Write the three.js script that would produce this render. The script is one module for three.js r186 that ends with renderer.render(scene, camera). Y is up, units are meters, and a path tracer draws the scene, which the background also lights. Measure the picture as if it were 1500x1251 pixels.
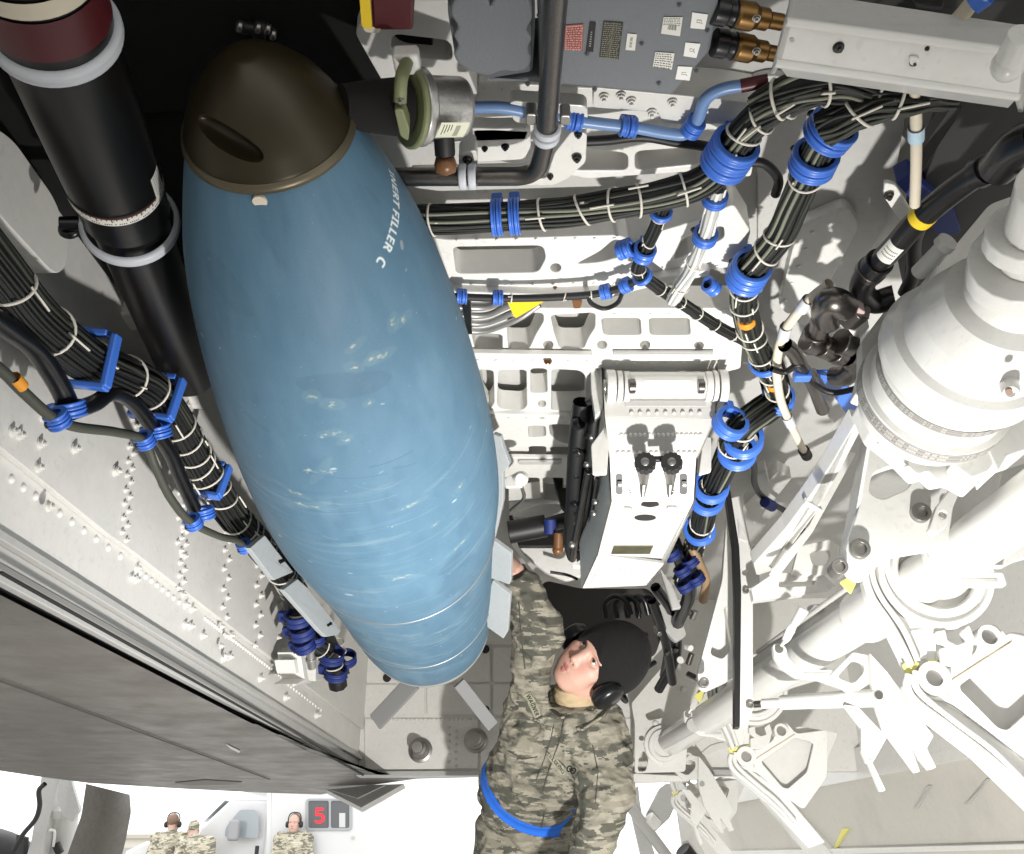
import * as THREE from 'three';
import { mergeGeometries } from 'three/addons/utils/BufferGeometryUtils.js';
import { RoundedBoxGeometry } from 'three/addons/geometries/RoundedBoxGeometry.js';
import { Brush, Evaluator, SUBTRACTION } from 'three-bvh-csg';

// ---------- camera, sky, sun, lamp, exposure ----------
const V = (x, y, z) => new THREE.Vector3(x, y, z);
const scene = new THREE.Scene();
const FPX = 1400, CH = 0.8;                       // lens in pixels of a 1500 px wide frame, camera height (m)
const camera = new THREE.PerspectiveCamera(2 * Math.atan(625.5 / FPX) * 180 / Math.PI, 1024 / 854, 0.05, 900);
camera.rotation.order = 'YXZ';
camera.position.set(0, CH, 0);
camera.rotation.y = Math.atan(0.0452);
camera.rotation.x = Math.atan(665 / FPX);
camera.updateMatrixWorld();
const renderer = new THREE.WebGLRenderer({ antialias: true });
renderer.toneMapping = THREE.LinearToneMapping;
renderer.toneMappingExposure = 1.05;
renderer.shadowMap.enabled = true;

// overcast white sky
{
  const w = 64, h = 32, d = new Float32Array(w * h * 4);
  for (let j = 0; j < h; j++) for (let i = 0; i < w; i++) {
    const e = (j + 0.5) / h * 2 - 1, k = 1.9 + 0.4 * Math.max(0, e);   // a little brighter overhead
    d.set(e < -0.02 ? [0.5, 0.5, 0.5, 1] : [k * 0.99, k, k * 1.01, 1], (j * w + i) * 4);
  }
  const t = new THREE.DataTexture(d, w, h, THREE.RGBAFormat, THREE.FloatType);
  t.mapping = THREE.EquirectangularReflectionMapping; t.magFilter = t.minFilter = THREE.LinearFilter; t.needsUpdate = true;
  scene.background = t; scene.environment = t;
}
const sun = new THREE.DirectionalLight(new THREE.Color(1, 0.97, 0.92), 1.4);
sun.position.set(-6, 14, -8); sun.castShadow = true; sun.shadow.radius = 24;
Object.assign(sun.shadow.camera, { left: -20, right: 20, top: 20, bottom: -20, near: 1, far: 60 });
scene.add(sun);
const LAMP = V(0.32, 0.16, -1.1), LAMP_AIM = V(0.1, 1.5, -3.0), LAMP_I = 17;

// ---------- helpers ----------
let sd = 7; const rnd = () => { sd = (sd + 0x6d2b79f5) | 0; let t = Math.imul(sd ^ (sd >>> 15), 1 | sd); t = (t + Math.imul(t ^ (t >>> 7), 61 | t)) ^ t; return ((t ^ (t >>> 14)) >>> 0) / 4294967296; };
const rr = (a, b) => a + (b - a) * rnd();
const lerp = (a, b, t) => a + (b - a) * t, clamp = (x, a, b) => Math.min(b, Math.max(a, x)), sstep = (a, b, x) => { const t = clamp((x - a) / (b - a), 0, 1); return t * t * (3 - 2 * t); };
const ray = (x, y) => V((x - 750) / FPX, (625.5 - y) / FPX, -1).applyQuaternion(camera.quaternion);
const P = (x, y, d) => ray(x, y).multiplyScalar(d).add(camera.position);                       // pixel of the survey and depth -> point
const onY = (x, y, h) => { const r = ray(x, y); return r.multiplyScalar(h / r.y).add(camera.position); };   // h metres above the camera
const onX = (x, y, X) => { const r = ray(x, y); return r.multiplyScalar(X / r.x).add(camera.position); };
const onZ = (x, y, Z) => { const r = ray(x, y); return r.multiplyScalar(Z / r.z).add(camera.position); };
const names = new Map();
const numbered = (n) => { const k = names.get(n) ?? 0; names.set(n, k + 1); return k ? `${n}_${String(k).padStart(3, '0')}` : n; };
function tag(o, label, category, group, kind) {
  if (label) o.userData.label = label; if (category) o.userData.category = category;
  if (group) o.userData.group = group; if (kind) o.userData.kind = kind; return o;
}
function thing(name, label, category, pos = V(0, 0, 0), group) {
  const o = new THREE.Group(); o.name = numbered(name); o.position.copy(pos); scene.add(o); return tag(o, label, category, group);
}
// add geometry given in world coordinates under a parent group that is only translated
function part(name, geo, mat, parent = scene, label) {
  const g = Array.isArray(geo) ? merge(geo) : geo;
  const m = new THREE.Mesh(g, mat); m.name = parent === scene ? numbered(name) : name; m.castShadow = m.receiveShadow = true;
  let p = V(0, 0, 0), q = parent; while (q && q !== scene) { p.add(q.position); q = q.parent; }
  m.position.copy(p).negate(); parent.add(m);
  if (label) m.userData.label = label;
  return m;
}
function inst(name, geo, mat, parent, mtx) {           // a mesh that shares its geometry, placed by matrix (world)
  const m = new THREE.Mesh(geo, mat); m.name = name; m.castShadow = m.receiveShadow = true;
  m.applyMatrix4(mtx); let q = parent; while (q && q !== scene) { m.position.sub(q.position); q = q.parent; }
  parent.add(m); return m;
}
function merge(list) {
  const gs = list.flat(3).filter(Boolean).map((g) => { let h = g.index ? g.toNonIndexed() : g.clone(); for (const k of Object.keys(h.attributes)) if (!['position', 'normal', 'uv', 'color'].includes(k)) h.deleteAttribute(k); return h; });
  const anyC = gs.some((g) => g.attributes.color);
  for (const g of gs) {
    if (!g.attributes.uv) g.setAttribute('uv', new THREE.BufferAttribute(new Float32Array(g.attributes.position.count * 2), 2));
    if (anyC && !g.attributes.color) g.setAttribute('color', new THREE.BufferAttribute(new Float32Array(g.attributes.position.count * 3).fill(1), 3));
    if (!anyC && g.attributes.color) g.deleteAttribute('color');
  }
  return mergeGeometries(gs);
}
function boxUV(g, s = 1) {                               // uv in metres from the dominant side of each face
  g = g.index ? g.toNonIndexed() : g; const p = g.attributes.position, n = g.attributes.normal, uv = new Float32Array(p.count * 2);
  for (let i = 0; i < p.count; i++) {
    const ax = Math.abs(n.getX(i)), ay = Math.abs(n.getY(i)), az = Math.abs(n.getZ(i)), x = p.getX(i), y = p.getY(i), z = p.getZ(i);
    const [u, v] = ax > ay && ax > az ? [z, y] : ay > az ? [x, z] : [x, y];
    uv[i * 2] = u * s; uv[i * 2 + 1] = v * s;
  }
  g.setAttribute('uv', new THREE.BufferAttribute(uv, 2)); return g;
}
const UPY = V(0, 1, 0);
const basisTo = (dir, at = V(0, 0, 0)) => new THREE.Matrix4().compose(at, new THREE.Quaternion().setFromUnitVectors(UPY, dir.clone().normalize()), V(1, 1, 1));
// lathe whose axis runs from A towards B; prof = [[metres along, radius], ...]
function lathe(prof, A, B, seg = 24) {
  const g = new THREE.LatheGeometry(prof.map(([t, r]) => new THREE.Vector2(Math.max(r, 1e-4), t)), seg);
  return creased(g.applyMatrix4(basisTo(B.clone().sub(A), A)), 0.6);
}
function creased(g, a) {                                 // split normals at sharp edges of a lathe
  return g;
}
// profile with sharp corners: doubles points a hair apart
function sharp(prof, e = 0.0006) {
  const o = [];
  prof.forEach((p, i) => {
    const a = prof[i - 1], b = prof[i + 1];
    if (a) { const L = Math.hypot(p[0] - a[0], p[1] - a[1]), k = Math.min(e / L, 0.3); o.push([lerp(p[0], a[0], k), lerp(p[1], a[1], k)]); }
    if (b) { const L = Math.hypot(p[0] - b[0], p[1] - b[1]), k = Math.min(e / L, 0.3); o.push([lerp(p[0], b[0], k), lerp(p[1], b[1], k)]); }
  });
  return o;
}
const cyl = (A, B, r1, r2 = r1, seg = 18) => { const L = A.distanceTo(B), c = Math.min(0.0015, r1 * 0.2, L * 0.2); return lathe(sharp([[0, 0], [0, r1 - c], [c, r1], [L - c, r2], [L, r2 - c], [L, 0]], 0.0003), A, B, seg); };
const along = (A, d, L) => A.clone().addScaledVector(d, L);
const curve = (pts, tension = 0.5) => new THREE.CatmullRomCurve3(pts, false, 'catmullrom', tension);
const tube = (pts, r, seg = 40, rad = 10) => new THREE.TubeGeometry(pts.isCurve || pts.getPoint ? pts : curve(pts), seg, r, rad);
// pipe with straight runs and round bends
function pipe(pts, r, bend, rad = 14) {
  const path = new THREE.CurvePath(); let a = pts[0].clone();
  for (let i = 1; i < pts.length - 1; i++) {
    const p = pts[i], u = pts[i - 1].clone().sub(p).normalize(), w = pts[i + 1].clone().sub(p).normalize();
    const s = along(p, u, bend), e = along(p, w, bend);
    path.add(new THREE.LineCurve3(a, s)); path.add(new THREE.QuadraticBezierCurve3(s, p.clone(), e)); a = e;
  }
  path.add(new THREE.LineCurve3(a, pts[pts.length - 1].clone()));
  const gs = path.curves.map((c) => new THREE.TubeGeometry(c, c.isLineCurve3 ? 2 : 14, r, rad));
  return merge(gs);
}
function rbox(w, h, d, r, M) { const g = new RoundedBoxGeometry(w, h, d, 2, Math.min(r, w / 2.1, h / 2.1, d / 2.1)); return M ? g.applyMatrix4(M) : g; }
const frame = (o, x, y, z) => new THREE.Matrix4().makeBasis(x, y, z).setPosition(o);
// ---- plates on a plane: outlines are surveyed pixels, thickness runs away from the viewer ----
function planeOf(o, n) {                                 // n is turned to face away from the camera
  n = n.clone().normalize(); if (n.dot(o.clone().sub(camera.position)) < 0) n.negate();
  const e1 = Math.abs(n.y) > 0.9 ? V(1, 0, 0) : V(0, 1, 0).cross(n).normalize();
  e1.addScaledVector(n, -e1.dot(n)).normalize();
  return { o, n, e1, e2: n.clone().cross(e1) };
}
const HP = (h) => planeOf(V(0, CH + h, -1), V(0, 1, 0));
const ZP = (x, y, d) => planeOf(P(x, y, d), V(0, 0, 1));
const XP = (X) => planeOf(V(X, CH, -1), V(1, 0, 0));
const P3 = (a, b, c) => planeOf(a, b.clone().sub(a).cross(c.clone().sub(a)));
const onP = (pl, x, y) => { const r = ray(x, y), t = pl.o.clone().sub(camera.position).dot(pl.n) / r.dot(pl.n); return r.multiplyScalar(t).add(camera.position); };
const uvP = (pl, x, y) => { const p = onP(pl, x, y).sub(pl.o); return new THREE.Vector2(p.dot(pl.e1), p.dot(pl.e2)); };
function roundPath(S, pts, r) {
  const n = pts.length;
  for (let i = 0; i < n; i++) {
    const p = pts[i], a = pts[(i + n - 1) % n], b = pts[(i + 1) % n], la = p.distanceTo(a), lb = p.distanceTo(b), k = Math.min(r, la * 0.45, lb * 0.45);
    const s = p.clone().lerp(a, k / la), e = p.clone().lerp(b, k / lb);
    i ? S.lineTo(s.x, s.y) : S.moveTo(s.x, s.y);
    if (k > 1e-5) S.quadraticCurveTo(p.x, p.y, e.x, e.y);
  }
  S.closePath(); return S;
}
const circ = (x, y, r, n = 14, q = 1) => Array.from({ length: n }, (_, i) => [x + r * Math.cos(i / n * 6.2832), y + r * q * Math.sin(i / n * 6.2832)]);
const rect = (x0, y0, x1, y1) => [[x0, y0], [x1, y0], [x1, y1], [x0, y1]];
function plate(pl, out, { t = 0.02, r = 0.004, holes = [], hr = 0.012, bevel = 0.0015, lift = 0, uv = 1 } = {}) {
  const S = roundPath(new THREE.Shape(), out.map(([x, y]) => uvP(pl, x, y)), r);
  for (const h of holes) S.holes.push(roundPath(new THREE.Path(), h.map(([x, y]) => uvP(pl, x, y)), h.length > 9 ? 0 : hr));
  const g = new THREE.ExtrudeGeometry(S, { depth: Math.max(t - 2 * bevel, 0.0005), bevelEnabled: bevel > 0, bevelSize: bevel, bevelThickness: bevel, bevelOffset: -bevel, bevelSegments: 2, curveSegments: 5 });
  g.translate(0, 0, bevel - lift);
  g.applyMatrix4(frame(pl.o, pl.e1, pl.e2, pl.n));
  return boxUV(g, uv);
}
// plate of world-space outline on a plane
function plateW(pl, pts, o = {}) { // pts: world points lying on the plane
  const S = roundPath(new THREE.Shape(), pts.map((p) => { const q = p.clone().sub(pl.o); return new THREE.Vector2(q.dot(pl.e1), q.dot(pl.e2)); }), o.r ?? 0.004);
  const b = o.bevel ?? 0.0015, t = o.t ?? 0.02;
  const g = new THREE.ExtrudeGeometry(S, { depth: Math.max(t - 2 * b, 0.0005), bevelEnabled: b > 0, bevelSize: b, bevelThickness: b, bevelOffset: -b, bevelSegments: 2, curveSegments: 5 });
  g.translate(0, 0, b - (o.lift ?? 0)).applyMatrix4(frame(pl.o, pl.e1, pl.e2, pl.n));
  return boxUV(g);
}
// bolts: hex head with stud, sharing geometry
const HEX = merge([new THREE.CylinderGeometry(1, 1, 0.9, 6).translate(0, 0.45, 0), new THREE.CylinderGeometry(1.25, 1.25, 0.2, 14).translate(0, 0.1, 0), new THREE.CylinderGeometry(0.5, 0.45, 0.8, 8).translate(0, 1.2, 0)]);
const DOME = new THREE.SphereGeometry(1, 10, 6, 0, 6.2832, 0, Math.PI / 2);
const placed = (geo, at, dir, s, sy = s) => geo.clone().applyMatrix4(basisTo(dir, at).multiply(new THREE.Matrix4().makeScale(s, sy, s)));
const mAt = (at, dir, s, sy = s) => basisTo(dir, at).multiply(new THREE.Matrix4().makeScale(s, sy, s));
const boltAt = (parent, pl, x, y, rpx, mat, name = 'bolt', geo = HEX, tall = 1) => { const p = onP(pl, x, y), d = p.clone().sub(camera.position).dot(V(0, 0, -1).applyQuaternion(camera.quaternion)), s = rpx * d / FPX; return inst(name, geo, mat, parent, mAt(p, pl.n.clone().negate(), s, s * tall)); };

// ---------- noise and textures ----------
function hash(x, y, z) { let h = Math.imul(x, 374761393) ^ Math.imul(y, 668265263) ^ Math.imul(z, 2147483647 ^ 0x5bd1e995); h = Math.imul(h ^ (h >>> 13), 1274126177); return ((h ^ (h >>> 16)) >>> 0) / 4294967296; }
function noise3(x, y, z, per = 0) {
  const X = Math.floor(x), Y = Math.floor(y), Z = Math.floor(z), f = (t) => t * t * (3 - 2 * t), u = f(x - X), v = f(y - Y), w = f(z - Z);
  const m = per ? (i) => ((i % per) + per) % per : (i) => i, c = (a, b, d) => hash(m(a), m(b), d);
  const l = (a, b, t) => a + (b - a) * t;
  return l(l(l(c(X, Y, Z), c(X + 1, Y, Z), u), l(c(X, Y + 1, Z), c(X + 1, Y + 1, Z), u), v), l(l(c(X, Y, Z + 1), c(X + 1, Y, Z + 1), u), l(c(X, Y + 1, Z + 1), c(X + 1, Y + 1, Z + 1), u), v), w);
}
const fbm = (x, y, z, o = 4) => { let s = 0, a = 0.5, n = 0; for (let i = 0; i < o; i++) { s += a * noise3(x, y, z); n += a; a *= 0.5; x = x * 2.03 + 7.1; y = y * 2.03 + 3.7; z = z * 2.03 + 1.3; } return s / n; };
const fbmT = (u, v, f, z, o = 4) => { let s = 0, a = 0.5, n = 0; for (let i = 0; i < o; i++) { s += a * noise3(u * f, v * f, z + i * 9, f); n += a; a *= 0.5; f *= 2; } return s / n; };
function dtex(n, fn, srgb = true, rep = 1) {
  const d = new Uint8Array(n * n * 4);
  for (let j = 0; j < n; j++) for (let i = 0; i < n; i++) { const c = fn(i / n, j / n), k = (j * n + i) * 4; for (let q = 0; q < 3; q++) d[k + q] = clamp(Math.round((Array.isArray(c) ? c[q] : c) * 255), 0, 255); d[k + 3] = 255; }
  const t = new THREE.DataTexture(d, n, n, THREE.RGBAFormat); t.wrapS = t.wrapT = THREE.RepeatWrapping; t.magFilter = THREE.LinearFilter; t.minFilter = THREE.LinearMipmapLinearFilter; t.generateMipmaps = true;
  t.repeat.set(rep, rep); if (srgb) t.colorSpace = THREE.SRGBColorSpace; t.needsUpdate = true; return t;
}
function ctex(w, h, draw) {
  const c = document.createElement('canvas'); c.width = w; c.height = h; draw(c.getContext('2d'), w, h);
  const t = new THREE.CanvasTexture(c); t.colorSpace = THREE.SRGBColorSpace; t.anisotropy = 8; return t;
}
const texPaint = dtex(512, (u, v) => {
  const s = sstep(0.55, 0.85, fbmT(u, v, 5, 3)) * 0.04, f = fbmT(u, v, 64, 11, 2) * 0.03, sp = sstep(0.8, 0.86, fbmT(u, v, 90, 5, 1)) * sstep(0.5, 0.6, fbmT(u, v, 7, 8)) * 0.03, k = 0.985 - s - f - sp;
  return [k, k * 0.996, k * 0.985];
}, true, 1.6);
const texRough = dtex(512, (u, v) => 0.55 + 0.45 * fbmT(u, v, 9, 21, 5), false, 1.6);
const texMetal = dtex(256, (u, v) => 0.82 + 0.18 * fbmT(u, v, 24, 40, 4), true, 4);
const texGrain = dtex(256, (u, v) => fbmT(u, v, 64, 33, 3), false, 6);

// ---------- materials ----------
const col = (r, g, b) => new THREE.Color().setRGB(r, g, b);
const std = (c, rough, o = {}) => new THREE.MeshStandardMaterial({ color: c, roughness: rough, ...o });
const M = {
  white: std(col(0.74, 0.735, 0.715), 0.5, { map: texPaint, roughnessMap: texRough }),
  white2: std(col(0.66, 0.655, 0.64), 0.55, { map: texPaint, roughnessMap: texRough }),
  rack: std(col(0.52, 0.515, 0.5), 0.5, { map: texPaint, roughnessMap: texRough }),
  rack2: std(col(0.49, 0.485, 0.47), 0.5, { map: texPaint, roughnessMap: texRough }),
  gloss: new THREE.MeshPhysicalMaterial({ color: col(0.72, 0.72, 0.705), roughness: 0.35, map: texPaint, clearcoat: 0.5, clearcoatRoughness: 0.2 }),
  lightGrey: std(col(0.5, 0.5, 0.49), 0.55, { map: texPaint, roughnessMap: texRough }),
  shellGrey: std(col(0.42, 0.42, 0.415), 0.6, { map: texPaint, roughnessMap: texRough }),
  boxGrey: std(col(0.165, 0.175, 0.19), 0.6, { bumpMap: texGrain, bumpScale: 0.0004 }),
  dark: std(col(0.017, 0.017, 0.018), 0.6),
  black: std(col(0.006, 0.006, 0.0065), 0.5),
  blackGloss: std(col(0.006, 0.006, 0.007), 0.28),
  blackTube: std(col(0.006, 0.0055, 0.0055), 0.42, { roughnessMap: texRough }),
  cloth: std(col(0.005, 0.0045, 0.0045), 0.97),
  steel: std(col(0.62, 0.61, 0.59), 0.34, { metalness: 0.75, map: texMetal }),
  darkSteel: std(col(0.2, 0.185, 0.175), 0.33, { metalness: 1, map: texMetal }),
  bolt: std(col(0.35, 0.34, 0.32), 0.4, { metalness: 1 }),
  blackBolt: std(col(0.05, 0.05, 0.05), 0.4, { metalness: 0.6 }),
  blue: new THREE.MeshPhysicalMaterial({ color: col(0.05, 0.165, 0.62), roughness: 0.4, clearcoat: 0.3, clearcoatRoughness: 0.3 }),
  navy: std(col(0.01, 0.025, 0.15), 0.6),
  hose: std(col(0.16, 0.27, 0.5), 0.35),
  lace: std(col(0.66, 0.63, 0.56), 0.8),
  wire: std(col(1, 1, 1), 0.6, { vertexColors: true }),
  clearWire: std(col(1, 1, 1), 0.35, { vertexColors: true }),
  orange: std(col(0.7, 0.28, 0.02), 0.5),
  brown: std(col(0.16, 0.07, 0.025), 0.35),
  gold: std(col(0.22, 0.125, 0.045), 0.35, { metalness: 0.9 }),
  cream: std(col(0.66, 0.59, 0.47), 0.5),
  yellow: std(col(0.78, 0.55, 0.02), 0.5),
  paleYellow: std(col(0.72, 0.68, 0.2), 0.5),
  darkRed: std(col(0.075, 0.008, 0.012), 0.4),
  green: std(col(0.2, 0.22, 0.11), 0.5),
  olive: std(col(0.07, 0.07, 0.035), 0.5),
  clampWhite: std(col(0.56, 0.58, 0.62), 0.45),
};
M.shadeBlack = std(col(0.003, 0.003, 0.003), 1);  // near-black matt colour that stands in for deep shade
const paper = (w, h, draw, c = '#dcdad2') => std(col(1, 1, 1), 0.6, { map: ctex(w, h, (x) => { x.fillStyle = c; x.fillRect(0, 0, w, h); draw(x); }) });
// ---------- ground, aircraft shell ----------
{
  const t = dtex(512, (u, v) => { const k = 0.5 + 0.28 * (fbmT(u, v, 8, 60, 5) - 0.5) + 0.1 * (fbmT(u, v, 100, 61, 2) - 0.5); return [k, k * 0.99, k * 0.965]; }, true, 1);
  const g = new THREE.PlaneGeometry(1200, 1200, 1, 1).rotateX(-Math.PI / 2); const uv = g.attributes.uv; for (let i = 0; i < uv.count; i++) uv.setXY(i, uv.getX(i) * 300, uv.getY(i) * 300);
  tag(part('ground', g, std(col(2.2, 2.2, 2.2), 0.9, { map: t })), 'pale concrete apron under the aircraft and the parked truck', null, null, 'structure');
}
const XL = -0.74, HS = 0.36, HC = 1.0, ZB = -3.72, XR = 1.32, ZN = 0.75;
const structs = (name, geo, mat, label) => tag(part(name, geo, mat), label, null, null, 'structure');
const bx = (x0, x1, y0, y1, z0, z1, r = 0.002) => boxUV(rbox(Math.abs(x1 - x0), Math.abs(y1 - y0), Math.abs(z1 - z0), r).translate((x0 + x1) / 2, (y0 + y1) / 2, (z0 + z1) / 2));
const C = (h) => CH + h;

// upper hull above the bay keeps the sky out
structs('aircraft_hull', [bx(-3.4, 2.2, C(HC + 0.07), C(HC + 0.5), ZB - 0.8, 2.4, 0.05)], M.shellGrey, 'grey aircraft hull above the weapon bay');

structs('sill_backing', [bx(XL - 0.25, XL - 0.004, C(HS + 0.004), C(HS + 0.1), ZN, ZB - 0.04)], M.dark, 'dark closing strip in the seam above the belly skin');

// left belly skin: follows the surveyed aft edge and curls up there
{
  const t = dtex(1024, (u, v) => {
    const st = fbmT(u, v, 5, 71, 4), lo = fbmT(u, v, 3, 75, 3), k = 0.5 + 0.07 * (st - 0.5) + 0.08 * (lo - 0.5) + 0.07 * (fbmT(u, v, 128, 77, 2) - 0.5);
    return [k, k * 0.985, k * 0.965];
  }, true, 0.55);
  const skin = std(col(0.46, 0.43, 0.4), 0.6, { map: t, roughnessMap: texRough });
  M.skin = skin;
  const edge = [[-260, 1085], [-100, 1112], [0, 1129], [60, 1138], [130, 1147], [260, 1155], [380, 1161], [470, 1164], [545, 1150], [610, 1141], [700, 1139]].map(([x, y]) => onY(x, y, HS - 0.008));
  const pos = [], idx = [], zn = 1.2, N = 14;
  edge.unshift(V(-3.0, C(HS), edge[0].z + 0.1)); edge.unshift(V(-3.4, C(HS + 0.15), edge[0].z + 0.3));
  const cols = edge.length, rows = N + 6;
  // inner edge runs along the seam x = XL-0.012 down to the bulkhead, then along the bulkhead
  edge.forEach((e, i) => {
    const xi = Math.min(e.x, XL - 0.014);
    for (let j = 0; j < rows; j++) {
      const zs = e.x > XL - 0.014 ? ZB - 0.02 : zn;
      if (j <= N) { const k = j / N; pos.push(lerp(xi, e.x, sstep(0.3, 1, k)), C(HS) - 0.008 + (e.x < -1.2 ? -0.00 : 0), lerp(zs, e.z, k)); }
      else { const a = (j - N) / 5 * 1.5; pos.push(e.x, C(HS) - 0.008 + 0.22 * (1 - Math.cos(a)), e.z - 0.22 * Math.sin(a) * 0.7); }
    }
  });
  for (let i = 0; i < cols - 1; i++) for (let j = 0; j < rows - 1; j++) { const a = i * rows + j, b = a + rows; idx.push(a, b, a + 1, b, b + 1, a + 1); }
  const g = new THREE.BufferGeometry(); g.setAttribute('position', new THREE.Float32BufferAttribute(pos, 3)); g.setIndex(idx); g.computeVertexNormals();
  const uv = []; for (let i = 0; i < pos.length; i += 3) uv.push(pos[i], pos[i + 2]); g.setAttribute('uv', new THREE.Float32BufferAttribute(uv, 2));
  const belly = structs('aircraft_belly', g, skin, 'grey belly skin of the aircraft left of the open weapon bay');
  const pl = HP(HS - 0.012);
  // skin seams and a scuff
  const seam = (a, b, w) => { const A = onP(pl, ...a), B = onP(pl, ...b), d = B.clone().sub(A), L = d.length(); d.normalize(); const m = A.clone().add(B).multiplyScalar(0.5); return rbox(L, 0.003, w, 0.001, frame(m, d, V(0, 1, 0), d.clone().cross(V(0, 1, 0)))); };
  part('seam', [seam([0, 998], [395, 1142], 0.004)], std(col(0.07, 0.068, 0.065), 0.7), belly);
  part('seam', [seam([0, 838], [532, 1136], 0.007)], std(col(0.01, 0.01, 0.01), 0.8), belly);
  part('scuff', [plate(pl, [[331, 1091], [352, 1101], [350, 1103], [338, 1097]], { t: 0.002, bevel: 0 })], std(col(0.6, 0.6, 0.58), 0.7), belly);
  part('access_panel', [plate(pl, [[256, 1147], [300, 1143], [355, 1146], [330, 1150], [280, 1151]], { t: 0.003, bevel: 0 })], std(col(0.1, 0.095, 0.088), 0.6), belly);
}
// sill lip between white wall and belly
{
  const s = structs('bay_sill', [bx(XL - 0.012, XL + 0.004, C(HS), C(0.405), ZN, ZB + 0.01), bx(XL - 0.012, XL + 0.016, C(0.405), C(0.418), ZN, ZB + 0.01)], M.shellGrey, 'narrow grey sill lip along the lower edge of the left bay wall');
  part('seal_strip', [bx(XL + 0.003, XL + 0.0075, C(HS + 0.012), C(HS + 0.022), ZN, ZB + 0.02)], std(col(0.2, 0.195, 0.185), 0.7), s);
}
// left wall, two steps of plating
const wallL = structs('bay_wall', [bx(XL - 0.03, XL, C(0.41), C(HC), ZN, ZB)], M.white2, 'left white side wall of the weapon bay with rows of fasteners');
{
  const pl = XP(XL + 0.012);
  // upper plating, lower edge follows the surveyed jog
  const hA = onX(0, 655, XL + 0.012), hB = onX(160, 784, XL + 0.012), hC = onX(192, 806, XL + 0.012), hD = onX(400, 966, XL + 0.012);
  const up = [V(XL + 0.012, C(HC), ZN), V(XL + 0.012, C(HC), ZB), V(XL + 0.012, hD.y, ZB), hD, hC, hB, hA, V(XL + 0.012, hA.y, ZN)];
  part('upper_plating', [plateW(pl, up, { t: 0.011, r: 0.01 })], M.white2, wallL);
  const B = (list, r, mat, geo, tall, p = pl) => list.forEach(([x, y]) => boltAt(wallL, p, x, y, r, mat, 'fastener', geo, tall));
  const col_ = (x0, y0, x1, y1, n, j = 2.2) => Array.from({ length: n }, (_, i) => [lerp(x0, x1, i / (n - 1)) + (i % 2 ? j : -j) * 1.6, lerp(y0, y1, i / (n - 1)) + rr(-1, 1)]);
  B([[17, 632], [28, 637], [58, 650], [108, 657], [55, 685], [70, 742], [62, 610], [168, 690]], 7, M.white, HEX, 1.1);
  B(col_(197, 592, 181, 790, 20), 4, M.white, HEX, 1);
  B(col_(272, 540, 262, 812, 16), 3.9, M.white, HEX, 1);
  B(col_(270, 770, 264, 870, 12), 3.9, M.white, HEX, 1);
  B(col_(333, 778, 326, 960, 14), 3.8, M.white, HEX, 1);
  B(col_(379, 828, 376, 945, 9), 4, M.white, HEX, 1);
  B(col_(413, 880, 409, 975, 8), 3.4, M.white, HEX, 1);
  B(col_(275, 500, 282, 545, 5), 5, M.white, HEX, 1);
  const lo = XP(XL);
  B([[192, 846], [199, 849], [270, 915], [278, 917], [296, 931], [335, 962], [326, 965], [380, 994], [417, 1022], [271, 886], [280, 892], [336, 931], [200, 832], [462, 1048], [430, 1000]], 5, M.white, HEX, 1.1, lo);
  // dashed rivet row, under the step
  const row = (a, b, n, s, k) => { const gs = []; for (let i = 0; i < n; i++) { const x = lerp(a[0], b[0], i / (n - 1)), y = lerp(a[1], b[1], i / (n - 1)); gs.push(placed(DOME, onP(lo, x, y), V(1, 0, 0), s, s * 0.8)); } tag(part(k, gs, M.white, wallL), null, null, null, 'stuff'); };
  row([16, 702], [176, 815], 10, 0.0065, 'rivet_row'); row([205, 838], [262, 882], 8, 0.006, 'rivet_row'); row([300, 906], [415, 994], 34, 0.005, 'rivet_row'); row([418, 1000], [470, 1040], 14, 0.005, 'rivet_row');
  // cable standoff brackets and a stiffener under the black tube
  part('stiffener', [plate(XP(XL + 0.05), [[-60, 150], [20, 205], [80, 290], [100, 345], [98, 390], [84, 402], [70, 392], [-60, 250]], { t: 0.05, r: 0.02 })], M.white, wallL);
  part('stiffener', [plate(XP(XL + 0.04), [[205, 440], [238, 468], [232, 486], [214, 482], [200, 460]], { t: 0.04, r: 0.005 })], M.white, wallL);
  [[210, 440], [211, 452], [210, 472], [234, 468]].forEach(([x, y]) => boltAt(wallL, XP(XL + 0.043), x, y, 4.5, M.blackBolt));
  part('rear_frame', [plate(XP(XL + 0.03), [[292, 530], [303, 560], [307, 590], [296, 600], [268, 520], [262, 500], [285, 505]], { t: 0.03, r: 0.008 })], M.white2, wallL);
}
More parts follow.
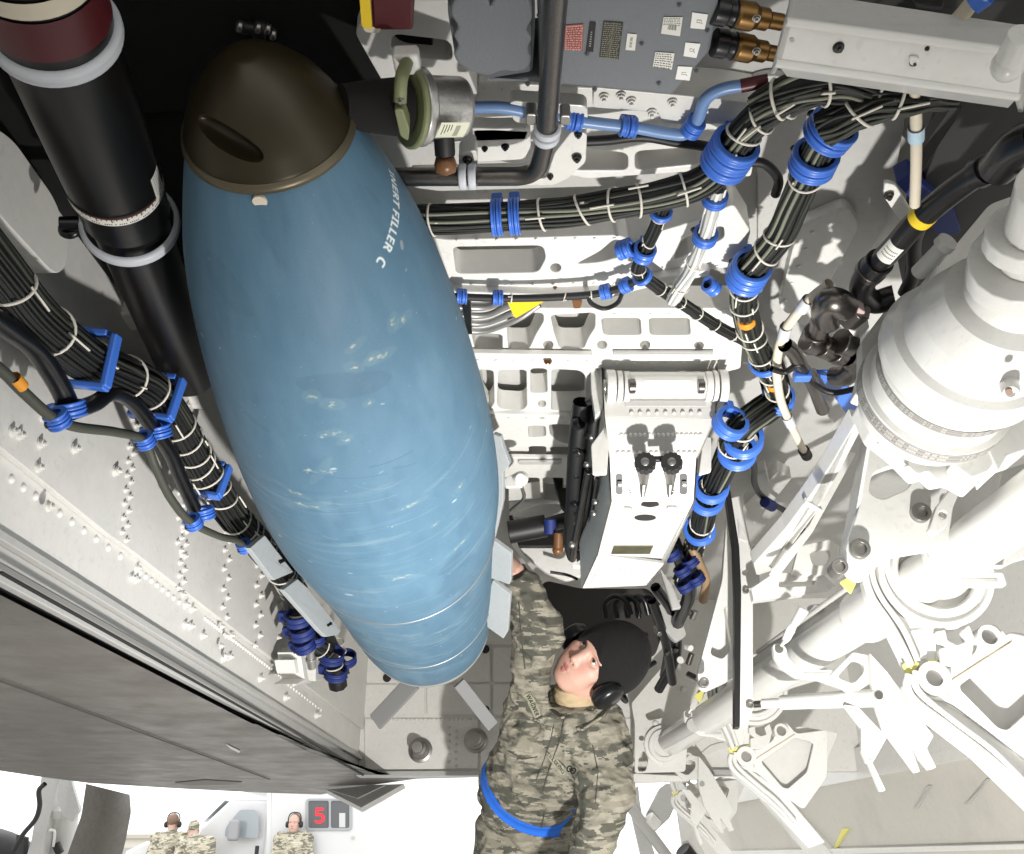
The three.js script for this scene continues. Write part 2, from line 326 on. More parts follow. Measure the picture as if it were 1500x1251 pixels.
// ceiling: recessed web with machined, pocketed frames below it
const ceil = structs('bay_ceiling', [bx(XL - 0.03, 2.12, C(HC), C(HC + 0.06), ZN, ZB - 0.02)], M.lightGrey, 'light grey roof web of the weapon bay behind the machined white frames');
{
  const web = (p, o, n = 'pocket_frame', m = M.white) => part(n, [plate(HP(o.h ?? 0.93), p, { t: 0.05, r: 0.008, bevel: 0.002, ...o })], m, ceil);
  // frame under the long cable
  web([[560, 340], [655, 352], [905, 345], [925, 352], [1000, 330], [1075, 300], [1100, 340], [1085, 390], [1040, 395], [940, 412], [900, 428], [800, 432], [560, 425]], {
    h: 0.9, holes: [[[663, 362], [795, 360], [800, 378], [788, 400], [668, 402]], circ(814, 393, 8, 14, 0.85), [[880, 368], [900, 350], [920, 356], [915, 375], [880, 385], [842, 388]], [[1000, 350], [1060, 330], [1062, 350], [985, 382]]] });
  web([[560, 424], [800, 432], [900, 428], [938, 412], [1040, 396], [1040, 404], [938, 424], [900, 436], [800, 440], [560, 434]], { h: 0.885, t: 0.06 }, 'frame_flange');
  // pocket row with four round holes
  web([[650, 455], [700, 452], [1075, 452], [1090, 470], [1085, 540], [1060, 546], [870, 540], [640, 538], [630, 520], [640, 500]], {
    h: 0.92, holes: [[[742, 462], [795, 458], [797, 470], [785, 490], [775, 512], [744, 512]], [[806, 462], [872, 458], [872, 480], [862, 495], [855, 512], [820, 512], [812, 490]],
      [[690, 488], [736, 490], [736, 513], [696, 513]], circ(803, 506, 7.5, 14, 0.9), circ(882, 506, 7.5, 14, 0.9), circ(945, 506, 7.5, 14, 0.9), circ(1024, 507, 7, 14, 0.9),
      [[880, 466], [938, 466], [940, 492], [884, 492]], [[950, 466], [1010, 466], [1012, 492], [952, 492]]] });
  web([[690, 518], [868, 521], [866, 537], [700, 535]], { h: 0.905, t: 0.012, r: 0.004 }, 'frame_flange');
  web([[898, 516], [1045, 516], [1045, 520], [898, 520]], { h: 0.912, t: 0.006, r: 0.001 }, 'seam_strip', M.shellGrey);
  web([[660, 532], [870, 537], [890, 560], [880, 605], [865, 610], [700, 606], [680, 590]], {
    h: 0.93, holes: [[[700, 541], [723, 543], [724, 590], [716, 603], [708, 590]], [[730, 542], [771, 542], [772, 595], [765, 602], [732, 600], [728, 592]], [[777, 540], [801, 540], [802, 576], [777, 577]], [[808, 541], [850, 543], [858, 552], [857, 602], [807, 602]], circ(794, 592, 6, 12, 0.9)] });
  web([[700, 606], [868, 610], [860, 700], [730, 700], [722, 640]], {
    h: 0.92, holes: [[[773, 624], [799, 624], [800, 640], [774, 642]], [[804, 622], [836, 622], [838, 652], [820, 648], [806, 638]], [[774, 654], [800, 654], [800, 666], [776, 668]], [[805, 655], [838, 655], [838, 668], [808, 666]], circ(793, 613, 3, 10, 0.7)] });
  web([[745, 670], [840, 671], [838, 690], [745, 690]], { h: 0.9, t: 0.01 }, 'frame_flange');
  web([[758, 676], [824, 676], [822, 681], [760, 681]], { h: 0.893, t: 0.006 }, 'stiffener_rail', M.lightGrey);
  web([[745, 690], [835, 690], [830, 740], [745, 735]], { h: 0.93, holes: [[[762, 700], [790, 700], [792, 730], [765, 733]], [[795, 700], [826, 700], [822, 735], [796, 732]]] });
  web([[745, 735], [850, 740], [860, 760], [840, 850], [800, 860], [750, 800]], { h: 0.95, t: 0.04, holes: [[[770, 790], [800, 780], [830, 800], [820, 830], [780, 820]]] });
  // top row near the camera: brackets round the avionics box
  web([[540, 0], [660, 0], [668, 60], [700, 140], [690, 210], [610, 210], [560, 120], [520, 50]], { h: 0.93, holes: [[[575, 50], [660, 60], [664, 90], [590, 84], [572, 72]]] });
  web([[700, 120], [1060, 140], [1120, 150], [1100, 260], [1040, 250], [860, 262], [700, 230], [690, 170]], { h: 0.95, holes: [[[840, 215], [920, 225], [920, 250], [838, 250]], [[930, 222], [1030, 215], [1030, 240], [930, 250]]] });
  web([[1095, 120], [1130, 110], [1330, 150], [1300, 330], [1180, 520], [1110, 470], [1110, 260]], { h: 0.985, t: 0.014, r: 0.02 }, 'roof_panel', M.lightGrey);
  web([[1170, 330], [1240, 300], [1260, 330], [1180, 480], [1140, 450]], { h: 0.965, t: 0.02, r: 0.02 }, 'roof_panel', M.white2);
  part('painted_shade', [plate(HP(0.962), [[175, 150], [330, 140], [330, 330], [300, 470], [262, 450], [215, 330]], { t: 0.03, r: 0.01 })], M.shadeBlack, ceil);  // black panel put in as the shade between tube and bomb
  // fasteners along the frames
  const FR = (a, b, n, h, r = 2.6) => { for (let i = 0; i < n; i++) boltAt(ceil, HP(h), lerp(a[0], b[0], i / (n - 1)), lerp(a[1], b[1], i / (n - 1)), r, M.white, 'fastener', DOME, 0.7); };
  FR([670, 352], [900, 349], 9, 0.899, 2.4); FR([660, 415], [900, 416], 9, 0.899, 2.6); FR([700, 528], [860, 529], 7, 0.904); FR([720, 612], [850, 614], 6, 0.919, 2.4); FR([745, 660], [762, 664], 2, 0.919); FR([900, 460], [1060, 460], 7, 0.919, 2.4); FR([880, 532], [1050, 530], 8, 0.919, 2.4); FR([710, 130], [840, 140], 6, 0.949); FR([1000, 400], [1075, 385], 4, 0.899, 2.4); FR([1190, 340], [1150, 440], 5, 0.964, 3); FR([1120, 140], [1290, 170], 6, 0.984, 3);
  // pure black boxes that paint in the shade behind the bomb nose
  part('painted_shade', [bx(XL + 0.02, -0.14, C(0.955), C(0.99), 0.7, -0.98), bx(XL + 0.014, XL + 0.06, C(0.9), C(0.99), 0.7, -1.3)], M.shadeBlack, ceil);
  boltAt(ceil, HP(0.9), 813, 421, 3, M.gold); boltAt(ceil, HP(0.9), 805, 529, 3, M.gold); boltAt(ceil, HP(0.9), 800, 529, 3, M.gold);
}
// right wall and the lower door panel
const HG = [onY(1500, 1098, 0.33), onY(1120, 1170, 0.33)], HGd = HG[1].clone().sub(HG[0]).normalize(), hgAt = (z, y) => { const p = along(HG[0], HGd, (z - HG[0].z) / HGd.z); p.y = y; return p; };
const wallR = structs('right_bay_wall', [(() => { const a = hgAt(ZN, C(0.33)), b = hgAt(-5.2, C(0.33)), c = hgAt(-5.2, C(HC)), e = hgAt(ZN, C(HC)); return plateW(P3(a, b, c), [a, b, c, e], { t: 0.03, r: 0.001 }); })()], M.gloss, 'right white side wall of the weapon bay behind the launcher arms');
{
  const pl = P3(HG[0], HG[1], HG[0].clone().add(V(0.16, -0.6, 0)));
  part('lower_panel', [plate(pl, [[1000, 1192], [1060, 1179], [1120, 1168], [1500, 1096], [1800, 1030], [1900, 1330], [1000, 1330]], { t: 0.03, r: 0 })], std(col(0.56, 0.545, 0.5), 0.4, { map: texPaint }), wallR);
  const rib = (p, lift, t = 0.02, m = M.gloss) => part('panel_rib', [plate(pl, p, { t, lift, r: 0.003 })], m, wallR);
  rib([[1128, 1150], [1150, 1165], [1228, 1250], [1200, 1262], [1120, 1170]], 0.025, 0.03);
  rib([[1070, 1246], [1560, 1232], [1560, 1240], [1070, 1254]], 0.02, 0.03);
  rib([[1360, 1150], [1366, 1150], [1345, 1185], [1340, 1185]], 0.006, 0.01, M.lightGrey);
  rib([[1447, 1140], [1452, 1140], [1420, 1178], [1415, 1178]], 0.006, 0.01, M.lightGrey);
  rib([[1235, 1213], [1246, 1213], [1226, 1244], [1222, 1244]], 0.006, 0.01, M.paleYellow);
  { const a = hgAt(ZN, C(0.332)), b = hgAt(-5.2, C(0.332)), c = hgAt(-5.2, C(0.44)), e = hgAt(ZN, C(0.44)); part('upper_band', [plateW(P3(a, b, c), [a, b, c, e], { t: 0.025, lift: 0.02, r: 0.001 })], M.gloss, wallR); }
}
// rear bulkhead with removable panels
const bulk = structs('rear_bulkhead', [bx(XL - 0.03, 1.12, C(HS), C(HC + 0.05), ZB - 0.05, ZB)], M.white, 'white rear bulkhead of the weapon bay behind the bomb tail');
{
  const pl = planeOf(V(0, C(0.5), ZB + 0.008), V(0, 0, 1));
  const pn = (p, r = 0.012) => part('panel', [plate(pl, p, { t: 0.007, r, bevel: 0.002 })], M.white, bulk);
  pn([[525, 1002], [622, 1002], [622, 1047], [528, 1047]]); pn([[625, 1002], [718, 1002], [718, 1047], [625, 1047]]); pn([[722, 1002], [775, 1002], [775, 1047], [722, 1047]]);
  pn([[640, 948], [718, 948], [718, 999], [640, 999]]); pn([[722, 948], [780, 948], [780, 999], [722, 999]]); pn([[525, 948], [636, 948], [636, 999], [525, 999]]);
  pn([[534, 1052], [700, 1052], [700, 1126], [534, 1128]], 0.006); pn([[704, 1052], [1000, 1052], [1000, 1126], [704, 1126]], 0.006);
  pn([[640, 880], [780, 880], [780, 944], [640, 944]]);
  [[711, 951, 5], [567, 993, 5], [711, 1040, 5], [528, 1056, 3]].forEach(([x, y, r]) => boltAt(bulk, pl, x, y, r, M.blackBolt));
  const gs = []; for (let i = 0; i < 26; i++) gs.push(placed(DOME, onP(pl, 545 + i * 6.3, 1054), V(0, 0, 1), 0.004)); for (let i = 0; i < 12; i++) gs.push(placed(DOME, onP(pl, 658 + (i % 2) * 10, 1066 + i * 5), V(0, 0, 1), 0.006));
  tag(part('rivet_row', gs, M.white2, bulk), null, null, null, 'stuff');
  for (const [x, y] of [[616, 1099], [697, 1085]]) {
    const A = onP(pl, x, y), d = V(0, 0, 1);
    part('stud', [lathe(sharp([[0, 0], [0, 0.045], [0.006, 0.045], [0.01, 0.034], [0.04, 0.034], [0.045, 0.028], [0.075, 0.028], [0.08, 0.02], [0.1, 0.02], [0.1, 0]]), A, along(A, d, 1), 20)], M.bolt, bulk);
  }
  part('lower_flange', [bx(XL, 0.75, C(HS - 0.012), C(HS + 0.005), ZB + 0.03, ZB - 0.05)], M.shellGrey, bulk);
}
// ---------- practice bomb ----------
const BA = P(392, 184.1, 1.07), BB = P(625.7, 916.5, 2.568), BD = BB.clone().sub(BA).normalize(), BL = BA.distanceTo(BB);
const BPROF = [[0, 0.0913], [0.04, 0.1166], [0.1, 0.1495], [0.18, 0.1774], [0.28, 0.2007], [0.4, 0.2194], [0.53, 0.2239], [0.66, 0.2037], [0.78, 0.1905], [0.88, 0.182], [0.95, 0.176], [1.0, 0.1636]];
const bombR = (t) => { let i = 0; while (i < BPROF.length - 2 && BPROF[i + 1][0] < t) i++; // smooth interpolation
  const p = (k) => BPROF[clamp(k, 0, BPROF.length - 1)], a = p(i), b = p(i + 1), s = clamp((t - a[0]) / (b[0] - a[0]), 0, 1);
  const m0 = (p(i + 1)[1] - p(i - 1)[1]) / (p(i + 1)[0] - p(i - 1)[0]) * (b[0] - a[0]), m1 = (p(i + 2)[1] - p(i)[1]) / (p(i + 2)[0] - p(i)[0]) * (b[0] - a[0]);
  return (2 * s ** 3 - 3 * s * s + 1) * a[1] + (s ** 3 - 2 * s * s + s) * m0 + (-2 * s ** 3 + 3 * s * s) * b[1] + (s ** 3 - s * s) * m1; };
const bomb = thing('practice_bomb', 'large blue inert practice bomb with a brown nose cone hanging in the open bay', 'bomb', BA.clone().addScaledVector(BD, BL * 0.5));
{
  const N = 72, q = new THREE.Quaternion().setFromUnitVectors(UPY, BD), qi = q.clone().invert();
  const mid = along(BA, BD, BL * 0.2), toCam = camera.position.clone().sub(mid); toCam.addScaledVector(BD, -toCam.dot(BD)).normalize();
  const right = V(1, 0, 0); right.addScaledVector(toCam, -right.dot(toCam)).addScaledVector(BD, -right.dot(BD)).normalize();
  const az = (deg) => { const w = toCam.clone().multiplyScalar(Math.cos(deg * Math.PI / 180)).addScaledVector(right, Math.sin(deg * Math.PI / 180)).applyQuaternion(qi); let p = Math.atan2(w.x, w.z); if (p < 0) p += 2 * Math.PI; return p / (2 * Math.PI); };
  const dirAz = (deg) => toCam.clone().multiplyScalar(Math.cos(deg * Math.PI / 180)).addScaledVector(right, Math.sin(deg * Math.PI / 180));
  const onBody = (px, py) => { // march the pixel's ray to the body surface
    const r = ray(px, py), o = camera.position; for (let d = 0.7; d < 3.2; d += 0.002) { const p = r.clone().multiplyScalar(d).add(o), t = p.clone().sub(BA).dot(BD) / BL, c = along(BA, BD, t * BL); if (t > 0 && t < 1 && p.distanceTo(c) <= bombR(t)) return [p, p.clone().sub(c).normalize(), t]; } return [P(px, py, 1.4), V(0, 0, 1), 0.5]; };
    const W = 768, H = 1536;
  const tex = ctex(W, H, (g) => {
    const im = g.createImageData(W, H);
    for (let j = 0; j < H; j++) for (let i = 0; i < W; i++) {
      const u = i / W, v = 1 - j / H, ang = u * 6.2832, cx = Math.cos(ang), cz = Math.sin(ang);
      const n = fbm(cx * 1.6 + 5, v * 5, cz * 1.6, 5), m = fbm(cx * 9, v * 34, cz * 9 + 4, 3), f = hash(i, j, 3), sw = fbm(cx * 2 + 20, v * 60 + u * 9, cz * 2, 3);
      const pale = sstep(0.55, 0.8, n) * 0.16 + sstep(0.56, 0.8, sw) * 0.22 * sstep(0.5, 0.85, v) + (m - 0.5) * 0.13 + (f - 0.5) * 0.05;
      const k = (j * W + i) * 4, d = sstep(0.66, 0.76, fbm(cx * 3 + 9, v * 9, cz * 3, 4)) * 0.1;
      im.data[k] = clamp(76 + 108 * pale - 50 * d, 0, 255); im.data[k + 1] = clamp(109 + 96 * pale - 60 * d, 0, 255); im.data[k + 2] = clamp(131 + 82 * pale - 60 * d, 0, 255); im.data[k + 3] = 255;
    }
    g.putImageData(im, 0, 0);
    const W2 = (px, py) => { const [p, n, t] = onBody(px, py), w = n.clone().applyQuaternion(qi); let a = Math.atan2(w.x, w.z); if (a < 0) a += 6.2832; return [a / 6.2832 * W, (1 - t) * H]; };
    const X = (u) => ((u % 1) + 1) % 1 * W, Y = (v) => (1 - v) * H;
    // scratches round the body, chips showing tan primer
    for (let i = 0; i < 170; i++) { const v = 0.25 + 0.75 * rnd(), x = X(rnd()), y = Y(v), l = rr(8, 90); g.strokeStyle = rnd() < 0.6 ? `rgba(210,215,205,${rr(0.05, 0.26)})` : `rgba(30,60,90,${rr(0.1, 0.3)})`; g.lineWidth = rr(0.6, 2); g.beginPath(); g.moveTo(x, y); g.quadraticCurveTo(x + l / 2, y + rr(-8, 8), x + l, y + rr(-26, 26)); g.stroke(); }
    for (let i = 0; i < 150; i++) { const v = 0.08 + 0.9 * rnd() ** 0.8, x = X(rnd()), y = Y(v), s = rr(0.7, 3); g.fillStyle = rnd() < 0.55 ? `rgba(200,190,165,${rr(0.2, 0.55)})` : `rgba(215,222,220,${rr(0.25, 0.6)})`; g.beginPath(); g.ellipse(x, y, s * rr(0.6, 2), s * rr(0.5, 1.4), rr(0, 3), 0, 7); g.fill(); }
    const chip = (px, py, a, b, c = 'rgba(200,188,164,0.34)') => { const [cx, cy] = W2(px, py); g.fillStyle = 'rgba(200,190,168,0.07)'; g.beginPath(); g.ellipse(cx, cy, a * 1.5 + 2, b * 1.2 + 3, rr(0, 3), 0, 7); g.fill(); g.fillStyle = c; for (let k = 0; k < 6; k++) { g.beginPath(); g.ellipse(cx + rr(-a, a) * 0.6, cy + rr(-b, b) * 0.6, Math.max(1, a * rr(0.12, 0.35)), Math.max(1, b * rr(0.12, 0.4)), rr(0, 3), 0, 7); g.fill(); } };
    [[575, 472, 4, 9], [591, 468, 4, 9], [556, 522, 11, 5], [545, 525, 6, 4], [518, 538, 7, 4], [521, 506, 8, 3], [456, 580, 7, 5], [487, 592, 5, 9], [474, 636, 4, 3], [492, 634, 6, 4], [505, 645, 6, 3], [675, 712, 4, 6], [637, 768, 3, 3], [600, 740, 12, 3], [540, 590, 3, 3], [450, 740, 20, 3], [470, 690, 22, 2], [430, 720, 14, 2], [672, 800, 12, 5], [590, 845, 20, 3]].forEach((c) => chip(...c));
    // rubbed, dusty smears round the aft half
    for (let i = 0; i < 420; i++) { const [cx, cy] = [X(rnd()), Y(0.3 + 0.7 * rnd())]; g.fillStyle = `rgba(${rnd() < 0.4 ? '205,192,165' : '176,196,206'},${rr(0.02, 0.075)})`; g.beginPath(); g.ellipse(cx, cy, rr(10, 70), rr(1.5, 7), rr(-0.35, 0.1), 0, 7); g.fill(); }
    for (let i = 0; i < 60; i++) { g.fillStyle = `rgba(30,52,66,${rr(0.03, 0.1)})`; g.beginPath(); g.ellipse(X(rnd()), Y(rnd()), rr(10, 50), rr(4, 22), rr(0, 3), 0, 7); g.fill(); }
    for (let i = 0; i < 46; i++) { const cx = X(rnd()), cy = Y(0.35 + 0.65 * Math.sqrt(rnd())), s = rr(8, 34); for (let k = 0; k < 26; k++) { g.fillStyle = `rgba(${rnd() < 0.6 ? '196,178,146' : '150,132,104'},${rr(0.03, 0.14)})`; g.beginPath(); g.ellipse(cx + rr(-s, s), cy + rr(-s, s) * 0.35, rr(1, s * 0.4), rr(0.7, 3), rr(-0.4, 0.2), 0, 7); g.fill(); } }
    for (let i = 0; i < 900; i++) { g.fillStyle = `rgba(${rnd() < 0.5 ? '215,220,214' : '40,66,84'},${rr(0.05, 0.3)})`; g.fillRect(X(rnd()), Y(rnd()), rr(0.6, 2.2), rr(0.6, 2.2)); }
    // stencil along the body
    const t0 = W2(572, 250), t1 = W2(554, 388), tl = Math.hypot(t1[0] - t0[0], t1[1] - t0[1]); g.save(); g.translate(...t0); g.rotate(Math.atan2(t1[1] - t0[1], t1[0] - t0[0])); g.fillStyle = 'rgba(226,230,228,0.95)'; g.font = 'bold 40px sans-serif'; g.textBaseline = 'middle'; const tw = g.measureText('INERT FILLER  C').width; g.scale(tl / tw, tl / tw * 1.25); g.fillText('INERT FILLER  C', 0, 0);
    g.restore();
  });
  const lg = new THREE.LatheGeometry(Array.from({ length: N + 1 }, (_, i) => new THREE.Vector2(bombR(i / N), i / N * BL)), 96).applyMatrix4(new THREE.Matrix4().compose(BA, q, V(1, 1, 1)));
  const bumpT = dtex(256, (u, v) => 0.5 + 0.5 * (fbmT(u, v, 10, 90, 4) - 0.5), false, 3);
  part('body', lg, std(col(1, 1, 1), 0.9, { map: tex, roughnessMap: texRough, bumpMap: bumpT, bumpScale: 0.0009 }), bomb);
  // nose cone with a carved slot
  const CL = 0.1, tip = along(BA, BD, -CL);
  const cone = lathe([[0, 0], [0.001, 0.012], [0.004, 0.02], [0.014, 0.036], [0.032, 0.056], [0.055, 0.074], [0.077, 0.0855], [0.093, 0.0915], [0.097, 0.0945], [0.1, 0.0935], [0.101, 0.091], [0.101, 0]], tip, BA, 64);
  const surf = (px, py, tt) => { const c = along(BA, BD, tt); return c; };
  let ng = cone;
  try {
    const a = new Brush(cone); a.updateMatrixWorld();
    const ax = along(BA, BD, -0.042), r0 = 0.064, d1 = dirAz(-38), base = ax.clone().addScaledVector(d1, r0 + 0.004);
    const e = new THREE.SphereGeometry(1, 32, 20), gen = P(397, 210, 1).sub(P(300, 150, 1)).normalize();
    const nrm = d1.clone().addScaledVector(BD, -0.8).normalize(), ex = gen.clone().addScaledVector(nrm, -gen.dot(nrm)).normalize(), ez = ex.clone().cross(nrm);
    e.applyMatrix4(frame(base, ex, nrm, ez).multiply(new THREE.Matrix4().makeScale(0.042, 0.02, 0.014)));
    const b = new Brush(e); b.updateMatrixWorld();
    ng = new Evaluator().evaluate(a, b, SUBTRACTION).geometry;
  } catch (err) { console.log('csg', err.message); }
  part('nose_cone', ng, std(col(0.036, 0.028, 0.014), 0.36, { metalness: 0.35, bumpMap: texGrain, bumpScale: 0.00004 }), bomb);
  part('nose_ring', [lathe([[-0.004, 0.0912], [-0.004, 0.0955], [0.002, 0.097], [0.006, 0.0985], [0.006, 0.0912]], BA, BB, 64)], std(col(0.14, 0.12, 0.08), 0.4, { metalness: 0.6 }), bomb);
  // cream filler plug near the nose
  const [pp, pn] = onBody(381, 293);
  part('filler_plug', [placed(new THREE.CylinderGeometry(1, 1, 1, 20), pp, pn, 0.008, 0.006)], M.cream, bomb);
  // bright bands
  for (const t of [0.636, 0.864]) { const r = bombR(t), c = along(BA, BD, t * BL); part('retaining_band', [lathe([[-0.0022, r - 0.002], [-0.0022, r + 0.001], [0, r + 0.0022], [0.0022, r + 0.001], [0.0022, r - 0.002]], c, BB.clone().addScaledVector(BD, 1), 96)], std(col(0.34, 0.36, 0.37), 0.38, { metalness: 0.6, map: texMetal }), bomb); }
  // tail cap
  const tl = BB; part('tail_cap', [lathe([[-0.012, 0.1655], [-0.01, 0.1675], [0.006, 0.164], [0.05, 0.153], [0.1, 0.137], [0.108, 0.13], [0.108, 0]], tl, along(tl, BD, 1), 64)], std(col(0.42, 0.42, 0.41), 0.5, { map: texPaint, metalness: 0.25 }), bomb);
  // short tail fins
  const fin = (a, w) => { const A = P(...a[0]), B = P(...a[1]), d = B.clone().sub(A), L = d.length(); d.normalize(); const n = BD.clone().addScaledVector(d, -BD.dot(d)).normalize(), s = n.clone().cross(d).normalize(); return [rbox(L, w, 0.012, 0.003, frame(A.clone().add(B).multiplyScalar(0.5), d, s, n))]; };
  const finM = std(col(0.2, 0.2, 0.2), 0.6); const f1 = part('tail_fin', [fin([[606, 998, 2.62], [550, 1058, 2.66]], 0.05)], finM, bomb), f2 = part('tail_fin', [fin([[672, 1000, 2.62], [722, 1064, 2.66]], 0.036)], finM, bomb);
  // side strakes: zig-zag edged plates standing off the body
  const strake = (name, list, mat) => list.forEach((o) => part(name, o, mat, bomb));
  const sm = std(col(0.39, 0.42, 0.44), 0.5, { map: texPaint, roughnessMap: texRough });
  const plR = P3(P(735, 640, 2.0), P(740, 930, 2.36), P(760, 780, 2.14));
  strake('strake', [[plate(plR, [[722, 636], [733, 640], [737, 655], [747, 680], [737, 692], [737, 735], [729, 770], [724, 790], [716, 790], [720, 700]], { t: 0.012, r: 0.003 })],
    [plate(plR, [[714, 785], [724, 790], [750, 809], [749, 850], [747, 855], [722, 846], [712, 850]], { t: 0.012, r: 0.003, lift: 0.004 })], [plate(plR, [[722, 850], [748, 870], [744, 925], [738, 935], [714, 918], [712, 880]], { t: 0.012, r: 0.003, lift: 0.002 })]], sm);
  const plL = P3(P(372, 800, 1.86), P(492, 925, 2.24), P(415, 835, 1.98));
  strake('strake', [[plate(plL, [[366, 803], [388, 784], [430, 838], [402, 850], [398, 846]], { t: 0.012, r: 0.003 })], [plate(plL, [[415, 864], [436, 848], [452, 862], [500, 924], [494, 930], [478, 933], [470, 926]], { t: 0.012, r: 0.003 })]], sm);
  const stow = (l) => part('strake_slot', [plate(plL, l, { t: 0.004, lift: 0.003, r: 0.001 })], M.black, bomb); stow([[478, 916], [484, 911], [486, 914], [480, 918]]); stow([[407, 822], [418, 817], [419, 821], [410, 826]]);
}
// ---------- cable harnesses ----------
function sweep(cv, segs, off, r, rad, c, colr) {        // a strand that follows cv at angle off(t), distance c
  const fr = cv.computeFrenetFrames(segs, false), pos = [], nor = [], uv = [], cl = [], idx = [];
  for (let i = 0; i <= segs; i++) {
    const t = i / segs, p = cv.getPointAt(t), a = off(t), R = typeof c === 'function' ? c(t) : c, o = p.addScaledVector(fr.normals[i], Math.cos(a) * R).addScaledVector(fr.binormals[i], Math.sin(a) * R);
    for (let j = 0; j <= rad; j++) { const b = j / rad * 6.2832, n = V(0, 0, 0).addScaledVector(fr.normals[i], Math.cos(b)).addScaledVector(fr.binormals[i], Math.sin(b)); pos.push(o.x + n.x * r, o.y + n.y * r, o.z + n.z * r); nor.push(n.x, n.y, n.z); uv.push(t, j / rad); cl.push(...colr); }
  }
  for (let i = 0; i < segs; i++) for (let j = 0; j < rad; j++) { const a = i * (rad + 1) + j, b = a + rad + 1; idx.push(a, a + 1, b, b, a + 1, b + 1); }
  const g = new THREE.BufferGeometry(); g.setAttribute('position', new THREE.Float32BufferAttribute(pos, 3)); g.setAttribute('normal', new THREE.Float32BufferAttribute(nor, 3)); g.setAttribute('uv', new THREE.Float32BufferAttribute(uv, 2)); g.setAttribute('color', new THREE.Float32BufferAttribute(cl, 3)); g.setIndex(idx); return g;
}
function at(cv, t) { return [cv.getPointAt(clamp(t, 0, 1)), cv.getTangentAt(clamp(t, 0, 1))]; }
function bundle(parent, pts, R, { n = 14, ties = 0, tieAt, tags = [], kind = 'dark', segs = 60, name = 'wire_bundle', solid } = {}) {
  const cv = curve(pts), gs = [], rs = R * 2.6 / n;
  const core = kind === 'clear' ? [0.5, 0.5, 0.46] : [0.006, 0.006, 0.007];
  gs.push(sweep(cv, segs, () => 0, R * (solid ? 1 : 0.88), 10, 0, solid ? [0.012, 0.012, 0.014] : core));
  if (!solid) for (let i = 0; i < n; i++) {
    const a0 = i / n * 6.2832 + rr(-0.1, 0.1), tw = rr(0.6, 1.2), w = rr(0, 6), k = rnd();
    const c = kind === 'clear' ? (k < 0.6 ? [0.75, 0.74, 0.7] : [0.42, 0.43, 0.42]) : k < 0.66 ? [0.008, 0.009, 0.008] : k < 0.88 ? [0.026, 0.029, 0.021] : [0.19, 0.2, 0.15];  // palest dark-bundle strands paint in the thin highlights along the wires
    gs.push(sweep(cv, segs, (t) => a0 + t * tw + Math.sin(t * 14 + w) * 0.12, rs * rr(0.8, 1.05), 5, (t) => R - rs * 0.85 + Math.sin(t * 23 + w * 3) * R * 0.04, c));
  }
  tag(part(name, gs, M.wire, parent), null, null, null, null);
  const T = tieAt ?? Array.from({ length: ties }, (_, i) => (i + 0.6) / (ties + 0.4) + rr(-0.02, 0.02));
  const kr = Math.max(0.0013, Math.min(0.0022, R * 0.09));
  for (const t of T) {
    const [p, d] = at(cv, t), q = d.clone().add(V(rr(-0.3, 0.3), rr(-0.3, 0.3), rr(-0.3, 0.3))).normalize();
    const b = basisTo(q, p).multiply(new THREE.Matrix4().makeRotationX(Math.PI / 2)), down = p.clone().sub(camera.position).negate(); down.addScaledVector(d, -down.dot(d)).normalize();
    const side = down.clone().cross(d).normalize().multiplyScalar(rr(-1, 1) * R), k = p.clone().addScaledVector(down, R * 0.75).add(side);
    const gl = [new THREE.TorusGeometry(R + kr * 0.6, kr, 6, 26).applyMatrix4(b), tube([k, k.clone().addScaledVector(down, R * 0.35).addScaledVector(d, rr(-1, 1) * R * 0.5), k.clone().addScaledVector(down, R * 0.3).addScaledVector(d, rr(-1.4, 1.4) * R)], kr * 0.8, 6, 5)];
    part('lacing_tie', gl, M.lace, parent);
  }
  for (const t of tags) { const [p, d] = at(cv, t); part('marker_sleeve', [cyl(along(p, d, -0.008), along(p, d, 0.008), R * 0.75).translate(0, -R * 0.42, 0)], M.orange, parent); }
  return cv;
}
// blue cushioned loop clamps; a group of k rings, a foot and its bolt
function loopClamp(parent, p, d, R, { k = 2, w = 0.012, mat = M.blue, foot = V(0, 1, 0), thick = 0.005, bolt = true } = {}) {
  d = d.clone().normalize(); const prof = [], L = k * w, T = thick;
  for (let i = 0; i < k; i++) { const a = i * w; prof.push([a + 0.0006, R], [a + 0.0006, R + T * 0.8], [a + w * 0.15, R + T], [a + w * 0.32, R + T], [a + w * 0.38, R + T * 0.65], [a + w * 0.62, R + T * 0.65], [a + w * 0.68, R + T], [a + w * 0.85, R + T], [a + w - 0.0006, R + T * 0.8], [a + w - 0.0006, R + T * 0.4]); }
  prof.push([L, R]);
  const f = foot.clone().addScaledVector(d, -foot.dot(d)).normalize(), s = f.clone().cross(d);
  const A = along(p, d, -L / 2), g = [lathe(prof, A, p.clone().addScaledVector(d, 1), 28)];
  g.push(rbox(0.014, R * 0.9, Math.min(L, 0.03), 0.003, frame(p.clone().addScaledVector(f, R + R * 0.4), s, f, d)));
  part('loop_clamp', g, mat, parent);
  if (bolt) part('clamp_bolt', [placed(HEX, p.clone().addScaledVector(s, R * 0.75 + 0.004).addScaledVector(f, R * 0.9), f.clone().negate(), 0.005)], M.blackBolt, parent);
}
const clampOn = (parent, cv, t, R, o) => { const [p, d] = at(cv, t); loopClamp(parent, p, d, R, o); };
const harness = (name, label, p) => thing(name, label, 'cable', p, null);
const Yp = (l, h) => l.map(([x, y, k]) => onY(x, y, k ?? h));

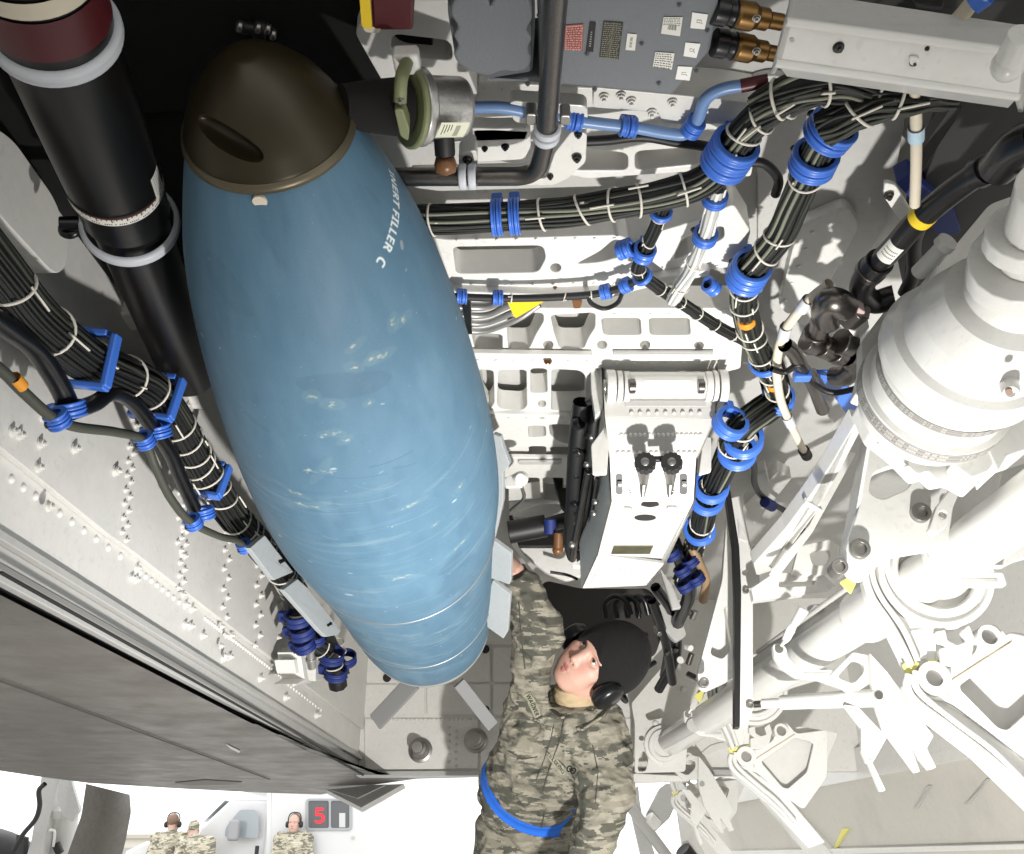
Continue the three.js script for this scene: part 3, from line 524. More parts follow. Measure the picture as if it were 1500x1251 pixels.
// A: long bundle across the roof from behind the bomb to the corner
{
  const p = Yp([[560, 322], [650, 322], [740, 318], [830, 311], [900, 300], [965, 288], [1018, 272], [1052, 250], [1072, 222], [1095, 190], [1130, 160], [1190, 130], [1260, 118]], 0.84);
  const h = harness('cable_harness', 'thick black laced wire bundle running right across the roof from behind the bomb', p[1]);
  const cv = bundle(h, p, 0.021, { n: 18, segs: 110, tieAt: [0.1, 0.32, 0.4, 0.46, 0.51, 0.6, 0.72, 0.78, 0.83, 0.88, 0.94] });
  const near = (x, y) => { let b = 0, m = 1e9; for (let t = 0; t <= 1; t += 0.005) { const s = cv.getPointAt(t).project(camera), dx = (s.x + 1) * 750 - x, dy = (1 - s.y) * 625.5 - y, q = dx * dx + dy * dy; if (q < m) { m = q; b = t; } } return b; };
  clampOn(h, cv, near(727, 318), 0.0215, { k: 2, w: 0.008 }); clampOn(h, cv, near(752, 317), 0.0215, { k: 2, w: 0.008 }); clampOn(h, cv, near(1070, 226), 0.024, { k: 3, w: 0.016, thick: 0.008 });
}
// B: bundle from the corner down the right of the bay
const nearOn = (cv, x, y) => { let b = 0, m = 1e9; for (let t = 0; t <= 1; t += 0.004) { const s = cv.getPointAt(t).project(camera), dx = (s.x + 1) * 750 - x, dy = (1 - s.y) * 625.5 - y, q = dx * dx + dy * dy; if (q < m) { m = q; b = t; } } return b; };
camera.aspect = 1500 / 1251; camera.updateProjectionMatrix();
{
  const p = Yp([[1345, 130], [1290, 150], [1240, 172], [1210, 200], [1190, 240], [1165, 295], [1145, 340], [1118, 375], [1094, 405], [1090, 450], [1105, 500], [1130, 550], [1140, 585], [1125, 605], [1100, 618]], 0.86);
  const h = harness('cable_harness', 'black laced wire bundle with orange marker descending through stacked blue loop clamps from the beam', p[5]);
  const cv = bundle(h, p, 0.0215, { n: 18, segs: 100, tieAt: [0.06, 0.12, 0.2, 0.33, 0.37, 0.42, 0.47, 0.52, 0.6, 0.64, 0.7, 0.74, 0.78, 0.85], tags: [0.555, 0.8] });
  clampOn(h, cv, nearOn(cv, 1218, 190), 0.026, { k: 2, w: 0.014, thick: 0.007 }); clampOn(h, cv, nearOn(cv, 1193, 236), 0.0245, { k: 2, w: 0.015, thick: 0.007 });
  clampOn(h, cv, nearOn(cv, 1094, 400), 0.025, { k: 3, w: 0.015, thick: 0.007 }); clampOn(h, cv, nearOn(cv, 1126, 528), 0.024, { k: 1, w: 0.016 }); clampOn(h, cv, nearOn(cv, 1141, 585), 0.026, { k: 2, w: 0.015, thick: 0.006 });
}
{
  const p = Yp([[1122, 525, 0.93], [1134, 556, 0.92], [1136, 584, 0.88], [1112, 604, 0.83], [1086, 626], [1070, 660], [1052, 700], [1036, 735], [1026, 775], [1010, 820], [1000, 850]], 0.8);
  const h = harness('cable_harness', 'black wire bundle crowded with blue clamps along the right edge of the hinged white rack', p[3]);
  const cv = bundle(h, p, 0.028, { n: 20, segs: 80, tieAt: [0.2, 0.26, 0.42, 0.62, 0.68, 0.8, 0.92] });
  [[1070, 620, 0.024], [1089, 643, 0.03], [1080, 661, 0.03], [1042, 712, 0.03], [1036, 730, 0.03], [1025, 776, 0.03]].forEach(([x, y, r]) => { const t = nearOn(cv, x, y), [pp, d] = at(cv, t); loopClamp(h, onY(x, y, 0.795), d.clone().add(V(rr(-0.2, 0.2), 0, 0)), r, { k: 2, w: 0.015, thick: 0.01 }); });
}
// wide braid under the white beam
{
  const p1 = Yp([[1110, 165], [1160, 135], [1210, 125], [1280, 128], [1335, 142]], 0.815), p2 = Yp([[1205, 190], [1245, 168], [1290, 150], [1345, 138], [1400, 130]], 0.8);
  const h = harness('cable_harness', 'wide braided black wires fanning out under the edge of the white beam', p1[2]);
  bundle(h, p1, 0.022, { n: 18, segs: 50, tieAt: [0.15, 0.42, 0.7] }); bundle(h, p2, 0.022, { n: 18, segs: 50, tieAt: [0.3, 0.6] });
}
// clear sleeved wires
{
  const p = Yp([[1052, 275], [1042, 310], [1033, 345], [1015, 390], [985, 440]], 0.85), h = harness('cable_harness', 'clear sleeved pale wires between two blue clamps, hanging below the corner of the long bundle', p[1]);
  const cv = bundle(h, p, 0.012, { n: 9, kind: 'clear', segs: 40, tieAt: [0.62, 0.85] });
  clampOn(h, cv, nearOn(cv, 1046, 290), 0.0125, { k: 2, w: 0.008 }); clampOn(h, cv, nearOn(cv, 1033, 346), 0.0135, { k: 2, w: 0.009 });
}
{
  const p = Yp([[972, 300], [962, 330], [945, 365], [935, 395], [955, 415], [1000, 445], [1050, 478], [1092, 500], [1118, 520]], 0.86), h = harness('cable_harness', 'thin black wire bundle leaving the long bundle downwards, then slanting right with white ties', p[3]);
  const cv = bundle(h, p, 0.0105, { n: 10, segs: 70, tieAt: [0.05, 0.16, 0.3, 0.43, 0.53, 0.62, 0.72, 0.81, 0.9] });
  clampOn(h, cv, nearOn(cv, 969, 312), 0.0115, { k: 1, w: 0.01 }); clampOn(h, cv, nearOn(cv, 941, 368), 0.013, { k: 2, w: 0.011 }); loopClamp(h, onY(915, 366, 0.86), V(0.7, 0, 0.4), 0.009, { k: 2, w: 0.012 }); clampOn(h, cv, nearOn(cv, 938, 408), 0.0115, { k: 1, w: 0.01 }); loopClamp(h, onY(1042, 420, 0.86), V(0.5, 0, -0.6), 0.008, { k: 2, w: 0.012 });
}
{
  const p = Yp([[640, 433], [700, 436], [760, 437], [820, 435], [870, 431], [905, 423], [935, 410]], 0.865), h = harness('cable_harness', 'slim black cable with blue clips and a loop above the yellow flag', p[1]);
  const cv = bundle(h, p, 0.0062, { solid: true, segs: 60, tieAt: [0.36, 0.62, 0.75], name: 'cable' }); part('cable', [tube(Yp([[862, 432], [866, 444], [885, 452], [904, 444], [912, 428]], 0.87), 0.004, 26, 8)], M.black, h);
  for (const x of [677, 730, 888, 922]) clampOn(h, cv, nearOn(cv, x, 430), 0.0072, { k: 2, w: 0.009 });
}
// pale blue hose
{
  const p = Yp([[690, 157], [740, 158], [800, 170], [870, 180], [930, 187], [975, 195], [1005, 196], [1022, 175], [1034, 145], [1060, 130], [1100, 124]], 0.87), h = thing('fluid_hose', 'pale blue flexible hose curling below the grey electronics box', 'hose', p[2]);
  part('hose', [tube(p, 0.0078, 90, 12)], M.hose, h); const cv = curve(p); for (const [x, y] of [[838, 190], [920, 187], [1012, 185]]) clampOn(h, cv, nearOn(cv, x, y), 0.0085, { k: 2, w: 0.011 });
  part('hose_end', [tube(Yp([[1085, 126], [1110, 121], [1125, 118]], 0.87), 0.0085, 10, 12)], M.darkRed, h);
  part('cable', [tube(Yp([[850, 207], [890, 205], [940, 200], [990, 208], [1040, 216], [1090, 235], [1120, 240], [1140, 262], [1136, 285]], 0.9), 0.007, 60, 10)], M.black, h);
}
// cream tubes
{
  const p = Yp([[1340, 120], [1342, 180], [1342, 240], [1340, 300]], 0.79), h = thing('conduit_tube', 'straight cream tube hanging beside the black duct below the white beam', 'tube', p[1]);
  part('tube', [tube(p, 0.0068, 20, 12)], M.cream, h); part('sleeve', [tube(Yp([[1342, 186], [1342, 204]], 0.79), 0.0095, 4, 14)], std(col(0.45, 0.6, 0.7), 0.4), h);
  const p2 = Yp([[1215, 415], [1180, 445], [1150, 485], [1138, 530], [1142, 580], [1155, 615], [1172, 650], [1182, 668]], 0.82), h2 = thing('conduit_tube', 'bent cream tube crossing the black bundle below the steel elbows', 'tube', p2[2]);
  part('tube', [tube(p2, 0.0082, 60, 12)], M.cream, h2); for (const i of [1, 2, 5]) part('sleeve', [tube([p2[i].clone().lerp(p2[i + 1], -0.15), p2[i].clone().lerp(p2[i + 1], 0.2)], 0.0105, 4, 14)], M.clampWhite, h2);
  part('end_cap', [tube([p2[6].clone().lerp(p2[7], 0.5), p2[7]], 0.012, 4, 14)], M.dark, h2);
  const p3 = Yp([[1440, -20], [1415, 15], [1392, 40]], 0.8), h3 = thing('conduit_tube', 'short cream tube stub above the white beam at the top right', 'tube', p3[1]); part('tube', [tube(p3, 0.008, 10, 12)], M.cream, h3); part('end_cap', [tube(Yp([[1425, 5], [1445, -10]], 0.79), 0.012, 4, 12)], M.blue, h3);
}
// left wall harness
{
  const q = (l, x) => l.map(([a, b, k]) => onX(a, b, k ?? x));
  const p = q([[-60, 330], [0, 405], [40, 455], [85, 495], [130, 528], [175, 548], [215, 567], [250, 610], [280, 660], [310, 710], [345, 760], [385, 805], [430, 865], [445, 930], [480, 955], [497, 985]], XL + 0.085);
  const h = harness('cable_harness', 'thick black laced wire bundle along the left wall in tall square blue brackets', p[4]);
  const cv = bundle(h, p, 0.032, { n: 26, segs: 150, tieAt: [0.05, 0.1, 0.16, 0.21, 0.255, 0.31, 0.33, 0.35, 0.37, 0.39, 0.41, 0.43, 0.48, 0.505, 0.53, 0.555, 0.58, 0.65, 0.67, 0.69, 0.71, 0.86, 0.89, 0.95] });
  const cov = (l, r, n = 'conduit') => part(n, [tube(l, r, 60, 10)], M.blackGloss, h);
  cov(q([[-40, 445], [10, 480], [50, 510], [75, 545], [92, 575], [104, 603]], XL + 0.09), 0.014);
  cov(q([[104, 603], [140, 590], [165, 575], [195, 590], [225, 628], [250, 665], [265, 700], [285, 745]], XL + 0.09), 0.0125);
  const thin = q([[-40, 510], [5, 545], [35, 575], [75, 610], [110, 625], [170, 633], [210, 645], [228, 685], [250, 730], [280, 765], [320, 785], [352, 795], [380, 825]], XL + 0.1);
  part('branch_wire', [tube(thin, 0.0072, 90, 8)], std(col(0.05, 0.052, 0.04), 0.6), h); part('marker_sleeve', [tube(q([[20, 553], [32, 566]], XL + 0.103), 0.0085, 4, 10)], M.orange, h);
  const tcv = curve(thin), wall = V(-1, 0.2, 0);
  // square L brackets that hold the bundle
  for (const [x, y, s] of [[127, 520, 1], [240, 572, 0.95], [310, 697, 0.85], [365, 785, 0.6]]) {
    const t = nearOn(cv, x, y), [c, d] = at(cv, t), R = 0.039 * s, nrm = V(1, -0.15, 0.1).addScaledVector(d, -V(1, -0.15, 0.1).dot(d)).normalize(), up = d.clone().cross(nrm).normalize(); if (up.y < 0) up.negate();
    const w = 0.02, g = [rbox(0.01, 2 * R, w, 0.003, frame(c.clone().addScaledVector(nrm, R * 0.98), nrm, up, nrm.clone().cross(up))), rbox(2 * R, 0.01, w, 0.003, frame(c.clone().addScaledVector(up, -R).addScaledVector(nrm, 0.002), nrm, up, nrm.clone().cross(up))), rbox(1.4 * R, 0.01, w, 0.003, frame(c.clone().addScaledVector(up, R).addScaledVector(nrm, -R * 0.3 + 0.012), nrm, up, nrm.clone().cross(up)))];
    part('square_bracket', g, M.blue, h); part('clamp_bolt', [placed(HEX, c.clone().addScaledVector(up, -R - 0.006).addScaledVector(nrm, -R * 0.4), up.clone().negate(), 0.006)], M.blackBolt, h);
  }
  for (const [x, y] of [[102, 600], [232, 632], [298, 752]]) loopClamp(h, onX(x, y, XL + 0.095), V(0.1, -0.75, -0.6), 0.0165, { k: 2, w: 0.011, foot: wall });
  for (const [x, y] of [[84, 614], [212, 645], [283, 765], [358, 800]]) loopClamp(h, onX(x, y, XL + 0.1), V(0.1, -0.4, -0.8), 0.009, { k: 2, w: 0.011, foot: wall, thick: 0.007 });
  // far tangle of clamps by the bulkhead
  for (const [x, y, r] of [[436, 905, 0.026], [442, 925, 0.026], [446, 945, 0.022], [462, 935, 0.02], [486, 960, 0.03], [492, 985, 0.028], [505, 965, 0.03]]) loopClamp(h, onX(x, y, XL + 0.12), V(rr(-0.3, 0.3), -0.6, -0.7), r, { k: 2, w: 0.014, foot: wall, mat: M.navy });
  part('branch_wire', [tube(q([[425, 860], [432, 900], [448, 950]], XL + 0.1), 0.02, 30, 8), tube(q([[470, 925], [490, 965], [495, 1005]], XL + 0.1), 0.028, 30, 8)], M.black, h);
  for (const [x, y] of [[436, 896], [490, 942], [493, 955], [488, 975]]) { part('lacing_tie', [new THREE.TorusGeometry(0.027, 0.0022, 6, 22).applyMatrix4(basisTo(V(0, -0.6, -0.6), onX(x, y, XL + 0.11)).multiply(new THREE.Matrix4().makeRotationX(Math.PI / 2)))], M.lace, h); }
  const f = thing('wall_fitting', 'small white bracket with a ribbed silver connector low on the left wall near the bulkhead', 'bracket', onX(455, 970, XL + 0.06));
  part('bracket', [plate(XP(XL + 0.09), [[440, 955], [446, 955], [452, 995], [458, 1000], [436, 1002], [446, 994]], { t: 0.06 })], M.white, f); part('pad', [plate(XP(XL + 0.08), [[430, 966], [443, 964], [446, 985], [434, 987]], { t: 0.05, r: 0.008 })], M.white, f);
  part('connector', [lathe(sharp([[0, 0], [0, 0.012], [0.02, 0.012], [0.022, 0.015], [0.03, 0.015], [0.032, 0.011], [0.05, 0.011], [0.052, 0.014], [0.06, 0.014], [0.06, 0]]), onX(457, 978, XL + 0.09), onX(452, 940, XL + 0.09), 16)], M.steel, f);
  part('plate', [plate(XP(XL + 0.07), [[463, 950], [474, 960], [474, 996], [462, 998]], { t: 0.05 })], M.white, f);
}
// ---------- roof equipment ----------
const HY = (x, y, h) => onY(x, y, h);
{ // grey electronics box
  const pl = HP(0.845), b = thing('avionics_box', 'grey electronics box with labels, bolted to the roof behind the dark pipe', 'electronics box', HY(860, 60, 0.845));
  part('case', [plate(pl, [[785, -60], [1062, -60], [1050, 20], [1040, 75], [985, 139], [870, 128], [712, 116], [790, 115]], { t: 0.1, r: 0.003, bevel: 0.003 })], M.boxGrey, b);
  const lobes = []; for (const [cx, cy] of [[690, 12], [748, 10]]) for (let a = -180; a <= 0; a += 30) lobes.push([cx + 30 * Math.cos(a * 0.01745), cy + 22 * Math.sin(a * 0.01745)]);
  part('cover', [plate(HP(0.82), [...lobes, [780, 30], [770, 44], [780, 58], [772, 72], [779, 90], [770, 104], [755, 106], [735, 104], [716, 112], [690, 106], [668, 92], [664, 78], [672, 68], [663, 52], [672, 40], [660, 24]], { t: 0.1, r: 0.006, bevel: 0.003 })], M.boxGrey, b);
  part('cover', [plate(HP(0.838), [[655, -60], [782, -60], [784, 30], [780, 105], [712, 116], [668, 90], [656, 20]], { t: 0.1, r: 0.006 })], std(col(0.1, 0.105, 0.115), 0.6), b);
  const lab = (q, mat, n = 'label') => part(n, [labelGeo(pl, q)], mat, b);
  const tinyText = (g, W, H, n, c = '#333') => { g.fillStyle = c; for (let i = 0; i < n; i++) { let x = 6; const y = (i + 0.6) / n * H; while (x < W - 14) { const w = rr(4, 16); g.fillRect(x, y, w, H / n * 0.4); x += w + rr(3, 7); } } };
  lab([[828, 36], [855, 34], [853, 73], [826, 72]], paper(96, 128, (g) => { g.fillStyle = '#8d4a44'; g.fillRect(0, 0, 96, 128); g.strokeStyle = '#c98880'; g.lineWidth = 3; g.strokeRect(6, 6, 84, 116); tinyText(g, 96, 128, 11, '#d5a39a'); }));
  lab([[864, 31], [873, 32], [869, 75], [858, 74]], paper(32, 128, (g) => { g.fillStyle = '#111'; g.fillRect(0, 0, 32, 128); g.fillStyle = '#999'; for (let i = 0; i < 7; i++) g.fillRect(12, 40 + i * 10, 8, 5); }));
  lab([[884, 30], [913, 32], [906, 86], [878, 83]], paper(128, 220, (g) => { g.fillStyle = '#2b2a24'; g.fillRect(0, 0, 128, 220); tinyText(g, 128, 220, 18, '#8b8874'); g.fillStyle = '#77735f'; g.fillRect(64, 0, 3, 220); }));
  lab([[919, 48], [933, 49], [930, 73], [916, 72]], paper(64, 96, (g) => { g.fillStyle = '#222'; for (let i = 0; i < 9; i++) g.fillRect(22, 18 + i * 7, 18, 2 + (i % 3)); }));
  lab([[972, 24], [1000, 24], [996, 52], [968, 48]], paper(128, 128, (g) => { tinyText(g, 128, 60, 5); g.fillStyle = '#111'; for (let i = 0; i < 10; i++) g.fillRect(40 + i * 6, 60, 2 + (i % 3), 34); }));
  lab([[960, 75], [988, 77], [984, 101], [956, 97]], paper(128, 110, (g) => tinyText(g, 128, 110, 7)));
  const tagL = (t, q) => lab(q, paper(96, 128, (g) => { g.fillStyle = '#222'; g.font = '44px sans-serif'; g.translate(48, 64); g.rotate(-Math.PI / 2); g.textAlign = 'center'; g.textBaseline = 'middle'; g.fillText(t, 0, 0); }, '#efeeea'));
  tagL('J3', [[1014, 17], [1037, 20], [1032, 42], [1011, 40]]); tagL('J2', [[1004, 61], [1026, 63], [1020, 84], [1001, 81]]); tagL('J1', [[993, 96], [1014, 97], [1010, 117], [989, 115]]);
  for (const [x, y] of [[773, 122], [871, 130], [965, 121], [1020, 103], [1036, 44], [940, 63], [995, 6], [790, 22], [860, 78]]) boltAt(b, pl, x, y, 3.2, M.boxGrey, 'screw');
  for (const [y, k] of [[14, 1], [62, 1]]) { const A = HY(1046, y, 0.85), B = HY(1120, y + 14, 0.85), d = B.clone().sub(A).normalize(); part('connector', [lathe(sharp([[0, 0], [0, 0.016], [0.014, 0.016], [0.015, 0.014], [0.022, 0.014], [0.023, 0.016], [0.024, 0.016], [0.024, 0]]), A, B, 22)], M.blackGloss, b); part('connector_nut', [lathe(sharp([[0.022, 0], [0.022, 0.013], [0.028, 0.0155], [0.044, 0.0155], [0.05, 0.012], [0.062, 0.012], [0.064, 0.009], [0.08, 0.009], [0.08, 0]]), A, B, 20)], M.gold, b); boltAt(b, HP(0.835), 1108, y + 12, 5, M.bolt, 'screw'); }
}
function labelGeo(pl, q) { // thin sticker with uv 0..1 over its quad
  const p = q.map(([x, y]) => onP(pl, x, y).addScaledVector(pl.n, -0.0012)), g = new THREE.BufferGeometry();
  g.setAttribute('position', new THREE.Float32BufferAttribute([p[3], p[2], p[1], p[3], p[1], p[0]].flatMap((v) => [v.x, v.y, v.z]), 3));
  g.setAttribute('uv', new THREE.Float32BufferAttribute([0, 0, 1, 0, 1, 1, 0, 0, 1, 1, 0, 1], 2)); g.computeVertexNormals(); return g;
}
{ // dark bent pipe
  const b = thing('hydraulic_pipe', 'dark steel pipe bending from the top edge towards the bomb', 'pipe', HY(800, 190, 0.8));
  part('pipe', [pipe([HY(818, -60, 0.775), HY(800, 200, 0.81), HY(786, 258, 0.815), HY(560, 259, 0.83)], 0.0122, 0.03, 20)], M.darkSteel, b);
  const ringAt = (x, y, d, n = 'pipe_collar') => part(n, [lathe([[0, 0.012], [0, 0.0155], [0.002, 0.0165], [0.008, 0.0165], [0.01, 0.0155], [0.01, 0.012]], along(HY(x, y, 0.808), d, -0.005), HY(x, y, 0.808).addScaledVector(d, 1), 26)], M.clampWhite, b);
  const v = HY(800, 200, 0.81).sub(HY(818, -60, 0.775)).normalize(); ringAt(802, 189, v); ringAt(800, 199, v); ringAt(678, 259, V(1, 0, 0)); ringAt(692, 259, V(1, 0, 0));
  part('collar_block', plate(HP(0.81), rect(770, 168, 786, 184), { t: 0.02 }), M.bolt, b); part('collar_block', plate(HP(0.81), rect(820, 170, 836, 184), { t: 0.02 }), M.bolt, b);
  part('bracket', [plate(HP(0.835), [[672, 224], [698, 220], [700, 240], [694, 262], [672, 262]], { t: 0.02, r: 0.006 })], M.white, b); boltAt(b, HP(0.833), 685, 233, 6, M.darkSteel);
}
{ // mount for pipe and motor
  const b = thing('pipe_mount', 'white mounting bracket with black bolts behind the bend of the dark pipe', 'bracket', HY(800, 220, 0.87));
  part('plate', [plate(HP(0.87), [[745, 148], [860, 155], [862, 185], [858, 190], [752, 180]], { t: 0.02, r: 0.01 })], M.gloss, b); part('plate', [plate(HP(0.875), [[690, 190], [776, 188], [778, 215], [768, 234], [690, 238], [698, 205]], { t: 0.02, r: 0.008 })], M.white, b);
  part('plate', [plate(HP(0.868), [[838, 192], [860, 196], [858, 238], [832, 262], [810, 272], [600, 272], [602, 266], [800, 262], [812, 225]], { t: 0.03, r: 0.006 })], M.white, b); part('flange', [plate(HP(0.875), [[604, 190], [700, 188], [775, 192], [770, 205], [604, 210]], { t: 0.02 })], M.white, b);
  for (const [x, y, r] of [[740, 214, 5], [710, 217, 4], [847, 196, 5], [845, 230, 6], [806, 258, 4]]) boltAt(b, HP(0.866), x, y, r, M.blackBolt);
  part('step_bracket', [plate(HP(0.885), [[870, 128], [1100, 150], [1096, 182], [970, 182], [965, 165], [868, 158]], { t: 0.02, r: 0.006 })], M.white, b); for (const [x, y] of [[885, 142], [925, 148], [955, 165], [985, 150], [910, 140]]) boltAt(b, HP(0.883), x, y, 6, M.white);
}
{ // silver motor
  const A = HY(596, 158, 0.82), B = HY(700, 158, 0.85), b = thing('electric_motor', 'round silver motor with a green clamp beside the nose of the bomb', 'motor', A), d = B.clone().sub(A).normalize(), at_ = (x, k = 0.82) => HY(x, 157, k);
  const L = (x) => at_(x).sub(at_(606)).dot(d);
  part('motor_can', [lathe(sharp([[L(620), 0], [L(620), 0.0345], [L(628), 0.036], [L(690), 0.036], [L(696), 0.034], [L(696), 0]]), at_(606), B, 40)], M.steel, b);
  part('end_flange', [lathe(sharp([[L(606), 0], [L(606), 0.043], [L(609), 0.045], [L(621), 0.045], [L(624), 0.043], [L(624), 0]]), at_(606), B, 40)], M.steel, b);
  part('band', [lathe(sharp([[L(594), 0], [L(594), 0.045], [L(597), 0.048], [L(603), 0.048], [L(606), 0.045], [L(606), 0]]), at_(606), B, 32), plate(HP(0.77), [[577, 160], [590, 160], [600, 190], [598, 208], [586, 200]], { t: 0.02, r: 0.005 })], M.green, b);
  part('arm', [tube([HY(596, 92, 0.83), HY(588, 115, 0.79), HY(586, 150, 0.775)], 0.0075, 16, 12)], M.green, b); part('arm_end', [rbox(0.03, 0.02, 0.03, 0.005).translate(...HY(596, 88, 0.84).toArray())], M.white, b); boltAt(b, HP(0.775), 587, 144, 6, M.bolt);
  part('dark_coupling', [lathe(sharp([[-0.09, 0], [-0.09, 0.024], [-0.05, 0.03], [-0.012, 0.034], [-0.012, 0]]), at_(606), B, 24)], M.cloth, b);
  part('rating_label', [new THREE.CylinderGeometry(0.0366, 0.0366, 0.036, 16, 1, true, -0.35, 0.75).applyMatrix4(frame(along(at_(664), d, 0), d.clone().cross(V(0, -1, 0)).normalize(), d, V(0, -1, 0)))], paper(128, 96, (g) => { g.fillStyle = '#333'; for (let i = 0; i < 24; i++) g.fillRect(20 + i * 3.6, 26, 1.6, 16); for (let j = 0; j < 4; j++) g.fillRect(14, 54 + j * 9, 40 + 12 * j, 3); }, '#dfe0c8'), b);
  part('connector', [lathe(sharp([[0, 0], [0, 0.014], [0.03, 0.014], [0.03, 0]]), HY(650, 190, 0.815), HY(652, 225, 0.8), 6)], M.black, b); part('connector_nut', [lathe([[0.01, 0], [0.01, 0.011], [0.02, 0.014], [0.03, 0.012], [0.034, 0]], HY(651, 216, 0.81), HY(653, 250, 0.79), 18)], M.brown, b);
}
{ // red box and yellow strap at the top edge
  const b = thing('red_stowage_box', 'very dark red box with a yellow strap at the top edge above the bomb nose', 'box', HY(570, 20, 0.85)); part('case', [plate(HP(0.85), [[540, -60], [608, -60], [605, 45], [546, 45]], { t: 0.08, bevel: 0.003 })], M.darkRed, b); part('strap', [plate(HP(0.84), [[522, -60], [538, -60], [545, 43], [530, 40]], { t: 0.006, bevel: 0 })], M.yellow, b); part('foot', [plate(HP(0.85), [[530, 40], [560, 40], [556, 50], [534, 48]], { t: 0.02 })], M.cream, b);
  const s = thing('nose_fitting', 'small shiny fitting in the dark above the tip of the bomb nose', 'fitting', HY(378, 44, 0.95)); part('body', [cyl(HY(345, 38, 0.945), HY(405, 48, 0.945), 0.008), cyl(HY(372, 42, 0.945), HY(390, 46, 0.945), 0.014)], M.black, s); for (const [x, y] of [[351, 38], [378, 40], [392, 42], [400, 50]]) part('ferrule', [cyl(HY(x - 4, y - 1, 0.935), HY(x + 4, y + 2, 0.935), 0.007)], M.bolt, s);
}
{ // bent steel pipes and yellow flag under the frame
  const b = thing('steel_pipe_group', 'row of small bent steel pipes beside the bomb with a yellow flag', 'pipes', HY(720, 455, 0.9));
  for (let i = 0; i < 5; i++) { const y = 440 + i * 11.5, x1 = 722 - i * 1; part('pipe', [pipe([HY(660, y - 2, 0.905), HY(718 - i * 2, y, 0.905), HY(752 + i * 2, y - 26 + i * 2, 0.905), HY(790, y - 40, 0.92)], 0.0058, 0.02, 12)], M.steel, b); }
  part('flag', [plate(HP(0.885), [[741, 437], [798, 441], [756, 466], [752, 462]], { t: 0.003, bevel: 0, r: 0.001 })], M.yellow, b); part('strap', [plate(HP(0.88), [[838, 440], [853, 441], [850, 452], [840, 452]], { t: 0.004, bevel: 0 })], M.brown, b); part('end_block', [plate(HP(0.89), [[676, 440], [690, 440], [692, 490], [684, 490]], { t: 0.02 })], M.darkSteel, b);
}
{ // white beam at the top right
  const b = thing('cover_beam', 'long white boxed cover beam crossing the top right corner', 'beam', HY(1310, 80, 0.72));
  const a = [HY(1160, -14, 0.8), HY(1520, 40, 0.8)], m1 = [HY(1152, 32, 0.735), HY(1500, 78, 0.735)], m2 = [HY(1136, 92, 0.725), HY(1492, 142, 0.725)], l = [HY(1152, 112, 0.765), HY(1476, 164, 0.765)];
  const strip = (A, B) => { const c = [A[0], A[1], B[1], B[0]], pl = P3(c[0], c[1], c[3]); return plateW(pl, c.map((p) => { const q = p.clone().sub(pl.o); return p.clone().addScaledVector(pl.n, -q.dot(pl.n)); }), { t: 0.006, r: 0.001, bevel: 0.001 }); };
  part('upper_face', [strip(a, m1)], M.lightGrey, b); part('front_face', [strip(m1, m2)], M.gloss, b); part('lower_face', [strip(m2, l)], M.gloss, b);
  const g = []; for (const P_ of [m1, m2]) { const d = P_[1].clone().sub(P_[0]).normalize(); g.push(cyl(along(P_[0], d, -0.001), P_[1], 0.0045)); } part('rolled_edge', g, M.gloss, b);
  const endp = (i, k) => { const c = [a[i], m1[i], m2[i], l[i]]; const pl = P3(c[0], c[1], c[2]); return plateW(pl, c.map((p) => p.clone().addScaledVector(pl.n, -p.clone().sub(pl.o).dot(pl.n))), { t: 0.005, r: 0.001 }); };
  part('end_plate', [endp(0)], M.lightGrey, b); part('end_plate', [endp(1)], M.lightGrey, b);
  const pl = P3(m1[0], m1[1], m2[0]); for (const [x, y, r] of [[1228, 69, 7], [1338, 91, 5], [1358, 71, 3]]) boltAt(b, pl, x, y, r, M.blackBolt); part('clip', [plate(pl, [[1330, 80], [1346, 82], [1344, 94], [1332, 94]], { t: 0.004, lift: 0.004 })], M.gloss, b); part('hole_plug', [plate(pl, circ(1160, 58, 3.5), { t: 0.002, lift: 0.001, bevel: 0 })], M.shellGrey, b);
  part('end_boss', [cyl(HY(1478, 95, 0.7), HY(1498, 50, 0.7), 0.014), new THREE.SphereGeometry(0.0155, 18, 12).translate(...HY(1476, 96, 0.7).toArray())], M.gloss, b);
}
{ // dark duct and dark items behind the beam on the right
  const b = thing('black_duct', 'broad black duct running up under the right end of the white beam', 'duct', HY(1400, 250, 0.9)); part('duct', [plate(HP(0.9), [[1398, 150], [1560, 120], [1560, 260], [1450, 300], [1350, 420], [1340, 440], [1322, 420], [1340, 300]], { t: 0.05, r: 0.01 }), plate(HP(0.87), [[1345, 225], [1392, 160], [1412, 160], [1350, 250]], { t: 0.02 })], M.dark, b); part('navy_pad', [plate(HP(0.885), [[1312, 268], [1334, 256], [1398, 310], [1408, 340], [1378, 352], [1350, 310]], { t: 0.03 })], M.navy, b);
  const t = thing('dark_equipment', 'dark equipment box in shade above the white beam', 'equipment', HY(1350, 0, 0.9)); part('case', [plate(HP(0.9), [[1240, -60], [1560, -60], [1560, 60], [1400, 40], [1240, 8]], { t: 0.08 })], M.dark, t); part('case', [plate(HP(0.88), [[1330, -60], [1400, -60], [1380, 16], [1340, 12]], { t: 0.03 })], M.black, t);
}
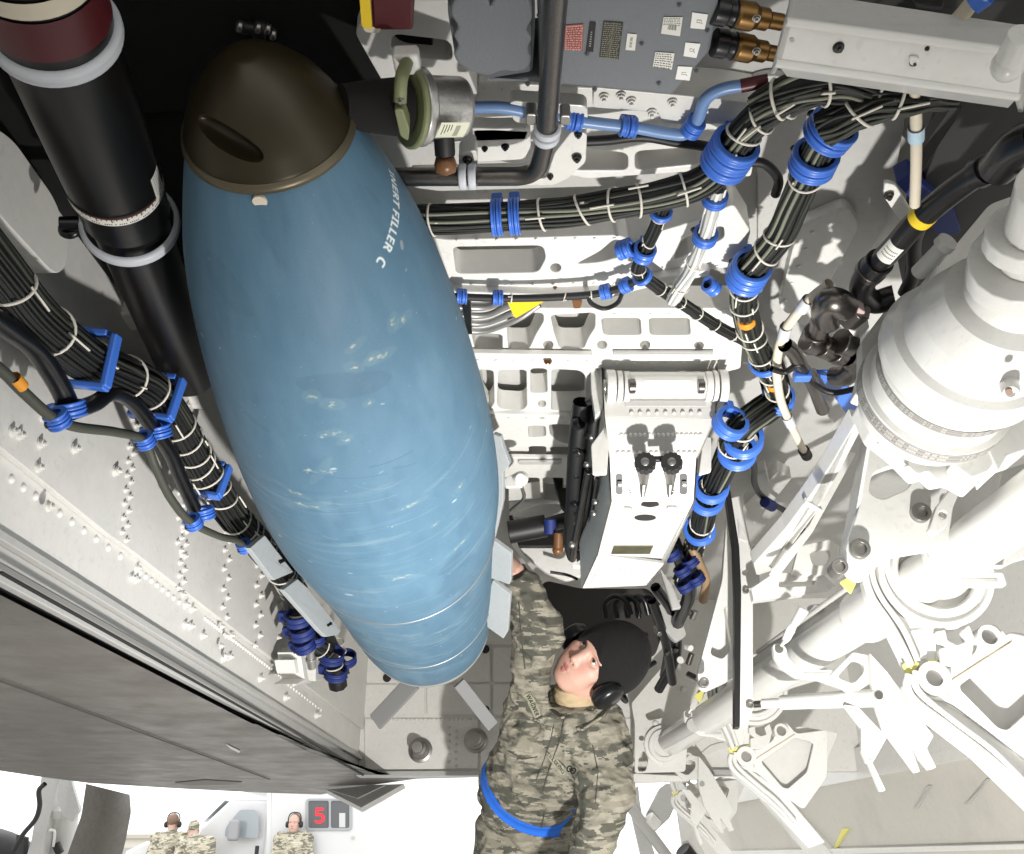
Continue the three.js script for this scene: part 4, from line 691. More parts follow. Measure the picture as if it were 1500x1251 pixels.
{ // black hydraulic line with elbows
  const b = thing('hydraulic_hose', 'black hydraulic line with a white tag and yellow band beside the big white actuator', 'hose', HY(1390, 290, 0.78));
  const p = [HY(1520, 205, 0.72), HY(1470, 235, 0.75), HY(1420, 262, 0.775), HY(1350, 318, 0.79), HY(1310, 362, 0.8), HY(1272, 400, 0.81)], cv = curve(p);
  part('hose', [new THREE.TubeGeometry(cv, 60, 0.0165, 16)], M.blackTube, b); const ring = (x, y, r, L, mat, n) => { const [c, d] = at(cv, nearOn(cv, x, y)); part(n, [lathe(sharp([[0, r * 0.8], [0, r], [L, r], [L, r * 0.8]]), along(c, d, -L / 2), along(c, d, 1), 24)], mat, b); };
  ring(1349, 314, 0.0172, 0.016, M.yellow, 'yellow_band'); ring(1478, 230, 0.022, 0.03, M.black, 'elbow_nut'); ring(1440, 248, 0.0195, 0.018, M.blackGloss, 'elbow_nut'); ring(1282, 388, 0.021, 0.026, M.blackGloss, 'elbow_nut'); ring(1276, 396, 0.0225, 0.012, M.darkSteel, 'elbow_nut');
  { const [c, d] = at(cv, nearOn(cv, 1308, 358)), f = camera.position.clone().sub(c); f.addScaledVector(d, -f.dot(d)).normalize(); part('tag', [new THREE.CylinderGeometry(0.0171, 0.0171, 0.042, 14, 1, true, -0.8, 1.6).applyMatrix4(frame(c, d.clone().cross(f).normalize(), d, f))], paper(128, 96, (g) => { g.fillStyle = '#555'; for (let j = 0; j < 3; j++) for (let i = 0; i < 8; i++) g.fillRect(16 + i * 12, 28 + j * 18, 8, 7); }), b); }
  part('elbow', [tube([HY(1272, 398, 0.81), HY(1262, 425, 0.815), HY(1280, 442, 0.82), HY(1310, 435, 0.82)], 0.019, 24, 16), tube([HY(1525, 200, 0.72), HY(1490, 216, 0.735), HY(1462, 246, 0.75)], 0.022, 20, 16)], M.blackGloss, b);
  const k = thing('small_strap', 'white strap with a round fastener tucked behind the black hydraulic line', 'strap', HY(1310, 300, 0.84)); part('strap', [plate(HP(0.84), [[1296, 268], [1312, 272], [1336, 312], [1322, 330], [1294, 288]], { t: 0.008, r: 0.006 })], M.white, k); boltAt(k, HP(0.838), 1302, 285, 6, M.darkSteel);
  const h = thing('black_pipe', 'slim black pipe passing behind the tag of the black hydraulic line', 'pipe', HY(1330, 370, 0.86)); part('pipe', [tube([HY(1360, 300, 0.86), HY(1340, 350, 0.86), HY(1338, 400, 0.86), HY(1325, 430, 0.85)], 0.011, 24, 12)], M.black, h);
}
{ // steel elbows
  const b = thing('steel_elbow_fittings', 'polished steel elbow fittings between the cream tube and the big white actuator', 'pipe fittings', HY(1215, 480, 0.8)); const S = std(col(0.17, 0.155, 0.145), 0.3, { metalness: 1 }), j = (l, r, n = 'elbow') => part(n, [tube(l.map((q) => HY(...q)), r, 24, 16)], S, b), nut = (a, c, r) => part('nut', [cyl(HY(...a), HY(...c), r, r, 6)], S, b), rg = (a, c, r) => part('collar', [cyl(HY(...a), HY(...c), r, r, 24)], S, b);
  j([[1212, 470, 0.8], [1208, 452, 0.79], [1220, 440, 0.78], [1240, 450, 0.78]], 0.021); part('elbow_cap', [new THREE.SphereGeometry(0.0212, 20, 14).translate(...HY(1236, 449, 0.78).toArray())], S, b); nut([1240, 470, 0.79], [1262, 452, 0.79], 0.019); rg([1205, 468, 0.8], [1198, 488, 0.8], 0.017); rg([1196, 486, 0.8], [1186, 506, 0.8], 0.02);
  rg([1180, 500, 0.79], [1250, 530, 0.79], 0.0155); rg([1202, 505, 0.79], [1212, 510, 0.79], 0.02); rg([1222, 514, 0.79], [1232, 520, 0.79], 0.02); j([[1240, 522, 0.79], [1252, 535, 0.79], [1240, 550, 0.79], [1222, 552, 0.8]], 0.018); rg([1230, 500, 0.79], [1246, 505, 0.79], 0.022); j([[1150, 505, 0.81], [1162, 515, 0.81], [1175, 540, 0.81], [1190, 560, 0.81], [1205, 600, 0.83]], 0.013, 'pipe');
  const q = thing('pink_fitting', 'pinkish square block below the steel elbows', 'fitting', HY(1255, 460, 0.78)); part('block', [plate(HP(0.78), [[1232, 466], [1252, 448], [1268, 458], [1248, 482]], { t: 0.03, r: 0.003 })], std(col(0.5, 0.38, 0.38), 0.4), q); part('base', [plate(HP(0.79), [[1240, 480], [1262, 462], [1274, 480], [1256, 500]], { t: 0.03 })], M.white, q);
  const w = thing('blue_flag_plate', 'flat bright blue plate sticking out below the steel elbows', 'plate', HY(1235, 575, 0.83)); part('plate', [plate(HP(0.835), [[1196, 545], [1222, 545], [1262, 588], [1262, 596], [1240, 607], [1232, 596]], { t: 0.006, r: 0.002 })], M.blue, w); part('backing', [plate(HP(0.85), [[1180, 548], [1196, 545], [1240, 607], [1222, 620], [1214, 612]], { t: 0.01 })], M.lightGrey, w); part('stay_wire', [tube([HY(1130, 540, 0.8), HY(1150, 545, 0.8), HY(1172, 535, 0.8), HY(1190, 560, 0.8), HY(1220, 575, 0.79), HY(1260, 568, 0.78)], 0.0055, 40, 8)], M.black, w); part('clip', [rbox(0.03, 0.018, 0.022, 0.004).translate(...HY(1175, 550, 0.8).toArray())], M.blue, w);
}
{ // black tube on the left with clamps
  const A = P(20, -110, 0.82), B = P(276, 545, 1.75), d = B.clone().sub(A).normalize(), b = thing('black_tube', 'fat black tube with white clamps and a graduated white band left of the bomb', 'tube', P(150, 220, 1));
  const par = (x, y) => { let m = 1e9, bt = 0; for (let t = 0; t < 1.3; t += 0.002) { const s = along(A, d, t).project(camera), q = ((s.x + 1) * 750 - x) ** 2 + ((1 - s.y) * 625.5 - y) ** 2; if (q < m) { m = q; bt = t; } } return bt; };
  const R = 0.057, ts = par(186, 305), t0 = par(60, 60), t1 = par(180, 324), t2 = par(166, 268);
  part('tube', [lathe(sharp([[-0.05, 0], [-0.05, R], [t2, R], [t2 + 0.002, R - 0.002], [ts + 0.005, R - 0.002], [ts + 0.01, R - 0.008], [A.distanceTo(B), R - 0.008], [A.distanceTo(B), 0]]), A, B, 48)], M.blackTube, b);
  const clampR = (t, w) => { part('clamp', [lathe([[0, R], [0, R + 0.003], [w * 0.15, R + 0.006], [w * 0.35, R + 0.007], [w * 0.4, R + 0.0055], [w * 0.6, R + 0.0055], [w * 0.65, R + 0.007], [w * 0.85, R + 0.006], [w, R + 0.003], [w, R]], along(A, d, t), along(A, d, 9), 48)], M.clampWhite, b); };
  clampR(t0 - 0.016, 0.02); clampR(t1, 0.018);
  const dial = paper(1024, 64, (g) => { g.fillStyle = '#0d0b0a'; g.fillRect(0, 0, 1024, 16); g.fillStyle = '#5a2a20'; g.fillRect(0, 12, 1024, 10); g.fillStyle = '#222'; for (let i = 0; i < 60; i++) { g.fillRect(i * 17, 20, 4, i % 3 ? 10 : 20); if (i % 3 === 0) g.fillRect(i * 17 + 5, 30, 5, 3); } for (let x = 4; x < 1020; x += 7) if (rnd() < 0.7) g.fillRect(x, 50, 4, 7); });
  const band = (L, tt, mat, n, a0 = 0, a1 = 6.2832, r = R + 0.0008) => part(n, [new THREE.CylinderGeometry(r, r, L, 48, 1, true, a0, a1).applyMatrix4(basisTo(d.clone().negate(), along(A, d, tt)))], mat, b);
  band(0.02, t2 - 0.004, dial, 'graduated_band', 0, 6.2832); { const c = along(A, d, par(200, 235)); const f = camera.position.clone().sub(c); f.addScaledVector(d, -f.dot(d)).normalize(); const e = d.clone().negate(), f2 = f.clone().applyAxisAngle(d, -0.95); part('label', [new THREE.CylinderGeometry(R + 0.001, R + 0.001, 0.042, 10, 1, true, -0.2, 0.4).applyMatrix4(frame(c, e.clone().cross(f2).normalize(), e, f2))], paper(64, 128, (g) => { g.fillStyle = '#777'; for (let j = 0; j < 9; j++) for (let i = 0; i < 4; i++) g.fillRect(10 + i * 12, 12 + j * 12, 7, 4); }), b); }
  band(0.05, par(16, 6), M.darkRed, 'red_band', 0, 6.2832, R + 0.0015); band(0.02, par(-10, -40), M.cream, 'pale_band', 0, 6.2832, R + 0.002);
  { const c = along(A, d, t1 + 0.01), l = V(-1, -0.1, 0); l.addScaledVector(d, -l.dot(d)).normalize(); part('clamp_lug', [tube([along(c, l, R + 0.004), along(c, l, R + 0.03)], 0.009, 3, 10), new THREE.TorusGeometry(0.011, 0.006, 8, 16).translate(...along(c, l, R + 0.02).addScaledVector(d, 0.012).toArray()), placed(HEX, along(c, l, R + 0.014), d, 0.009)], M.blackGloss, b); }
}
{ // hinged launcher rack
  const b = thing('launcher_rack', 'white hinged rack with two black knobs hanging from the roof right of the bomb', 'rack', P(965, 690, 2));
  const Lx = [[884, 560], [886, 610], [893, 672], [896, 735], [876, 812], [853, 862]], Rx = [[1053, 560], [1046, 615], [1020, 672], [1016, 735], [973, 826], [946, 858]], dep = [1.87, 1.86, 1.87, 1.9, 2.03, 2.13];
  const LP = Lx.map(([x, y], i) => P(x, y, dep[i])), RP = Rx.map(([x, y], i) => P(x, y, dep[i]));
  const face = (i, j, o = {}) => { const pl = P3(LP[i], RP[i], LP[j]); return [pl, plate(pl, [Lx[i], Rx[i], Rx[j], Lx[j]], { t: 0.008, r: 0.001, bevel: 0.001, ...o })]; };
  const names_ = ['top_panel', 'upper_panel', 'knob_panel', 'lower_panel', 'bottom_lip'];
  for (let i = 0; i < 5; i++) part(i === 0 ? 'head' : names_[i], [face(i, i + 1)[1]], i === 2 ? M.rack2 : M.rack, b);
  const [p1] = face(1, 2), [p2] = face(2, 3), [p3] = face(3, 4), [p4] = face(4, 5), [p0] = face(0, 1);
  // side cheeks
  const cheek = (S, sgn) => { const back = S.map((p) => p.clone().add(V(0, 0.16, 0.0))); const c = [...S, ...back.reverse()], pl = planeOf(S[2], V(1, 0, 0)); const g = plateW({ ...pl }, c.map((p) => p.clone().addScaledVector(pl.n, -p.clone().sub(pl.o).dot(pl.n))), { t: 0.006 }); return g; };
  const sideStrip = (S) => { const gs = []; for (let i = 0; i < 5; i++) { const a = S[i], c = S[i + 1], e = V(0, 0.14, -0.02); const g = new THREE.BufferGeometry(); const q = [a, c, c.clone().add(e), a.clone().add(e)]; const n = c.clone().sub(a).cross(e).normalize().multiplyScalar(0.003); const v = (p, s) => p.clone().addScaledVector(n, s); const f = (A, B, C_, D) => [A, B, C_, A, C_, D]; g.setAttribute('position', new THREE.Float32BufferAttribute([...f(...q.map((p) => v(p, 1))), ...f(...q.map((p) => v(p, -1)).reverse())].flatMap((p) => p.toArray()), 3)); g.computeVertexNormals(); gs.push(boxUV(g)); } return gs; };
  part('side_plate', sideStrip(LP), M.white, b); part('side_plate', sideStrip(RP), M.white, b);
  // hinge
  const hl = P(880, 566, 1.86), hr = P(1060, 566, 1.86), hd = hr.clone().sub(hl).normalize(); part('hinge_bar', [cyl(P(921, 564, 1.86), P(1032, 564, 1.86), 0.026, 0.026, 28)], M.gloss, b);
  for (const [x0, x1, r] of [[888, 901, 0.033], [903, 911, 0.031], [913, 922, 0.03], [1032, 1042, 0.03], [1043, 1050, 0.031], [1052, 1064, 0.033]]) part('hinge_lug', [cyl(P(x0, 566, 1.86), P(x1, 566, 1.86), r, r, 28)], M.gloss, b); for (const [x0, x1] of [[884, 889], [1063, 1068]]) part('hinge_pin', [cyl(P(x0, 566, 1.86), P(x1, 566, 1.86), 0.014)], M.bolt, b);
  for (const x of [926, 1027]) part('hinge_nut', [cyl(P(x - 5, 566, 1.83), P(x + 5, 566, 1.83), 0.014, 0.014, 6)], M.darkSteel, b);
  part('bar_label', [new THREE.CylinderGeometry(0.0266, 0.0266, 0.09, 16, 1, true, -0.5, 1).applyMatrix4(frame(P(976, 564, 1.86), hd.clone().cross(V(0, -0.55, 0.83)).normalize(), hd, V(0, -0.55, 0.83)))], std(col(1, 1, 1), 0.4, { map: ctex(128, 256, (g) => { g.fillStyle = '#e2e1db'; g.fillRect(0, 0, 128, 256); g.fillStyle = '#999'; for (let i = 0; i < 12; i++) g.fillRect(60, 40 + i * 15, 8, 9); for (let i = 0; i < 5; i++) g.fillRect(78, 70 + i * 15, 8, 9); }) }), b);
  part('recess', [plate(p0, [[914, 586], [1036, 586], [1034, 596], [916, 596]], { t: 0.004, lift: 0.002 })], M.shellGrey, b);
  for (const [pl, y0, x0, x1, n] of [[p1, 605, 925, 1025, 9], [p1, 637, 910, 1026, 18], [p1, 663, 905, 1018, 15]]) { const gs = []; for (let i = 0; i < n; i++) gs.push(placed(DOME, onP(pl, lerp(x0, x1, i / (n - 1)), y0), pl.n.clone().negate(), 0.0042)); tag(part('rivet_row', gs, M.white, b), null, null, null, 'stuff'); }
  { const gs = []; for (let j = 0; j < 7; j++) for (const x of [866 + (6 - j) * 1.6, 946 + (6 - j) * 2.4]) gs.push(placed(DOME, onP(p4, x, 836 + j * 3.2), p4.n.clone().negate(), 0.003)); for (let i = 0; i < 11; i++) gs.push(placed(DOME, onP(p4, 870 + i * 8, 834), p4.n.clone().negate(), 0.003), placed(DOME, onP(p4, 868 + i * 8, 841), p4.n.clone().negate(), 0.003)); tag(part('rivet_row', gs, M.lightGrey, b), null, null, null, 'stuff'); }
  const kn = (x) => { const A = onP(p2, x - 4, 700).addScaledVector(p2.n, -0.008), K = P(x, 678, 1.8); part('knob_stem', [cyl(onP(p2, x - 2, 706), P(x - 1, 684, 1.82), 0.009, 0.013), cyl(onP(p2, x - 2, 706), onP(p2, x - 4, 727).addScaledVector(p2.n, -0.006), 0.009, 0.004)], M.bolt, b); const prof = []; const kd = camera.position.clone().sub(K).normalize().add(V(0, 0.35, 0.1)).normalize(); const s = new THREE.Shape(); for (let i = 0; i < 48; i++) { const a = i / 48 * 6.2832, r = 0.0185 + (i % 4 < 2 ? 0 : -0.0016); i ? s.lineTo(r * Math.cos(a), r * Math.sin(a)) : s.moveTo(r, 0); } s.closePath(); const g = new THREE.ExtrudeGeometry(s, { depth: 0.014, bevelEnabled: true, bevelSize: 0.002, bevelThickness: 0.003, bevelSegments: 2 }); const ux = V(0, 1, 0).cross(kd).normalize(); g.applyMatrix4(frame(K.clone().addScaledVector(kd, -0.01), ux, kd.clone().cross(ux), kd)); part('knob', [g], M.dark, b); part('knob_cap', [placed(DOME, K.clone().addScaledVector(kd, 0.006), kd, 0.009, 0.003)], M.bolt, b); };
  kn(945); kn(984); part('knob_link', [cyl(P(955, 673, 1.83), P(975, 672, 1.83), 0.006)], M.black, b);
  for (const [x, w] of [[907, 10], [1001, 11]]) { part('slot', [plate(p2, [[x - w / 2, 694], [x + w / 2, 694], [x + w / 2, 724], [x - w / 2, 724]], { t: 0.004, lift: 0.001, r: 0.006, bevel: 0 })], M.black, b); part('slot_pin', [cyl(onP(p2, x - 3, 708).addScaledVector(p2.n, -0.004), onP(p2, x + 4, 708).addScaledVector(p2.n, -0.004), 0.007)], M.steel, b); }
  for (const [x, y] of [[923, 722], [986, 722]]) boltAt(b, p2, x, y, 5, M.bolt); part('slot', [plate(p2, [[945, 712], [969, 712], [969, 716], [945, 716]], { t: 0.003, lift: 0.001, bevel: 0 })], M.lightGrey, b);
  part('slot', [plate(p3, [[941, 735], [964, 735], [966, 740], [952, 743], [938, 740]], { t: 0.003, lift: 0.001, bevel: 0 })], M.darkSteel, b); part('oval_hole', [plate(p3, circ(945, 758, 16, 20, 0.28), { t: 0.003, lift: 0.001, bevel: 0 })], M.dark, b);
  for (const p of [[[914, 740], [926, 742], [928, 752], [918, 750]], [[976, 740], [992, 740], [990, 750], [978, 752]]]) part('catch', [plate(p3, p, { t: 0.012, lift: 0.006, r: 0.006 })], M.lightGrey, b);
  for (const [x, y] of [[900, 751], [939, 751], [962, 751], [997, 751], [934, 766], [951, 766]]) part('slot', [plate(p3, [[x - 2.5, y - 0.6], [x + 2.5, y - 0.6], [x + 2.5, y + 0.6], [x - 2.5, y + 0.6]], { t: 0.002, lift: 0.001, bevel: 0 })], M.shellGrey, b);
  part('name_plate', [plate(p3, [[899, 799], [957, 799], [952, 811], [895, 811]], { t: 0.003, lift: 0.002, r: 0.001 })], std(col(0.13, 0.125, 0.075), 0.35, { metalness: 0.5, map: texMetal }), b);
  part('lug_plate', plate(ZP(870, 655, 1.86), [[866, 652], [888, 622], [893, 640], [889, 694], [868, 694]], { t: 0.01 }), M.white, b); part('lug_plate', [plate(ZP(1040, 655, 1.88), [[1030, 640], [1042, 640], [1042, 690], [1024, 695]], { t: 0.01 })], M.white, b);
  const pil = thing('roof_pylon', 'white tapered bracket on the roof beside the hinge of the white rack', 'bracket', P(873, 560, 1.9)); part('plate', [plate(ZP(873, 560, 1.92), [[865, 520], [880, 525], [888, 560], [882, 600], [872, 610], [866, 570]], { t: 0.03, r: 0.006 })], M.white, pil);
}
{ // black linkage left of the rack
  const b = thing('black_linkage', 'long black folded linkage running down beside the white rack', 'linkage', P(850, 720, 2.1));
  const l = [[858, 590, 1.95], [852, 640, 2.0], [848, 690, 2.06], [846, 740, 2.13], [842, 790, 2.22], [846, 815, 2.28]]; const s = curve(l.map((q) => P(...q)));
  part('link_bar', [sweep(s, 40, () => 0.3, 0.019, 10, 0.008, [1, 1, 1]), sweep(s, 40, () => 3.4, 0.013, 8, 0.022, [1, 1, 1])], M.black, b); for (let i = 0; i < 12; i++) { const [c] = at(s, 0.03 + i * 0.078), o = V(rr(-0.02, 0.012), rr(-0.01, 0.01), 0.016); part('link_joint', [cyl(c.clone().add(o), c.clone().add(o).add(V(0.012, 0, 0.01)), rr(0.008, 0.016))], i % 3 ? M.blackGloss : M.darkSteel, b); }
  for (const [x, y] of [[858, 605], [866, 640], [860, 680], [872, 735], [838, 798], [870, 752]]) part('link_pin', [new THREE.SphereGeometry(0.0075, 12, 8).translate(...P(x, y, 1.98).toArray())], M.bolt, b);
  part('link_rod', [cyl(P(875, 700, 2.02), P(856, 822, 2.24), 0.005), cyl(P(862, 690, 2.02), P(838, 820, 2.25), 0.009)], M.darkSteel, b); part('clevis', [plate(ZP(846, 815, 2.26), [[838, 808], [844, 806], [845, 826], [852, 826], [853, 812], [858, 812], [857, 830], [838, 830]], { t: 0.02 })], M.white, b);
  const d = thing('dark_actuator', 'dark tangle of actuator hardware in the shadow between bomb and rack', 'actuator', P(810, 775, 2.4)); part('body', [cyl(P(745, 780, 2.5), P(800, 770, 2.5), 0.03), cyl(P(800, 770, 2.5), P(850, 755, 2.45), 0.02), plate(ZP(820, 720, 2.5), [[808, 690], [836, 690], [840, 760], [822, 740]], { t: 0.03 }), plate(ZP(790, 765, 2.6), [[745, 755], [800, 748], [840, 760], [830, 800], [760, 800]], { t: 0.02 })], M.black, d); part('clip', [cyl(P(806, 760, 2.42), P(806, 782, 2.42), 0.016)], M.navy, d); part('rod_end', [cyl(P(818, 780, 2.4), P(817, 806, 2.4), 0.012), new THREE.SphereGeometry(0.014, 12, 10).translate(...P(817, 806, 2.4).toArray())], M.brown, d);
  const w = thing('white_cover', 'white curved cover plates below the dark actuator, above the raised arm', 'plate', P(800, 800, 2.6)); part('plate', [plate(ZP(800, 810, 2.6), [[755, 790], [790, 785], [830, 782], [845, 800], [856, 842], [830, 850], [800, 838], [770, 815]], { t: 0.02, r: 0.01 })], M.white, w); part('plate', [plate(ZP(800, 745, 2.55), [[750, 752], [790, 738], [828, 738], [820, 750], [800, 760], [752, 758]], { t: 0.02 })], M.white, w); part('bracket', [tube([P(806, 838, 2.5), P(830, 842, 2.5), P(845, 848, 2.45)], 0.004, 10, 6)], M.black, w);
  const r = thing('round_fitting', 'bright white round fitting with a bolt beside the right edge of the bomb', 'fitting', P(763, 701, 2.1)); part('boss', [lathe(sharp([[0, 0], [0, 0.017], [0.015, 0.017], [0.02, 0.012], [0.024, 0.012], [0.024, 0]]), P(763, 701, 2.12), P(761, 704, 2.0), 24)], M.gloss, r); part('arm', [plate(ZP(750, 706, 2.12), [[737, 702], [760, 690], [766, 712], [740, 713]], { t: 0.014, r: 0.004 })], M.gloss, r); part('rod', [tube([P(764, 713, 2.13), P(767, 730, 2.16), P(748, 748, 2.2)], 0.004, 14, 8)], M.bolt, r);
}

// ---------- right side: actuator, torque tube, launcher fittings, arms ----------
{ // big white actuator
  const A = P(1338, 616, 1.5), B = P(1560, 330, 1.12), d = B.clone().sub(A).normalize(), b = thing('bay_door_actuator', 'big glossy white ringed actuator drum at the right edge', 'actuator', P(1400, 520, 1.4));
  part('drum', [lathe(sharp([[0, 0], [0, 0.06], [0.03, 0.066], [0.03, 0.098], [0.06, 0.102], [0.062, 0.11], [0.092, 0.112], [0.094, 0.102], [0.15, 0.105], [0.17, 0.118], [0.19, 0.12], [0.21, 0.112], [0.215, 0.1], [0.26, 0.095], [0.3, 0.08], [0.31, 0.06], [0.36, 0.055], [0.38, 0.05], [0.5, 0.05], [0.5, 0]]), A, B, 64)], M.gloss, b);
  const band = (t, r, w) => part('label_band', [new THREE.CylinderGeometry(r, r, w, 40, 1, true, 0, 6.2832).applyMatrix4(basisTo(d, along(A, d, t)))], paper(1024, 32, (g) => { g.fillStyle = '#8d8b87'; g.fillRect(0, 0, 1024, 32); for (let x = 0; x < 1024; x += 5) { g.fillStyle = rnd() < 0.5 ? '#6f6d69' : '#a9a7a2'; g.fillRect(x, 6, 3, 6); g.fillRect(x, 18, 3, 6); } }), b);
  band(0.077, 0.1124, 0.022); band(0.135, 0.1058, 0.014);
  const pl = P3(P(1270, 560, 1.42), P(1430, 700, 1.42), P(1340, 600, 1.36));
  const ap = ZP(1350, 640, 1.46);
  part('mount_plate', [plate(ap, [[1256, 592], [1284, 570], [1300, 596], [1330, 610], [1400, 650], [1440, 668], [1448, 690], [1424, 716], [1396, 700], [1372, 704], [1360, 690], [1344, 696], [1310, 662], [1276, 636]], { t: 0.04, r: 0.006 })], M.gloss, b);
  part('mount_step', [plate(ZP(1350, 640, 1.44), [[1276, 600], [1300, 585], [1345, 625], [1368, 640], [1355, 664], [1330, 660]], { t: 0.02, r: 0.004 })], M.gloss, b);
  part('mount_step', [plate(ZP(1350, 640, 1.43), [[1400, 650], [1440, 630], [1470, 660], [1448, 690], [1424, 700], [1396, 680]], { t: 0.04, r: 0.004 })], M.gloss, b);
  part('end_block', [plate(ZP(1480, 640, 1.42), [[1440, 640], [1500, 600], [1560, 600], [1560, 640], [1475, 668], [1462, 690]], { t: 0.08, r: 0.004 })], M.gloss, b);
  for (const [x, y] of [[1290, 640], [1300, 652], [1288, 650], [1312, 656], [1328, 684], [1322, 640], [1342, 604], [1400, 690], [1380, 668], [1298, 612], [1306, 618]]) boltAt(b, ap, x, y, 3.5, M.gloss, 'bolt', DOME);
  for (const [x, y, z, r] of [[1406, 536, 1.26, 0.012], [1480, 572, 1.22, 0.011], [1346, 614, 1.4, 0.014], [1356, 634, 1.4, 0.014]]) { const p = P(x, y, z), f = V(-0.3, -0.75, 0.55).normalize(); part('boss', [lathe(sharp([[-0.05, 0], [-0.05, r * 1.3], [0, r], [0.008, r * 0.9], [0.008, r * 0.5], [0.004, r * 0.4], [0.004, 0]]), p, along(p, f, 1), 20)], M.gloss, b); }
  part('plug_hole', [placed(new THREE.CylinderGeometry(1, 1, 1, 16), P(1478, 573, 1.19), V(-0.3, -0.75, 0.55), 0.0045, 0.006)], M.brown, b);
  part('drain_boss', [cyl(P(1386, 358, 1.32), P(1345, 400, 1.38), 0.012), cyl(P(1390, 352, 1.3), P(1380, 362, 1.31), 0.015)], M.gloss, b);
  part('shroud', [plate(P3(P(1340, 430, 1.36), P(1400, 380, 1.3), P(1330, 560, 1.46)), [[1338, 440], [1368, 400], [1376, 420], [1352, 470], [1362, 530], [1332, 590], [1318, 560]], { t: 0.03, r: 0.01 })], M.gloss, b);
  const up = thing('white_pipe_stack', 'stack of white pipe flanges at the right edge above the actuator drum', 'pipe', P(1490, 330, 1.05)); part('pipe', [cyl(P(1500, 400, 1.16), P(1540, 270, 1.0), 0.035)], M.gloss, up); part('flange', [cyl(P(1492, 405, 1.16), P(1498, 380, 1.13), 0.06), cyl(P(1500, 360, 1.1), P(1507, 338, 1.08), 0.046)], M.gloss, up);
  const sq = thing('side_bracket', 'pale stepped bracket at the left side of the actuator drum below the steel elbows', 'bracket', P(1280, 520, 1.48)); part('bracket', [plate(ZP(1280, 520, 1.5), [[1262, 500], [1300, 450], [1330, 430], [1334, 470], [1300, 520], [1276, 540], [1290, 560], [1270, 585], [1252, 578], [1262, 540]], { t: 0.03, r: 0.004 })], M.white2, sq); for (const [x, y] of [[1292, 530], [1272, 558]]) boltAt(sq, ZP(1280, 520, 1.5), x, y, 3.5, M.white);
}
{ // web plate from actuator down to hub, with pin holes
  const b = thing('hub_web_plate', 'white web plate with a rounded cut-out between the actuator drum and the large bearing ring', 'plate', P(1300, 740, 1.62)); const pl = ZP(1300, 740, 1.66);
  part('plate', [plate(pl, [[1274, 630], [1340, 660], [1470, 690], [1450, 760], [1392, 800], [1300, 815], [1262, 852], [1240, 840], [1236, 812], [1258, 745]], { t: 0.02, r: 0.012, hr: 0.02, holes: [[[1277, 692], [1318, 678], [1340, 700], [1330, 716], [1292, 733], [1272, 722]]] })], M.gloss, b);
  part('flange', [plate(P3(P(1274, 630, 1.66), P(1240, 835, 1.66), P(1262, 640, 1.74)), [[1274, 630], [1264, 632], [1226, 830], [1238, 840]], { t: 0.006, r: 0 })], M.white2, b);
  const bore = (x, y, r, n = 'bushing') => { const p = onP(pl, x, y), f = V(0, 0, 1); part(n, [lathe(sharp([[-0.02, r * 0.6], [0.012, r * 0.6], [0.012, r], [-0.02, r]]), p, along(p, f, 1), 28), placed(new THREE.CylinderGeometry(1, 1, 1, 20), p, f, r * 0.62, 0.012)], M.bolt, b); };
  bore(1347, 753, 0.017); bore(1258, 806, 0.017); bore(1228, 832, 0.014); bore(1381, 753, 0.008);
  part('lever', [plate(ZP(1380, 750, 1.6), [[1400, 705], [1410, 712], [1392, 752], [1386, 772], [1372, 782], [1360, 778], [1372, 742]], { t: 0.016, r: 0.006, holes: [circ(1381, 754, 6, 14)] })], M.gloss, b);
}
{ // torque tubes running along the bay
  const b = thing('torque_tube', 'thick white torque tube running along the right side through the bearing rings', 'tube', P(1400, 800, 1.7));
  const A = P(1580, 688, 1.35), B = P(1367, 838, 1.78), Cc = P(1150, 968, 2.45), D = P(975, 1092, 3.45), d1 = B.clone().sub(A).normalize();
  part('tube', [cyl(A, along(A, d1, A.distanceTo(B)), 0.046, 0.046, 40)], M.gloss, b); const d2 = D.clone().sub(B).normalize(), L = B.distanceTo(D); part('tube', [cyl(B, D, 0.046, 0.046, 36)], M.gloss, b);
  part('coupling', [lathe(sharp([[0, 0.046], [0, 0.056], [0.02, 0.058], [0.13, 0.058], [0.14, 0.056], [0.14, 0.046]]), along(B, d2, 0.15), D, 36)], M.gloss, b); part('rail', [cyl(P(1240, 862, 2.0), P(1110, 955, 2.6), 0.006), cyl(P(1262, 905, 2.0), P(1120, 985, 2.6), 0.006)], M.lightGrey, b);
  const t2 = thing('torque_tube', 'pale grooved box beam lying behind the torque tube between the two bearing rings', 'beam', P(1190, 880, 2.3)); const q = P3(P(1150, 930, 2.4), P(1250, 860, 2.05), P(1200, 850, 2.2)); part('beam', [plate(q, [[1100, 990], [1100, 965], [1290, 830], [1300, 850]], { t: 0.03, r: 0.004 })], M.white2, t2); part('cover', [plate(q, circ(1196, 891, 11, 16, 0.55), { t: 0.01, lift: 0.006 })], M.lightGrey, t2);
}
